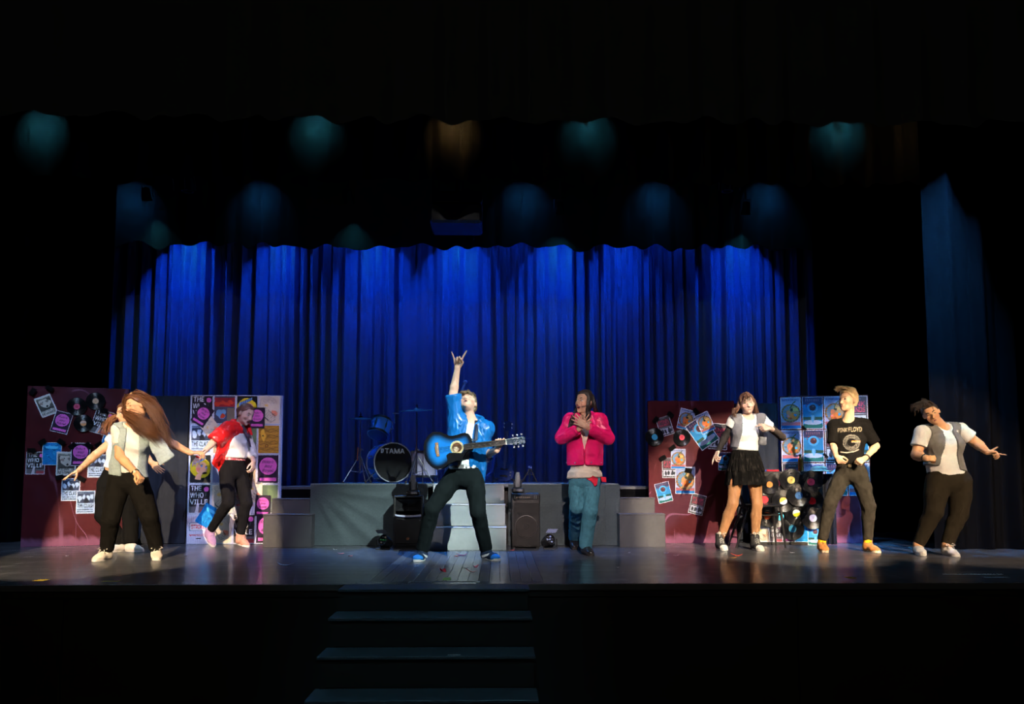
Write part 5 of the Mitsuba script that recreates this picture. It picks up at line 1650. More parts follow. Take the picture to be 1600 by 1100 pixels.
    # ---- garments
    def garment(self, name, S, mat, color, h=0.0075, wr=0.0, wscale=0.06, seed=0, stretch=(1, 1, .5), label=None, paint=None):
        m = S.mesh(h * 1.13)
        if wr:
            wrinkle(m, wr, wscale, seed, stretch)
        col = np.tile(np.asarray(color, float), (len(m.vertices), 1))
        if paint:
            paint(m.vertices, col)
        return part(self.key, name, m, mat, col, smooth=True, label=label)

    def trousers(self, color, g=.012, rr=None, waist_up=0.03, cuff=.02, mat='cloth_dark', wr=.0035, hipg=None, label=None, name='trousers', seed=1, extra=None, paint=None, wscale=.07):
        J = self.J
        S = SDF()
        hg = g if hipg is None else hipg
        S.ecap(self.hipc - self.up * .02, J['waist'], self.B['pelv'][0] + hg, self.B['pelv'][1] + hg, self.B['waist'][0] + g, self.B['waist'][1] + g, self.latH, .04)
        for s in 'lr':
            A = SDF()
            self.leg(A, s, g if rr is None else 0.0, .03, rr)
            d = unit(J['a' + s] - J['k' + s])
            A.cut(d, J['a' + s] - d * cuff)
            lo, hi = np.min([o[1] for o in A.ops if o[3] == 'u'], 0), np.max([o[2] for o in A.ops if o[3] == 'u'], 0)
            S.add(A.eval, lo, hi, 'u', .03)
        if extra: extra(S)
        up = unit(J['waist'] - self.hipc)
        S.cut(up, J['waist'] + up * waist_up)
        return self.garment(name, S, mat, color, wr=wr, wscale=wscale, seed=seed, label=label, paint=paint)

    def belt(self, t0, t1, color, g, hipg=None, label=None, paint=None, mat='paint_satin'):
        J = self.J
        hg = g if hipg is None else hipg
        S = SDF()
        S.ecap(self.hipc - self.up * .02, J['waist'], self.B['pelv'][0] + hg, self.B['pelv'][1] + hg, self.B['waist'][0] + g, self.B['waist'][1] + g, self.latH, .04)
        up = unit(J['waist'] - self.hipc)
        S.cut(up, J['waist'] + up * t1).cut(-up, J['waist'] + up * t0)
        return self.garment('belt', S, mat, color, h=.0055, label=label, paint=paint)

    def on_cloth(self, S, b, out=.004):
        lo_, hi_ = -.02, .30
        for _ in range(20):
            mid = (lo_ + hi_) / 2
            if S.eval((b + self.F * mid)[None])[0] < 0: lo_ = mid
            else: hi_ = mid
        return b + self.F * (lo_ + out)

    def collar(self, color, R=.078, r=.021, drop=.085, rise=.052, wide=1.15, mat='leather_paint'):
        """A turned down collar round the neck whose points lie on the chest."""
        J, S = self.J, SDF()
        c = J['neck'] + self.F * .008
        pts = [c + (-self.F * math.cos(a) + self.U * math.sin(a) * wide) * R + self.up2 * (rise * (.4 + .6 * math.cos(a))) for a in np.linspace(-2.3, 2.3, 15)]
        S.chain(pts, [r] * 15, .015)
        for e, q in ((0, -1), (-1, 1)):
            tip = pts[e] + self.F * .045 + self.U * q * .035 - self.up2 * drop
            S.ecap(pts[e], tip, r * 1.5, r * .8, r * .8, r * .6, unit(self.U * q + self.up2 * .5), .012)
        return self.garment('jacket_collar', S, mat, color, h=.006)

    def neckhole(self, S, r=.072, drop=0.0, fwd=0.03):
        J = self.J
        a = J['neck'] + self.F * fwd - self.up2 * drop
        b = J['neck'] + self.up2 * .25
        d = unit(b - a)

        def fn(P):
            q = P - a
            t = np.maximum(q @ d, 0)
            return np.linalg.norm(q - t[:, None] * d, axis=1) - r
        return S.sub(fn, .006)

    def hem(self, S, t, tilt=(0, 0, 0)):
        """Cut below the point t of the way from hips to waist (t < 0: under the hips)."""
        p = self.hipc + (self.J['waist'] - self.hipc) * t
        return S.cut(-self.up + np.asarray(tilt, float), p)

    def open_front(self, S, lo, hi, z0, z1, off0=0.0, off1=0.0, v0=0.0):
        """Take a wedge out of the front: half width lo at height z0, hi at height z1 (metres above the hips along the trunk)."""
        J = self.J
        o = self.hipc

        def fn(P):
            q = P - o
            z, x, v = q @ self.up, q @ self.U, q @ self.F
            # follow the trunk's own bend
            t = np.clip((z - z0) / (z1 - z0), 0, 1)
            bend = np.interp(z, [0, (J['waist'] - o) @ self.up, (J['chest'] - o) @ self.up, (J['neck'] - o) @ self.up], [0, (J['waist'] - o) @ self.U, (J['chest'] - o) @ self.U, (J['neck'] - o) @ self.U])
            bv = np.interp(z, [0, (J['waist'] - o) @ self.up, (J['chest'] - o) @ self.up, (J['neck'] - o) @ self.up], [0, (J['waist'] - o) @ self.F, (J['chest'] - o) @ self.F, (J['neck'] - o) @ self.F])
            hw = lo + (hi - lo) * t
            of = off0 + (off1 - off0) * t
            return np.maximum(np.abs(x - bend - of) - hw, (v0 + bv) - v)
        return S.sub(fn, .004)


# ---- shoes: local x forward from the heel, y across, z up
def shoe_meshes(L=.27, W=.094, high=0.0, bulk=1.0):
    S = SDF()
    R = np.eye(3)
    S.ell([.055, 0, .036], [.052, W * .36 * bulk, .040], R, .03)
    S.ecap([.05, 0, .034], [L - .085, 0, .032], W * .36 * bulk, .034, W * .47 * bulk, .030, [0, 1, 0], .03)
    S.ell([L - .07, 0, .028], [.068, W * .47 * bulk, .030 * bulk], R, .03)
    S.cap([.055, 0, .05], [.052, 0, .095 + high], .043, .044, .04)
    S.ecap([.085, 0, .062], [L - .10, 0, .044], .030, .030, .030, .018, [0, 1, 0], .04)
    if high:
        S.cap([.075, 0, .07], [.062, 0, .09 + high], .042, .044, .03)
    S.cut([0, 0, -1], [0, 0, .012])
    S.cut([0.12, 0, 1], [.05, 0, .103 + high])
    up = S.mesh(.0058)
    t = np.linspace(0, 2 * np.pi, 40, endpoint=False)
    x = L / 2 + L / 2 * 1.02 * np.cos(t)
    wv = W / 2 * (0.80 + .26 * np.clip(np.cos(t - .0), -.3, 1)) * 1.05
    y = np.sign(np.sin(t)) * np.abs(np.sin(t)) ** .75 * wv
    sole = extrude(Polygon(np.c_[x, y]).buffer(0.001), .024)
    return up, sole


_SHOE = {}


def shoe(P, toe, d, up_color, sole_color=(.75, .73, .70), L=.27, W=.094, high=0.0, pitch=0.0, lift=0.0, lace=None, mat='paint_matte', toecap=None, bulk=1.0, bow=False, label=None, stripe=None):
    """toe: ground point under the toe tip; d: direction heel to toe (2-D); pitch: heel raised by this angle about the toe (degrees)."""
    k = (L, W, high, bulk)
    if k not in _SHOE:
        _SHOE[k] = shoe_meshes(*k)
    up, sole = _SHOE[k]
    d = unit([d[0], d[1], 0.0])
    y = np.cross([0, 0, 1.0], d)
    a = math.radians(pitch)
    fx = d * math.cos(a) - np.array([0, 0, 1.0]) * math.sin(a)
    fz = np.array([0, 0, 1.0]) * math.cos(a) + d * math.sin(a)
    o = np.asarray(toe, float) + [0, 0, lift] - fx * L + np.array([0, 0, 0.002])
    M = frame(o, fx, y, fz)
    key = P.key
    col = np.tile(np.asarray(up_color, float), (len(up.vertices), 1))
    if toecap is not None:
        col[(up.vertices[:, 0] > L - .062)] = toecap
    if stripe is not None:
        v = up.vertices
        col[(np.abs(v[:, 1]) > .024) & (v[:, 0] > .06) & (v[:, 0] < L - .11) & (np.abs(v[:, 2] - .035 - (v[:, 0] - .1) * .3) < .012)] = stripe
    s = part(key, 'shoe', up, mat, col, True, xf=M, label=label)
    part(s, 'sole', sole, 'paint_matte', list(sole_color), 40, xf=M)
    if lace is not None:
        n = 5 + int(high * 40)
        ls = []
        for i in range(n):
            f = i / (n - 1)
            x = (L - .088) * (1 - f) + .078 * f
            z = .061 + (.05 + high) * f ** 1.3
            ls.append(tube([[x, -.024, z - .012], [x + .006, 0, z + .006], [x, .024, z - .012]], .0035, 5))
        part(s, 'laces', cat(ls), 'paint_matte', list(lace), True, xf=M)
        if bow:
            bs = []
            zt, xt = .112 + high, .098
            for q in (-1, 1):
                bs.append(tube([[xt, 0, zt], [xt + .02, q * .03, zt + .012], [xt + .03, q * .055, zt - .004], [xt + .02, q * .03, zt - .01], [xt, 0, zt]], .005, 5))
                bs.append(tube([[xt, 0, zt], [xt + .03, q * .02, zt - .01], [xt + .045, q * .03, zt - .035]], .004, 5))
            part(s, 'lace_bow', cat(bs), 'paint_matte', list(lace), True, xf=M)
    return o + fx * .06 + fz * (.085 + high * .3), s


def foot(px, py, ang, L=.27, pitch=0.0, lift=0.0):
    """(toe ground point, heel-to-toe direction, ankle joint) for a toe seen at a pixel; ang: 0 points at the camera, + to the viewer's right."""
    toe = at_z(px, py, 0.0) if lift == 0 else at_z(px, py, lift)
    toe = np.array([toe[0], toe[1], 0.0])
    a = math.radians(ang)
    d = np.array([math.sin(a), -math.cos(a), 0.0])
    p = math.radians(pitch)
    fx = d * math.cos(p) - np.array([0, 0, 1.0]) * math.sin(p)
    fz = np.array([0, 0, 1.0]) * math.cos(p) + d * math.sin(p)
    return toe, d, toe + [0, 0, lift] - fx * (L - .06) + fz * .10


def strands(roots, dirs, length, n=8, r0=.006, r1=.0015, grav=0.0, curl=0.02, seed=0, wind=(0, 0, 0), sides=4):
    """Locks of hair: tapered tubes that leave their roots along dirs and bend to gravity and wind."""
    r = np.random.default_rng(seed)
    ms = []
    for p, d, L in zip(roots, dirs, length):
        p = np.array(p, float); d = unit(d)
        pts = [p.copy()]
        ph = r.uniform(0, 6.28)
        for i in range(n - 1):
            d = unit(d + np.array([0, 0, -grav]) / n + np.asarray(wind) / n + r.normal(0, curl, 3))
            p = p + d * L / (n - 1)
            pts.append(p.copy())
        rad = r0 + (r1 - r0) * np.linspace(0, 1, n) ** 1.5
        ms.append(tube(pts, rad, sides))
    return cat(ms)


def guide_strands(paths, per, r0=.006, r1=.002, jit=.012, n=14, seed=0, sides=4):
    """Locks between guide curves: each path is a list of world points; `per` locks scatter about it."""
    r = np.random.default_rng(seed)
    ms = []
    for path in paths:
        p = np.asarray(path, float)
        t = np.r_[0, np.cumsum(np.linalg.norm(np.diff(p, axis=0), axis=1))]
        u = np.linspace(0, 1, n)
        base = np.stack([np.interp(u * t[-1], t, p[:, k]) for k in range(3)], 1)
        for _ in range(2):
            base[1:-1] = (base[:-2] + 2 * base[1:-1] + base[2:]) / 4
        for _ in range(per):
            a, b = r.normal(0, jit * .5, 3), r.normal(0, jit * 1.3, 3)
            e = r.uniform(.8, 1.05)
            w = r.normal(0, jit * .5, 3)
            q = base + a + (b - a) * u[:, None] + np.sin(u * r.uniform(3, 9) + r.uniform(0, 6))[:, None] * w
            k = max(3, int(n * min(e, 1)))
            ms.append(tube(q[:k], (r0 + (r1 - r0) * np.linspace(0, 1, k) ** 1.4) * r.uniform(.7, 1.3), sides))
    return cat(ms)


def hair_cap(H, grow=.014, front=.055, low=-.05, seed=0, extra=None, h=.006, rough=.004, fringe=0.0):
    """Hair on the skull: front = forward limit at brow height, low = how far down the back it reaches."""
    s = H.s
    S = SDF()
    S.ell(H.w(0, -.014, .036), (np.array([.075, .096, .086]) + grow) * s, H.R, .02)
    S.ell(H.w(0, -.045, -.01), np.array([.066, .052, .075]) * s + grow * .5, H.R, .03)
    if extra: extra(S)
    c, R = H.c, H.R

    def fn(P):                     # the face and all below the hairline
        q = (P - c) @ R / s
        lineY = front - 0.9 * np.clip(.055 + fringe - q[:, 2], 0, .3) * (q[:, 2] < .055 + fringe) - 0.10 * np.clip(np.abs(q[:, 0]) - .03, 0, 1)
        return np.maximum(np.maximum(lineY, -.028) - q[:, 1], q[:, 2] - .078) * s
    S.sub(fn, .01)
    S.sub(lambda P: np.maximum(((P - c) @ R[:, 2]) / s - low, -9) * s, .01)
    m = S.mesh(h)
    P = ((m.vertices - c) @ R) / s
    f = meshkit.fbm(np.stack([P[:, 0] * 70, P[:, 1] * 18, P[:, 2] * 30], -1), 3, seed) - .5
    m.vertices = m.vertices + vnormals(m) * (f * 2 * rough)[:, None]
    return m


def hair_part(P, m, color, name='hair', var=.35, seed=0, scale=120.0):
    f = meshkit.fbm(m.vertices * np.array([scale, scale, scale * .25]), 2, seed)
    col = np.asarray(color)[None] * (1 - var + 2 * var * f)[:, None]
    return part(P.key, name, m, 'hair_paint', np.clip(col, 0, 1), True)

WHITE, BLACK = (.72, .70, .67), (.012, .012, .013)


def plane(Y0):
    return lambda x, y, dy=0.0: at_y(x, y, Y0 + dy)


def joints(q, feet, **kw):
    """Pixel joints (x, y, depth offset) to world points; ankles come from the feet."""
    J = {k: q(*v) for k, v in kw.items()}
    for s in 'lr':
        J['a' + s] = feet[s][2]
        J['td' + s] = feet[s][1]
    return J


# -------- person: denim vest, long flying hair (front left)
def cast_denim():
    L = .25
    F = {'l': foot(146, 878, -8, L), 'r': foot(246, 876, 28, L)}
    q = plane(F['l'][0][1] + .17)
    J = joints(q, F, head=(213, 635, -.12), neck=(208, 662, -.04), chest=(208, 690, -.02), waist=(200, 727), sl=(185, 672, -.11), sr=(234, 674, .06),
               el=(187, 713, -.17), wl=(214, 741, -.27), er=(263, 690, .10), wr=(298, 708, .22), hl=(186, 751), hr=(215, 752), kl=(173, 812, -.10), kr=(233, 808, -.06))
    J['front'] = [.30, -1, 0]
    P = Person('person in a pale denim vest, long brown hair flying across the face', J,
               dict(pelv=(.176, .125), waist=(.136, .108), chest=(.150, .112), sho=(.130, .078), leg=(.098, .062, .044), arm=(.050, .040, .029), shr=.05, bust=1.0), skin=(.62, .35, .19))
    H = Head(J['head'], -34, -12, -14, 1.0, True)
    P.body(H, {'l': dict(d=q(226, 752, -.34) - J['wl'], n=[-.55, .2, -.6], side=-1, curl=(1, 1, 1, 1), thumb=.9), 'r': dict(d=[1, .1, .1], n=[0, .3, -1], side=1, curl=(.5, .5, .5, .5), thumb=.5)})
    P.face(eyes='smile', brow=(.06, .03, .015), mouth='closed', mo=.010, lips=(.34, .12, .09))
    # shirt, vest
    S = SDF(); P.torso(S, .010)
    for s in 'lr': P.sleeve(S, s, .014, .55)
    P.neckhole(S, .066); P.hem(S, .55)
    P.garment('shirt', S, 'paint_matte', WHITE, wr=.004, wscale=.07, seed=2)
    S = SDF(); P.torso(S, .026)
    S.ecap(P.hipc + P.U * -.06 + P.up * .05, J['chest'] - P.U * .05, .085, .12, .07, .12, P.lat, .04)
    # the far front panel swings out
    a, b = q(243, 690, -.10), q(261, 719, -.16)
    S.ecap(a, b, .06, .016, .085, .014, [1, .1, .5], .03)
    S.ecap(q(238, 678, -.06), q(250, 702, -.12), .05, .022, .07, .016, [1, .1, .2], .03)
    P.neckhole(S, .085, fwd=.05); P.hem(S, .35)
    P.open_front(S, .075, .055, .1, .5, .035, .015)
    for s in 'lr':
        S.sub(lambda X, c=J['s' + s], d=unit(J['e' + s] - J['s' + s] + P.U * (.25 if s == 'r' else -.25)): np.linalg.norm((X - c) - np.maximum((X - c) @ d, .035)[:, None] * d, axis=1) - .082)

    def fade(v, c):
        f = meshkit.fbm(v * 60, 3, 5)
        c *= (.75 + .5 * f)[:, None]
    v = P.garment('vest', S, 'paint_matte', (.30, .37, .38), h=.0062, wr=.003, wscale=.05, seed=4, paint=fade, label='pale blue denim vest')
    # belt top stripe, trousers, shoes
    P.trousers((.0075, .007, .0065), g=.010, rr=(.108, .080, .062), waist_up=.012, cuff=.0, wr=.004, seed=6)
    for s in 'lr':
        shoe(P, F[s][0], F[s][1], (.72, .66, .58), L=L, W=.098, lace=(.78, .74, .68), bow=True)
    # watch
    wp = J['el'] + (J['wl'] - J['el']) * .90
    d = unit(J['wl'] - J['el'])
    t = tube([wp + .033 * (math.cos(a) * unit(np.cross(d, [0, 1, 0])) + math.sin(a) * np.cross(d, unit(np.cross(d, [0, 1, 0])))) for a in np.linspace(0, 6.28, 18, endpoint=False)], .006, 6, True)
    w_ = part(P.key, 'wristwatch', t, 'paint_satin', BLACK, True)
    m = trimesh.creation.icosphere(2, 1); m.apply_scale([.014, .008, .014]); m.apply_translation(wp + [.01, -.034, .01])
    part(w_, 'watch_face', m, 'paint_gloss', (.6, .55, .45), True)
    # hair
    c = (.085, .034, .014)
    cap = hair_cap(H, .013, .05, -.07, 3)
    R = np.random.default_rng(5)
    paths = []
    for i in range(26):                       # the mass that trails to the lower right
        t = i / 25
        paths.append([H.w(-.03 + .10 * t, .02 - .06 * t, .115 - .03 * t), q(228 + 8 * t, 630 + 6 * t, -.16 + .16 * t), q(244 + 6 * R.random(), 652 + 8 * t, -.14 + .2 * t), q(252 + 8 * R.random(), 676 + 6 * t, -.1 + .16 * t), q(258 + 7 * R.random(), 694 + 6 * R.random(), -.1 + .16 * t)])
    for i in range(16):                       # over the face, sweeping back to the right
        t = i / 15
        paths.append([H.w(-.075, .03 + .02 * t, .06 - .1 * t), H.w(-.055, .105, -.02 - .035 * t), H.w(.0, .125, -.045 - .03 * t), q(224 + 3 * t, 655 + 10 * t, -.26), q(236 + 6 * t, 664 + 20 * t, -.2), q(243 + 10 * t, 678 + 14 * t, -.14)])
    for i in range(10):
        t = i / 9
        paths.append([H.w(-.02, .06, .10), H.w(-.075, .06, .05), H.w(-.088, .05 - .03 * t, -.02), H.w(-.07, .07, -.06), q(205 + 6 * t, 660 + 3 * t, -.2), q(226 + 10 * t, 672 + 12 * t, -.16)])
    for i in range(8):
        t = i / 7
        paths.append([H.w(.02, -.02, .122), H.w(.07, -.03, .115), q(238 + 4 * t, 625 + 6 * t, -.05), q(247 + 3 * t, 645 + 6 * t, .0), q(254 + 6 * t, 668, .02)])
    hm = cat([cap, guide_strands(paths, 13, .0048, .0010, .022, 16, 8)])
    hair_part(P, hm, c, var=.6, seed=3, scale=90)
    tie = trimesh.creation.icosphere(2, 1); tie.apply_scale([.03, .02, .016]); tie.apply_translation(H.w(.0, .0, .128))
    part(P.key, 'hair_clip', tie, 'paint_satin', (.55, .35, .18), True)
    return P, q


# -------- person behind her, mostly hidden
def cast_hidden():
    L = .25
    F = {'l': foot(167, 864, -20, L), 'r': foot(223, 863, 66, L)}
    q = plane(F['l'][0][1] + .20)
    J = joints(q, F, head=(197, 646, -.05), neck=(193, 672), chest=(194, 706), waist=(184, 734), sl=(177, 688, -.06), sr=(203, 686, .05),
               el=(150, 710, -.14), wl=(124, 734, -.18), er=(222, 702, .1), wr=(236, 722, .1), hl=(166, 757), hr=(193, 757), kl=(161, 806, -.08), kr=(203, 806, 0))
    J['front'] = [-.1, -1, 0]
    P = Person('person mostly hidden behind the denim vest wearer, reaching an arm to the left', J, dict(pelv=(.165, .12), waist=(.13, .1), chest=(.14, .11), arm=(.050, .040, .028), bust=.9), skin=(.62, .35, .19))
    H = Head(J['head'], -40, -10, -10, .98, True)
    P.body(H, {'l': dict(d=q(111, 741, -.2) - J['wl'], n=[.35, .25, -1], side=1, curl=(.12, .05, .1, .25), spread=.28, thumb=.0, tdir=[.1, -.2, -1]), 'r': dict(d=[.5, .2, -.6], n=[0, 1, 0], side=1)})
    P.face(eyes='open', brow=(.08, .04, .02))
    S = SDF(); P.torso(S, .012)
    for s in 'lr': P.sleeve(S, s, .014, .22)
    P.neckhole(S, .066); P.hem(S, 1.05)
    P.garment('shirt', S, 'paint_matte', WHITE, wr=.004, seed=12)
    P.trousers((.007, .0068, .0065), g=.010, rr=(.100, .078, .072), waist_up=.05, cuff=-.01, wr=.004, seed=16)
    for s in 'lr':
        shoe(P, F[s][0], F[s][1], (.74, .69, .62), L=L, W=.095, lace=(.75, .7, .66))
    cap = hair_cap(H, .013, .05, -.07, 13)
    R = np.random.default_rng(15)
    paths = []
    for i in range(22):
        t = i / 21
        x = 158 + 20 * R.random()
        paths.append([H.w(-.05 - .03 * t, .03 - .07 * t, .07), H.w(-.095, .0, 0), q(171 + 5 * t, 652 + 4 * t, -.12), q((171 + x) / 2, 664, -.10), q(x, 670 + 10 * R.random(), -.12)])
    for i in range(10):
        paths.append([H.w(.04, -.04, .09), H.w(.085, -.03, 0), q(200, 668, 0), q(204 + 5 * R.random(), 690, .05)])
    hair_part(P, cat([cap, guide_strands(paths, 7, .0055, .002, .014, 14, 18)]), (.22, .085, .03), var=.6, seed=13)
    return P


# -------- person in the red jacket
def cast_red():
    L = .245
    F = {'l': foot(334, 855, 46, L, 33), 'r': foot(388, 855.5, 50, L, 8)}
    q = plane(F['r'][0][1] + .10)
    J = joints(q, F, head=(384, 647, -.05), neck=(374, 664), chest=(369, 690), waist=(366, 715), sl=(357, 670, -.16), sr=(381, 670, .14),
               el=(336, 688, -.30), wl=(317, 708, -.38), er=(391, 698, .12), wr=(396, 721, .0), hl=(354, 738, -.08), hr=(375, 738, .08), kl=(357, 786, -.24), kr=(385, 786, -.06))
    J['front'] = [.85, -.5, 0]
    P = Person('person in a red jacket leaning over, an arm stretched back to the left', J, dict(pelv=(.150, .110), waist=(.118, .095), chest=(.135, .105), sho=(.115, .075), leg=(.082, .054, .036), arm=(.046, .037, .026), shr=.046, bust=.8), skin=(.60, .42, .36))
    H = Head(J['head'], 62, -22, 8, 1.0, True)
    P.body(H, {'l': dict(d=q(302, 725, -.44) - J['wl'], n=[.3, .6, -.6], side=-1, curl=(.15, .1, .15, .3), spread=.14, thumb=.1), 'r': dict(d=[.1, -.3, -.9], n=[-.8, .2, -.2], side=-1, curl=(.5, .5, .5, .5))}, mouth=.7)
    P.face(brow=(.10, .05, .03), mouth='open', mo=.7, lips=(.42, .10, .12), iris=(.05, .04, .03))
    S = SDF(); P.torso(S, .012)
    for s in 'r': P.sleeve(S, s, .014, 1.75)
    S.ell(J['waist'] + P.F * .02 + P.up * .06, [.12, .11, .09], None, .05)
    P.neckhole(S, .058); P.hem(S, 1.0)
    P.garment('shirt', S, 'paint_satin', (.78, .80, .82), wr=.007, wscale=.06, seed=22, label='silvery white shirt')
    S = SDF(); P.torso(S, .030)
    P.sleeve(S, 'l', .022, 1.08, rr=(.068, .062, .058), cuff=.008)
    # the back of the jacket swings out behind
    S.ecap(J['chest'] - P.F * .08 - P.U * .03, q(337, 727, -.10), .10, .055, .085, .022, [.25, .9, .1], .05)
    S.ecap(J['sl'], q(342, 722, -.2), .06, .05, .075, .018, [.5, .7, .5], .05)
    P.neckhole(S, .062, fwd=.03)
    S.cut([-.25, 0, -1], q(332, 734, -.1))
    c0 = J['chest'] * .5 + J['neck'] * .5
    nrm = unit(np.array([.86, -.30, -.42]))
    S.sub(lambda X: -((X - (J['waist'] + [-.015, 0, 0])) @ nrm))
    P.garment('jacket', S, 'leather_paint', (.78, .018, .020), h=.0062, wr=.0055, wscale=.05, seed=24, stretch=(1, 1, 1), label='red jacket with rolled sleeve')
    P.collar((.78, .018, .024), R=.084, drop=.11)
    P.trousers((.010, .010, .012), g=.007, rr=(.090, .064, .044), waist_up=.0, cuff=.03, wr=.003, seed=26)
    # belt
    def belt(v, c):
        f = meshkit.noise(v * 70, 3) > .55
        c[f] = (.65, .42, .42)
    P.belt(-.035, .002, (.42, .045, .075), .016, paint=belt, label='pink patterned belt')
    for s, c in (('l', (.36, .22, .40)), ('r', (.60, .30, .22))):
        shoe(P, F[s][0], F[s][1], c, L=L, W=.088, pitch=33 if s == 'l' else 8, lace=(.55, .52, .62), high=.02)
    sc = SDF(); sc.chain([J['neck'] + P.F * .05 - P.up2 * .02, J['neck'] + P.F * .10 - P.up2 * .07, q(387, 682, -.06), q(391, 697, -.04)], [.022, .018, .014, .008])
    P.garment('neck_scarf', sc, 'paint_satin', (.05, .035, .06), h=.006, wr=.004, wscale=.03)

    def bun(S):
        S.ell(H.w(0, -.115, .01), np.array([.042, .036, .042]), H.R, .012)
    hm = hair_cap(H, .007, .052, -.055, 23, bun, rough=.0025)
    hair_part(P, hm, (.12, .055, .045), var=.4, seed=23)
    e = trimesh.creation.icosphere(2, .008); e.apply_translation(H.w(-.086, -.008, -.04)); part(P.key, 'earring', e, 'metal_paint', (.8, .6, .3), True)
    b_ = tube([J['wl'] + (J['el'] - J['wl']) * .12 + .030 * (math.cos(a) * np.array([.7, 0, .7]) + math.sin(a) * np.array([0, 1, 0])) for a in np.linspace(0, 6.28, 16, endpoint=False)], .005, 6, True)
    part(P.key, 'bracelet', b_, 'paint_matte', (.08, .02, .02), True)
    return P


# -------- guitarist
def cast_guitarist():
    L = .285
    F = {'l': foot(650, 878.5, -10, L), 'r': foot(779, 877, 34, L)}
    q = plane(F['l'][0][1] + .20)
    J = joints(q, F, head=(731, 632, .05), neck=(738, 657, .03), chest=(731, 690), waist=(724, 722), sl=(714, 658, .02), sr=(759, 671, .02),
               el=(708, 616, .0), wl=(714.5, 577, .0), er=(758, 711, .06), wr=(776, 704, -.18), hl=(708, 746), hr=(742, 747), kl=(675, 796, -.14), kr=(747, 800, -.12))
    J['front'] = [.05, -1, 0]
    P = Person('person in a shiny blue jacket playing guitar, head back, one hand raised high', J, dict(pelv=(.150, .108), waist=(.128, .098), chest=(.150, .112), leg=(.088, .060, .042), arm=(.050, .042, .030)), skin=(.68, .40, .28))
    H = Head(J['head'], -14, 47, -8, 1.06)
    P.body(H, {'l': dict(d=[.07, 0, 1], n=[0.12, -1, 0], side=1, curl=(.02, 1, 1, .03), spread=.30, thumb=1.0, s=1.2), 'r': dict(d=[.28, .05, 1], n=[-.1, -1, 0], side=1, curl=(.72, .74, .76, .78), spread=.05, thumb=.2, s=1.05, tdir=[.55, -.2, .9])}, mouth=.5)
    P.face(eyes='closed', brow=(.10, .06, .035), mouth='open', mo=.35, lips=(.42, .20, .17))
    S = SDF(); P.torso(S, .012, hipg=.014); P.neckhole(S, .066, fwd=.04); P.hem(S, .78)
    P.garment('shirt', S, 'paint_matte', (.78, .77, .76), wr=.004, wscale=.07, seed=32, label='white t-shirt')
    S = SDF(); P.torso(S, .030, low=False)
    P.sleeve(S, 'l', .0, 0.97, rr=(.088, .070, .064), cuff=.010)
    P.sleeve(S, 'r', .0, 1.12, rr=(.080, .066, .060), cuff=.006)
    S.ecap(q(757, 672, .0), q(752, 750, .01), .060, .075, .030, .05, [1, .3, 0], .05)
    S.ecap(q(757, 700, .04), q(747, 757, .03), .05, .05, .030, .03, [1, .3, 0], .04)
    S.ecap(q(714, 670, .0), q(704, 742, .03), .085, .09, .060, .055, [1, -.2, 0], .05)
    S.cut([.25, 0, -1], q(752, 759, 0))
    P.neckhole(S, .070, fwd=.05)
    P.open_front(S, .062, .040, -.05, .5, .006, -.005, v0=-.02)
    P.garment('jacket', S, 'leather_paint', (.006, .125, .38), h=.0062, wr=.0075, wscale=.06, seed=34, stretch=(1.5, 1, .45), label='shiny blue jacket')
    P.collar((.006, .12, .36), R=.086, drop=.075)
    P.trousers((.0075, .0105, .0112), g=.010, rr=(.098, .073, .061), waist_up=-.035, cuff=.0, wr=.006, seed=36, wscale=.08)
    def studs(v, c):
        f = (np.sin(v[:, 0] * 130) > .2) & (np.abs((v - J['waist']) @ P.up + .050) < .009)
        c[f] = (.05, .05, .05)
    bl = P.belt(-.070, -.030, (.72, .71, .70), .018, paint=studs, label='white studded belt')
    bk = bx(-.028, .028, -.006, .006, -.022, .022, .004)
    part(bl, 'buckle', bk, 'metal_paint', (.85, .83, .8), 30, xf=frame(J['waist'] - P.up * .050 + P.F * .126 - P.U * .02, P.U, -P.F, P.up))
    for s in 'lr':
        shoe(P, F[s][0], F[s][1], (.010, .022, .050), sole_color=(.78, .77, .74), L=L, W=.104, lace=(.012, .03, .07), toecap=(.02, .20, .62), stripe=(.75, .75, .75), high=.015, bulk=1.08)
    # hair: short, swept over the brow
    hm = hair_cap(H, .012, .062, -.055, 33, None, rough=.006)
    R = np.random.default_rng(35)
    roots, dirs = [], []
    for i in range(260):
        a, e = R.uniform(-1.5, 1.5), R.uniform(.25, 1.25)
        n = np.array([math.sin(a) * math.cos(e), math.cos(a) * math.cos(e), math.sin(e)])
        roots.append(H.w(*(np.array([0, -.014, .04]) + n * [.082, .100, .092])))
        dirs.append(H.R @ unit(n * .22 + np.array([-.5, .45, .1]) + R.normal(0, .18, 3)))
    hm = cat([hm, strands(roots, dirs, R.uniform(.03, .055, 260), 6, .007, .0025, .5, .10, 36)])
    hair_part(P, hm, (.17, .115, .062), var=.5, seed=33)
    return P, q


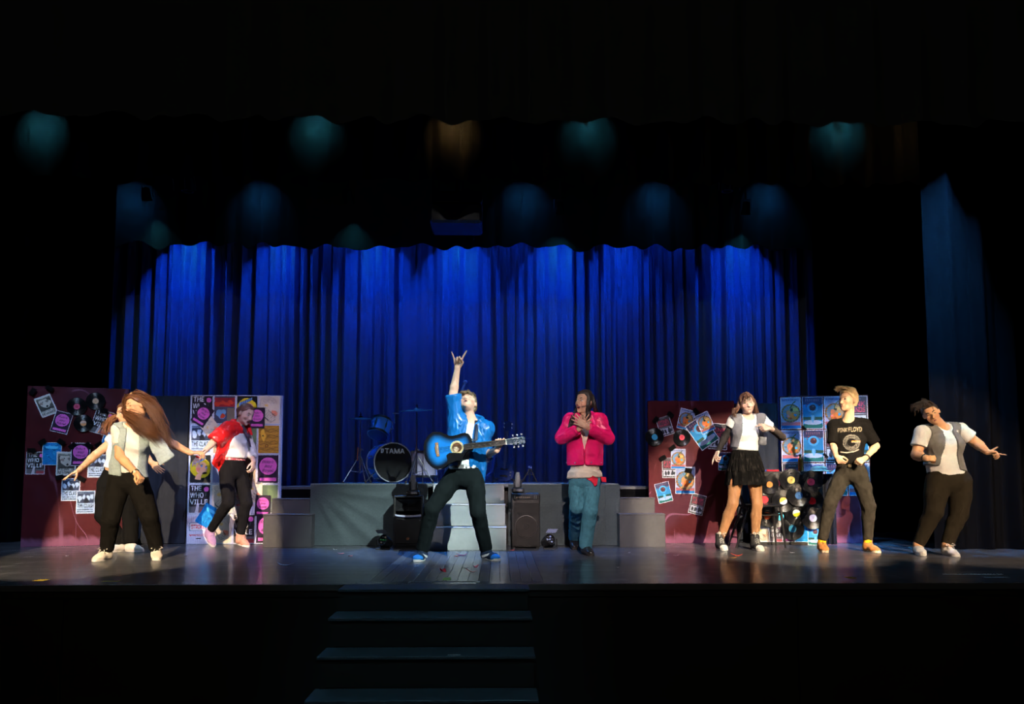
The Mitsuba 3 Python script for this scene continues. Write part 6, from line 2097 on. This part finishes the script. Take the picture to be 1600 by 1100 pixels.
# -------- person in the pink jacket
def cast_pink():
    L = .25
    F = {'l': foot(897, 859, -8, L, 10), 'r': foot(925, 869, 14, L)}
    q = plane(F['r'][0][1] + .16)
    J = joints(q, F, head=(913, 628, -.03), neck=(914, 651), chest=(914, 682), waist=(914, 716), sl=(893, 658), sr=(936, 658),
               el=(877, 684, -.08), wl=(905, 670, -.26), er=(950, 685, -.08), wr=(916, 667, -.31), hl=(902, 748), hr=(926, 748), kl=(901, 792, -.03), kr=(922, 798, -.10))
    J['front'] = [-.12, -1, 0]
    P = Person('person in a hot pink jacket and blue jeans with hands crossed over the chest', J, dict(pelv=(.152, .112), waist=(.122, .098), chest=(.142, .108), sho=(.125, .078), leg=(.085, .058, .040), arm=(.046, .038, .026), bust=.9), skin=(.52, .30, .20))
    H = Head(J['head'], -48, 3, 4, 1.02, True)
    P.body(H, {'l': dict(d=[.62, -.10, .72], n=[.1, 1, .1], side=1, curl=(.05, .08, .12, .18), spread=.26, thumb=.2), 'r': dict(d=[-.80, .05, .55], n=[.1, 1, .0], side=-1, curl=(.1, .1, .15, .3), spread=.22, thumb=.2)}, mouth=.8)
    P.face(brow=(.018, .012, .01), mouth='open', mo=.8, lips=(.38, .09, .08), iris=(.03, .018, .012), look=(-.003, 0))
    S = SDF(); P.torso(S, .012, hipg=.020)
    S.ecap(P.hipc + P.up * .06, P.hipc - P.up * .03, .175, .130, .192, .142, P.latH, .05, cap=.3)
    P.neckhole(S, .060, drop=.03, fwd=.05); S.cut([.06, 0, -1], q(916, 746, 0))
    P.garment('shirt', S, 'paint_matte', (.66, .57, .47), wr=.006, wscale=.07, seed=42, label='cream shirt hanging out below the jacket')
    S = SDF(); P.torso(S, .036, low=False)
    S.ecap(J['waist'] - P.up * .06, J['chest'], .192, .150, .19, .15, P.lat, .05)
    for s in 'lr': P.sleeve(S, s, .0, 1.93, rr=(.075, .066, .052))
    S.cut([0, 0, -1], q(913, 727, 0))
    P.neckhole(S, .062, drop=.03, fwd=.05)
    P.open_front(S, .030, .004, -.02, .18, -.004, -.004)
    P.open_front(S, .004, .055, .30, .52, -.004, 0)
    P.garment('jacket', S, 'leather_paint', (.66, .010, .115), h=.0064, wr=.005, wscale=.06, seed=44, stretch=(1, 1, .7), label='hot pink jacket')
    P.collar((.66, .010, .14), R=.084, drop=.095)
    for px in ((885, 723), (899, 723.5), (924, 723), (939, 723)):
        m = trimesh.creation.icosphere(1, .009); m.apply_translation(P.on_cloth(S, q(px[0], px[1], 0)))
        part(P.key, 'jacket_button', m, 'metal_paint', (.85, .8, .72), True)

    def denim(v, c):
        f = meshkit.fbm(v * np.array([80, 80, 30]), 3, 5)
        c *= (.7 + .6 * f)[:, None]
    P.trousers((.050, .155, .21), g=.01, rr=(.092, .072, .068), waist_up=-.05, cuff=-.03, wr=.006, seed=46, label='blue jeans', paint=denim, wscale=.09)
    for pts in (((913, 744), (924, 744), (931, 748), (930, 757), (927, 759), (924, 754), (921, 751), (915, 748)), ((936, 745), (944, 746), (944, 753), (938, 752))):
        g2 = Polygon([(q(x, y, 0)[0], q(x, y, 0)[2]) for x, y in pts]).buffer(.004)
        m = extrude(g2, .012); m.apply_transform(frame([0, q(920, 750, -.125)[1], 0], [1, 0, 0], [0, 0, 1], [0, -1, 0]))
        part(P.key, 'scarf_end', m, 'paint_matte', (.55, .012, .04))
    for s in 'lr':
        shoe(P, F[s][0], F[s][1], (.010, .010, .011), sole_color=(.02, .018, .016), L=L, W=.092, mat='leather_paint', pitch=10 if s == 'l' else 0, high=.02)
    hm = hair_cap(H, .012, .050, -.08, 43, rough=.003, fringe=.012)
    R = np.random.default_rng(45)
    paths = []
    for i in range(18):
        t = i / 17
        paths.append([H.w(.02 + .03 * t, -.03, .12 - .03 * t), H.w(.085, -.05, .04), H.w(.10, -.06, -.06), q(930 + 4 * R.random(), 645 + 8 * t, .09), q(931 + 5 * R.random(), 655, .12), q(928 + 5 * R.random(), 668 + 6 * R.random(), .14)])
    for i in range(10):
        t = i / 9
        paths.append([H.w(-.04, .03, .10), H.w(-.085, .01, .03), H.w(-.09, .0, -.07), q(897 - 2 * t, 650, -.06), q(894 - 2 * t, 660, -.13), q(893 - 4 * t, 670 + 2 * t, -.15)])
    for i in range(8):
        t = i / 7
        paths.append([H.w(.06, .02, .08), H.w(.088, .02, 0), H.w(.08, .03, -.07), q(920, 646, -.08), q(919 - t, 655, -.13)])
    hair_part(P, cat([hm, guide_strands(paths, 8, .006, .0025, .010, 14, 48)]), (.016, .012, .011), var=.5, seed=43)
    mic = tube([H.w(.075, .02, -.03), H.w(.062, .06, -.055), H.w(.05, .088, -.06)], .003, 6)
    part(P.key, 'headset_microphone', mic, 'paint_matte', (.02, .015, .012), True)
    return P


# -------- person in the lace skirt
def cast_skirt():
    L = .25
    F = {'l': foot(1134, 861, 2, L), 'r': foot(1191, 861.5, 4, L)}
    q = plane(F['l'][0][1] + .18)
    J = joints(q, F, head=(1167, 631, -.02), neck=(1168, 652), chest=(1166, 676), waist=(1164, 702), sl=(1147, 659), sr=(1189, 657),
               el=(1134, 681, .04), wl=(1122, 705, -.02), er=(1222, 683, .05), wr=(1204, 669, -.24), hl=(1152, 730), hr=(1177, 730), kl=(1145, 787, -.06), kr=(1183, 788, -.05))
    J['front'] = [0, -1, 0]
    tights = (.36, .18, .08)
    P = Person('person in a black lace skirt, grey vest and high-top sneakers', J, dict(pelv=(.150, .112), waist=(.118, .095), chest=(.142, .110), sho=(.122, .078), leg=(.090, .058, .038), arm=(.046, .036, .025), bust=1.0), skin=(.62, .43, .34))
    H = Head(J['head'], -10, -2, -8, 1.02, True)
    zk = J['hl'][2]

    def paint(v, c):
        c[v[:, 2] < zk] = tights
    P.body(H, {'l': dict(d=q(1116, 719, -.08) - J['wl'], n=[.8, .4, .1], side=-1, curl=(.10, .65, .8, .85), thumb=.3), 'r': dict(d=[-1, -.15, .02], n=[0, .9, -.35], side=-1, curl=(.25, .85, .95, 1), thumb=.35)}, mouth=.0, paint=paint)
    P.face(brow=(.05, .025, .015), mouth='open', mo=.15, lips=(.30, .09, .08), brow_tilt=-.9, iris=(.04, .03, .02))
    S = SDF(); P.torso(S, .012)
    for s in 'lr': P.sleeve(S, s, .0, .42, rr=(.066, .066, .05))
    P.neckhole(S, .068, fwd=.03); P.hem(S, .93)
    P.garment('shirt', S, 'paint_matte', (.76, .75, .73), wr=.004, wscale=.08, seed=52, label='white t-shirt tucked in at the waist')
    for s in 'lr':
        A = SDF(); P.arm(A, s, .004, 2.0)
        sh, el, wr = J['s' + s], J['e' + s], J['w' + s]
        A.cut(-unit(el - sh), sh + (el - sh) * .30)
        P.garment('sheer_sleeve', A, 'paint_matte', (.012, .011, .012) if s == 'l' else (.045, .036, .03), h=.006)
    S = SDF(); P.torso(S, .030, low=False)
    S.ecap(J['waist'] + P.up * .02 - P.U * .08, J['chest'] - P.U * .06, .08, .115, .08, .13, P.lat, .04)
    S.ecap(q(1192, 668, -.06), q(1193, 694, -.08), .05, .02, .035, .016, [.8, .1, -.5], .03)
    P.neckhole(S, .082, fwd=.05)
    P.open_front(S, .140, .085, .12, .5, .02, .0)
    for s in 'lr':
        S.sub(lambda X, c=J['s' + s], d=unit(J['e' + s] - J['s' + s] + P.U * (.25 if s == 'r' else -.25)): np.linalg.norm((X - c) - np.maximum((X - c) @ d, .03)[:, None] * d, axis=1) - .084)
    S.cut([0, 0, -1], q(1164, 700, 0))
    P.garment('vest', S, 'paint_matte', (.15, .16, .19), h=.0064, wr=.003, wscale=.05, seed=54, label='grey denim vest')
    # skirt: three flounces
    W0, W1 = J['waist'] + [0, 0, .005], P.hipc - [0, 0, .20]
    for nm, t0, t1, r0, r1, am, ph in (('skirt', .0, .92, .128, .195, .010, 0), ('skirt_flounce', .30, 1.0, .178, .222, .016, 1), ('skirt_flounce', .05, .62, .142, .205, .012, 2)):
        n, mm = 120, 12
        V = []
        for i in range(mm):
            f = i / (mm - 1)
            t = t0 + (t1 - t0) * f
            c = W0 + (W1 - W0) * t
            r = r0 + (r1 - r0) * f ** .8
            for j in range(n):
                a = 2 * math.pi * j / n
                rr = r + am * f * math.sin(a * 13 + ph * 2 + .6 * math.sin(a * 3)) + .004 * math.sin(a * 31)
                V.append(c + [rr * math.cos(a), rr * .80 * math.sin(a), (-.006 * math.sin(a * 26) if i == mm - 1 else 0)])
        Fc = [[i * n + j, i * n + (j + 1) % n, (i + 1) * n + (j + 1) % n, (i + 1) * n + j] for i in range(mm - 1) for j in range(n)]
        Fc = np.array(Fc)
        V = np.array(V)
        out = np.vstack([V, V - (V - (W0 + W1) / 2) * [.03, .03, 0]])
        FF = np.vstack([Fc[:, [0, 2, 1]], Fc[:, [0, 3, 2]], Fc[:, [0, 1, 2]] + len(V), Fc[:, [0, 2, 3]] + len(V)])
        m = trimesh.Trimesh(out, FF, process=False)
        f = meshkit.noise(out * 55, 4 + ph)
        part(P.key, nm, m, 'cloth_dark', np.where((f > .70)[:, None], np.array([.020, .018, .016]), np.array([.0045, .0045, .0045])), True)
    for s in 'lr':
        shoe(P, F[s][0], F[s][1], (.035, .034, .034), sole_color=(.76, .73, .66), L=L, W=.094, lace=(.74, .70, .60), high=.075, toecap=(.74, .71, .63), bow=True, label='black and white high-top sneaker')
    hm = hair_cap(H, .012, .056, -.06, 53, rough=.004, fringe=-.02)
    R = np.random.default_rng(55)
    paths = []
    for i in range(12):
        t = i / 11
        paths.append([H.w(-.04, -.02, .10), H.w(-.085, -.01, .03), H.w(-.10, .0, -.03), q(1152 - 3 * t, 640 + 3 * t, -.04), q(1147 - 4 * R.random(), 640 + 9 * t, -.06), q(1148 + 3 * R.random(), 650 + 6 * R.random(), -.08)])
        paths.append([H.w(.04, -.02, .10), H.w(.085, -.02, .03), H.w(.09, -.01, -.05), q(1180 + 3 * t, 639 + 5 * t, .0), q(1184 + 2 * R.random(), 646 + 4 * t, -.02)])
    for i in range(7):
        t = i / 6
        paths.append([H.w(-.01 + .03 * t, .06, .118), H.w(-.025 + .05 * t, .098, .085), H.w(-.045 + .085 * t, .100, .045)])
    hair_part(P, cat([hm, guide_strands(paths, 7, .006, .0018, .011, 14, 58)]), (.105, .055, .036), var=.55, seed=53)
    return P


# -------- boy in the black band t-shirt
def cast_black_tee():
    L = .265
    F = {'l': foot(1290, 864, -14, L), 'r': foot(1374, 864.5, 6, L)}
    q = plane(F['l'][0][1] + .19)
    J = joints(q, F, head=(1325, 626, -.04), neck=(1326, 656), chest=(1327, 688), waist=(1327, 716), sl=(1304, 666, .07), sr=(1350, 665, -.07),
               el=(1302, 697, .02), wl=(1306, 712, -.16), er=(1369, 697, -.10), wr=(1352, 716, -.24), hl=(1318, 740, .04), hr=(1342, 740, -.04), kl=(1297, 786, -.05), kr=(1357, 791, -.06))
    J['front'] = [-.42, -.9, 0]
    P = Person('fair-haired person in a black band t-shirt, tan shoes and yellow socks', J, dict(pelv=(.138, .105), waist=(.118, .094), chest=(.138, .105), sho=(.128, .074), leg=(.080, .056, .036), arm=(.044, .036, .026)), skin=(.66, .41, .25))
    H = Head(J['head'], -66, 2, 0, 1.06)
    P.body(H, {'l': dict(d=[.45, -.3, -.75], n=[.6, .6, .2], side=1, curl=(.55, .6, .65, .7), thumb=.5), 'r': dict(d=[-.85, -.1, -.42], n=[-.1, .75, -.6], side=-1, curl=(.9, .95, 1, 1), thumb=.7)})
    P.face(brow=(.20, .12, .05), mouth='closed', mo=.006, lips=(.40, .16, .12))
    S = SDF(); P.torso(S, .020, hipg=.022)
    for s in 'lr': P.sleeve(S, s, .0, .86, rr=(.066, .062, .060))
    P.neckhole(S, .066, fwd=.03); P.hem(S, .62)
    tee = P.garment('t_shirt', S, 'cloth_dark', (.0085, .008, .0075), wr=.005, wscale=.08, seed=62, label='black t-shirt with a printed front')
    # the print: words over a ringed disc with an orange stripe, wrapped on the chest
    ms = [(text('PINK', .046, .002, width=.10), (-.118, .10), (.32, .28, .20)), (text('FLOYD', .050, .002, width=.135), (-.008, .10), (.42, .36, .25))]
    th = np.linspace(0, 2 * np.pi, 49)
    for r in (.088, .080, .070, .060, .050):
        ring = Point(0, 0).buffer(r, 24).difference(Point(0, 0).buffer(r - .0042, 24))
        ms.append((extrude(ring, .002), (.02, -.02), (.30, .29, .25)))
    ms.append((extrude(LineString([(-.03, .012), (.06, .012)]).buffer(.006, cap_style=2), .0024), (.05, -.02), (.75, .22, .03)))
    ms.append((extrude(LineString([(-.03, .0), (.06, .0)]).buffer(.004, cap_style=2), .0024), (.05, -.02), (.35, .34, .28)))
    ms.append((extrude(Polygon([(-.045, -.03), (-.01, -.03), (-.028, .02)]), .0024), (.0, -.03), (.03, .03, .03)))
    ms.append((extrude(LineString([(-.09, -.10), (-.03, -.112), (.05, -.10), (.09, -.08)]).buffer(.007), .002), (.0, -.02), (.36, .34, .28)))
    o = J['chest'] - P.up * .01
    for m, (dx, dy), c in ms:
        m = m.subdivide() if len(m.faces) < 2000 else m
        v = m.vertices
        X, Y = v[:, 0] + dx, v[:, 1] + dy
        base = o + P.U * X[:, None] + P.up2 * Y[:, None]
        lo_, hi_ = np.full(len(v), -.02), np.full(len(v), .24)          # walk in along -F to the cloth
        for _ in range(16):
            mid = (lo_ + hi_) / 2
            ins = S.eval(base + P.F * mid[:, None]) < 0
            lo_, hi_ = np.where(ins, mid, lo_), np.where(ins, hi_, mid)
        m = trimesh.Trimesh(base + P.F * (lo_ + .004 + v[:, 2])[:, None], m.faces, process=False)
        part(tee, 'print', m, 'paint_matte', list(c))
    def pant(v, c):
        f = meshkit.fbm(v * np.array([40, 40, 20]), 2, 9)
        c *= (.7 + .6 * f)[:, None]
    P.trousers((.026, .023, .018), g=.01, rr=(.092, .068, .046), waist_up=.0, cuff=.03, wr=.007, seed=66, paint=pant, wscale=.055)
    for s in 'lr':
        d = unit(J['a' + s] - J['k' + s])
        part(P.key, 'sock', cyl(J['a' + s] - d * .06, J['a' + s] + d * .02, .043, 18), 'paint_matte', (.85, .42, .01), 40, label='yellow sock')
        shoe(P, F[s][0], F[s][1], (.42, .17, .045), sole_color=(.66, .55, .40), L=L, W=.096, lace=(.06, .03, .015))
    bl = P.belt(-.105, -.066, (.02, .018, .015), .019)
    part(bl, 'buckle', bx(-.02, .02, -.005, .005, -.018, .018, .004), 'metal_paint', (.7, .55, .3), 30, xf=frame(J['waist'] - P.up * .085 + P.F * .128, P.U, -P.F, P.up))
    wp = J['wr'] + (J['er'] - J['wr']) * .10
    d = unit(J['wr'] - J['er']); a0 = unit(np.cross(d, [0, 1, 0])); b0 = np.cross(d, a0)
    part(P.key, 'wristwatch', tube([wp + .030 * (math.cos(a) * a0 + math.sin(a) * b0) for a in np.linspace(0, 6.28, 18, endpoint=False)], .007, 6, True), 'paint_satin', BLACK, True)
    def quiff(S):
        S.ell(H.w(0, .050, .115), np.array([.056, .060, .034]), H.R, .03)
        S.ell(H.w(0, -.02, .118), np.array([.062, .08, .03]), H.R, .03)
    hm = hair_cap(H, .010, .050, -.06, 63, quiff, rough=.006)
    R = np.random.default_rng(65)
    roots, dirs = [], []
    for i in range(240):
        x, y = R.uniform(-.05, .05), R.uniform(-.04, .085)
        roots.append(H.w(x, y, .118 - 2.2 * x * x))
        dirs.append(H.R @ np.array([x * 3, .75, .45 + R.normal(0, .2)]))
    hm = cat([hm, strands(roots, dirs, R.uniform(.05, .085, 240), 6, .0065, .002, .9, .10, 66)])
    hair_part(P, hm, (.86, .62, .32), var=.35, seed=63)
    return P


# -------- person at the far right
def cast_right():
    L = .245
    F = {'l': foot(1443, 869, -16, L), 'r': foot(1497, 870.5, 0, L)}
    q = plane(F['l'][0][1] + .18)
    J = joints(q, F, head=(1455, 646, -.10), neck=(1472, 665, -.02), chest=(1473, 694), waist=(1474, 724), sl=(1441, 676, -.04), sr=(1500, 672, .03),
               el=(1432, 711, -.06), wl=(1447, 716, -.24), er=(1525, 692, .0), wr=(1542, 706, -.16), hl=(1464, 752), hr=(1500, 752), kl=(1459, 800, -.06), kr=(1498, 803, -.05))
    J['front'] = [0, -1, 0]
    P = Person('person in a grey denim vest at the far right, looking down and pointing', J, dict(pelv=(.188, .145), waist=(.158, .128), chest=(.158, .125), sho=(.138, .085), neck=.056, leg=(.120, .078, .050), arm=(.066, .052, .033), shr=.055, bust=1.15), skin=(.64, .35, .18))
    H = Head(J['head'], -26, -14, -24, 1.0)
    P.body(H, {'l': dict(d=[.9, -.15, -.05], n=[.1, .8, -.5], side=1, curl=(.85, .9, .95, 1), thumb=.6), 'r': dict(d=[.72, -.5, -.1], n=[.1, -.4, -1], side=1, curl=(.02, .75, .85, .9), thumb=.3, tdir=[.3, -.3, .6])})
    P.face(brow=(.018, .012, .01), eyes='smile', mouth='closed', mo=.010, lips=(.36, .12, .09))
    S = SDF(); P.torso(S, .012)
    for s in 'lr': P.sleeve(S, s, .0, .62, rr=(.076, .080, .05))
    P.neckhole(S, .070, fwd=.04); P.hem(S, .35)
    P.garment('t_shirt', S, 'paint_matte', (.70, .68, .65), wr=.005, wscale=.08, seed=72, label='white t-shirt')
    S = SDF(); P.torso(S, .030)
    P.neckhole(S, .088, fwd=.06)
    P.open_front(S, .105, .055, .12, .5, -.03, .0)
    for s in 'lr':
        S.sub(lambda X, c=J['s' + s], d=unit(J['e' + s] - J['s' + s] + P.U * (.25 if s == 'r' else -.25)): np.linalg.norm((X - c) - np.maximum((X - c) @ d, .03)[:, None] * d, axis=1) - .110)
    S.cut([-.18, 0, -1], q(1490, 734, 0))
    v = P.garment('vest', S, 'paint_matte', (.12, .12, .115), h=.0066, wr=.004, wscale=.05, seed=74, label='grey denim vest with pale badges')
    for px, py in ((1487, 675), (1499, 694), (1504, 707)):
        b = P.on_cloth(S, q(px, py, 0), .004)
        st_ = cat([tube([b - [.018 * math.cos(a), 0, .018 * math.sin(a)], b + [.018 * math.cos(a), 0, .018 * math.sin(a)]], .0038, 5) for a in (.3, 1.35, 2.4)])
        part(v, 'badge', st_, 'paint_matte', (.6, .58, .54))

    def und(v, c):
        pass
    P.trousers((.017, .014, .0095), g=.008, rr=(.128, .090, .056), waist_up=.0, cuff=.01, wr=.003, seed=76, hipg=.016)
    for s in 'lr':
        shoe(P, F[s][0], F[s][1], (.72, .66, .60), L=L, W=.096, lace=(.75, .72, .68), bow=(s == 'r'))
    m = SDF(); m.ecap(J['neck'] + P.F * .07 - P.up2 * .07 - P.U * .02, J['neck'] + P.F * .085 - P.up2 * .09 + P.U * .03, .014, .008, .014, .008, [0, 0, 1])
    P.garment('bow_tie', m, 'paint_satin', (.06, .045, .035), h=.0045)
    wp = J['wl'] + (J['el'] - J['wl']) * .10
    d = unit(J['wl'] - J['el']); a0 = unit(np.cross(d, [0, 1, 0])); b0 = np.cross(d, a0)
    part(P.key, 'bracelet', tube([wp + .036 * (math.cos(a) * a0 + math.sin(a) * b0) for a in np.linspace(0, 6.28, 18, endpoint=False)], .006, 6, True), 'paint_satin', BLACK, True)

    def quiff(S):
        S.ell(H.w(-.01, .03, .120), np.array([.060, .070, .036]), H.R, .03)
    hm = hair_cap(H, .008, .050, -.05, 73, quiff, rough=.006)
    R = np.random.default_rng(75)
    paths = []
    for i in range(26):
        x, y = R.uniform(-.05, .045), R.uniform(-.03, .09)
        paths.append([H.w(x, y, .110), H.w(x - .03, y + .03, .150), H.w(x - .07, y + .05, .155 + R.normal(0, .01)), H.w(x - .11 + R.normal(0, .015), y + .05, .135 + R.normal(0, .012))])
    hair_part(P, cat([hm, guide_strands(paths, 6, .006, .0015, .012, 10, 78)]), (.022, .015, .012), var=.5, seed=73)
    return P


P1, Q1 = cast_denim()
cast_hidden()
cast_red()
P4, Q4 = cast_guitarist()
cast_pink()
cast_skirt()
cast_black_tee()
cast_right()

# ------------------------------------------------------------------ the acoustic guitar in the guitarist's hands
GY = P4.J['chest'][1] - .25
g0, g1 = at_y(683.5, 703.5, GY), at_y(790.5, 690.8, GY)          # bridge and nut
gx = unit(g1 - g0)
gn = np.array([0, -1.0, 0.06]); gn = unit(gn - gx * (gn @ gx))
gy = np.cross(gn, gx)
GM = frame(g0, gx, gy, gn)
SL = float(np.linalg.norm(g1 - g0))
gt = thing('acoustic_guitar', 'blue sunburst acoustic guitar with a black edge, held across the body', 'guitar')
t = np.linspace(0, 2 * np.pi, 121)[:-1]
x0g, x1g = -.135, .345
xs_ = (x0g + x1g) / 2 - (x1g - x0g) / 2 * np.cos(t)
def halfw(x):
    u = (x - x0g) / (x1g - x0g)
    return np.interp(u, [0, .04, .12, .25, .36, .48, .60, .72, .84, .93, .975, 1], [0.0, .098, .158, .186, .178, .146, .120, .126, .136, .124, .090, .055])
from scipy.interpolate import PchipInterpolator
_u = [0, .02, .06, .14, .25, .37, .48, .60, .72, .84, .93, .98, 1]
_w = [0.0, .070, .112, .158, .182, .174, .146, .122, .128, .138, .124, .085, .03]
HW = PchipInterpolator(_u, _w)
uu = np.linspace(0, 1, 70) ** 1.0
uu = (1 - np.cos(np.pi * uu)) / 2
xx = x0g + (x1g - x0g) * uu
upper = np.c_[xx, HW(uu)]
lowr = np.c_[xx, -HW(uu)][::-1]
lowr = np.c_[xx, -HW(uu)]
# cutaway under the neck
cut_ = Polygon([(.205, -.20), (.232, -.110), (.262, -.062), (.30, -.038), (.40, -.030), (.40, -.2)]).buffer(.01).buffer(-.01)
out_ = Polygon(np.vstack([upper, lowr[::-1]])).buffer(0)
out_ = out_.difference(cut_).buffer(-.01).buffer(.02).buffer(-.01)
dep = .095
side = extrude(out_, dep); side.apply_translation([0, 0, -dep])
part(gt, 'body', side, 'paint_gloss', (.006, .006, .008), 30, xf=GM)
# soundboard: rings of triangles coloured from blue in the middle to black at the rim
hole = (.190, .004)
rings = []
NR_ = 16
bd_ = np.array(out_.buffer(-.004).exterior.coords)[:-1]
bd_ = bd_[::2]
c_ = np.array([.03, 0.0])
V, C = [], []
for i in range(NR_ + 1):
    f = i / NR_
    V.append(np.c_[c_ + (bd_ - c_) * f if i else np.tile(c_, (len(bd_), 1)), np.full(len(bd_), .0012)])
V = np.vstack(V)
n_ = len(bd_)
dist = np.array([out_.exterior.distance(Point(p[0], p[1])) for p in V])
sm = np.clip((dist - .018) / .075, 0, 1); sm = sm * sm * (3 - 2 * sm)
C = np.array([.004, .004, .006]) * (1 - sm)[:, None] + np.array([.010, .17, .52]) * sm[:, None]
F = [[i * n_ + j, (i + 1) * n_ + j, (i + 1) * n_ + (j + 1) % n_] for i in range(NR_) for j in range(n_)] + [[i * n_ + j, (i + 1) * n_ + (j + 1) % n_, i * n_ + (j + 1) % n_] for i in range(1, NR_) for j in range(n_)]
m = trimesh.Trimesh(V, np.array(F), process=False)
if m.face_normals[5][2] < 0: m.invert()
part(gt, 'soundboard', m, 'paint_gloss', C, False, xf=GM)
part(gt, 'rosette', lathe([(.047, .0014), (.066, .0014), (.066, .0026), (.047, .0026), (.047, .0014)], 44, [hole[0], hole[1], 0], [hole[0], hole[1], 1]), 'paint_satin', lin(225, 205, 150), 30, xf=GM)
rb = [lathe([(0, .0027), (.0035, .0027), (.0035, .0030), (0, .0030)], 6, [hole[0] + .0565 * math.cos(a), hole[1] + .0565 * math.sin(a), 0], [hole[0] + .0565 * math.cos(a), hole[1] + .0565 * math.sin(a), 1]) for a in np.linspace(0, 6.283, 28, endpoint=False)]
part(gt, 'rosette_dots', cat(rb), 'paint_satin', lin(70, 60, 44), xf=GM)
part(gt, 'sound_hole', lathe([(0, .0018), (.047, .0018), (.047, .0014)], 36, [hole[0], hole[1], 0], [hole[0], hole[1], 1]), 'paint_matte', lin(96, 58, 34), xf=GM)
part(gt, 'label_in_hole', lathe([(0, .0020), (.026, .0020), (.026, .0018)], 24, [hole[0] - .008, hole[1] - .014, 0], [hole[0] - .008, hole[1] - .014, 1]), 'paint_matte', lin(225, 200, 170), xf=GM)
pg = Polygon([(.235, -.062), (.17, -.050), (.115, -.045), (.085, -.065), (.095, -.105), (.085, -.135), (.14, -.125), (.21, -.10)]).buffer(.006)
part(gt, 'pickguard', extrude(pg, .0022), 'paint_gloss', (.006, .006, .007), xf=GM @ trans(0, 0, .0012))
part(gt, 'bridge', cat([bx(-.016, .016, -.062, .075, .0013, .010, .004), bx(-.022, -.006, -.03, .04, .0013, .0085, .003)]), 'paint_satin', lin(150, 105, 70), xf=GM)
part(gt, 'bridge_pin', cat([cyl([.004, y, .010], [.004, y, .016], .0045, 8) for y in np.linspace(-.03, .04, 6)]), 'paint_satin', lin(230, 225, 215), xf=GM)
part(gt, 'neck', hullm([[x, y, z] for x in (.265, SL) for y, z in ((-.028, .006), (.028, .006), (-.024, -.014), (.024, -.014))]), 'paint_satin', lin(110, 70, 44), xf=GM)
part(gt, 'fretboard', hullm([[x, y, z] for x, w in ((.262, .029), (SL, .024)) for y in (-w, w) for z in (.0062, .0125)]), 'paint_satin', lin(62, 48, 40), xf=GM)
fr_ = [bx(SL * (1 - 2 ** (-k_ / 12)) * -1 + SL - .0015, SL - SL * (1 - 2 ** (-k_ / 12)) + .0015, -.027, .027, .0126, .0142) for k_ in range(1, 17)]
part(gt, 'frets', cat([f for f in fr_ if f.bounds[0][0] > .262]), 'chrome', xf=GM)
part(gt, 'fret_dot', cat([cyl([SL - SL * (1 - 2 ** (-(k_ - .5) / 12)), 0, .0126], [SL - SL * (1 - 2 ** (-(k_ - .5) / 12)), 0, .0137], .0055, 10) for k_ in (3, 5, 7, 9, 12)]), 'paint_satin', lin(215, 215, 205), xf=GM)
part(gt, 'nut', bx(SL - .002, SL + .006, -.026, .026, .004, .018), 'paint_satin', lin(225, 220, 205), xf=GM)
part(gt, 'headstock', extrude(Polygon([(SL, -.027), (SL + .06, -.034), (SL + .175, -.038), (SL + .19, -.02), (SL + .18, 0), (SL + .19, .02), (SL + .175, .038), (SL + .06, .034), (SL, .027)]), .014), 'paint_gloss', lin(26, 52, 70), xf=GM @ trans(0, 0, -.006))
for i in range(3):
    for s in (-1, 1):
        x = SL + .075 + .042 * i
        part(gt, 'tuning_peg', cat([cyl([x, s * .020, .0085], [x, s * .020, .024], .007, 10), cyl([x, s * .036, .0], [x, s * .050, .0], .004, 8), hullm([[x + a, s * (.050 + b), c] for a in (-.009, .009) for b in (0, .016) for c in (-.006, .006)])]), 'chrome', xf=GM)
part(gt, 'string_end', cat([tube([[SL + .155, .01, .02], [SL + .20, .004, .024], [SL + .23, .012, .022], [SL + .255, .003, .02]], .0014, 4), tube([[SL + .155, -.01, .02], [SL + .19, -.02, .026], [SL + .215, -.008, .024]], .0014, 4)]), 'chrome', xf=GM)
part(gt, 'string', cat([cyl([.004, y, .0135], [SL + .07 + .04 * (j % 3), y * .75, .0195], .0008 + .00012 * j, 4) for j, y in enumerate(np.linspace(-.025, .032, 6) * .72)]), 'chrome', xf=GM)
gs = thing('shoulder_strap', 'dark guitar strap running over the shoulder of the guitarist', 'strap')
pts = np.array([GM[:3, :3] @ np.array(p) + GM[:3, 3] for p in ((.30, .10, -.05),)] + [at_y(744, 690, GY + .045), at_y(745, 672, GY + .10), at_y(744, 657, GY + .21)])
t_ = np.linspace(0, 1, 20); tt_ = np.linspace(0, 1, len(pts))
pp = np.stack([np.interp(t_, tt_, pts[:, i]) for i in range(3)], 1)
pp[1:-1] = (pp[:-2] + pp[1:-1] + pp[2:]) / 3
V = np.vstack([pp + [.013, 0, 0], pp - [.013, 0, 0], pp + [.013, .004, 0], pp - [.013, .004, 0] + [0, .008, 0]])
nn = len(pp)
F = []
for i in range(nn - 1):
    for a, b in ((0, 1), (3, 2), (2, 0), (1, 3)):
        F += [[a * nn + i, b * nn + i, b * nn + i + 1], [a * nn + i, b * nn + i + 1, a * nn + i + 1]]
part(gs, None, trimesh.Trimesh(V, np.array(F), process=False), 'paint_satin', lin(34, 44, 60))
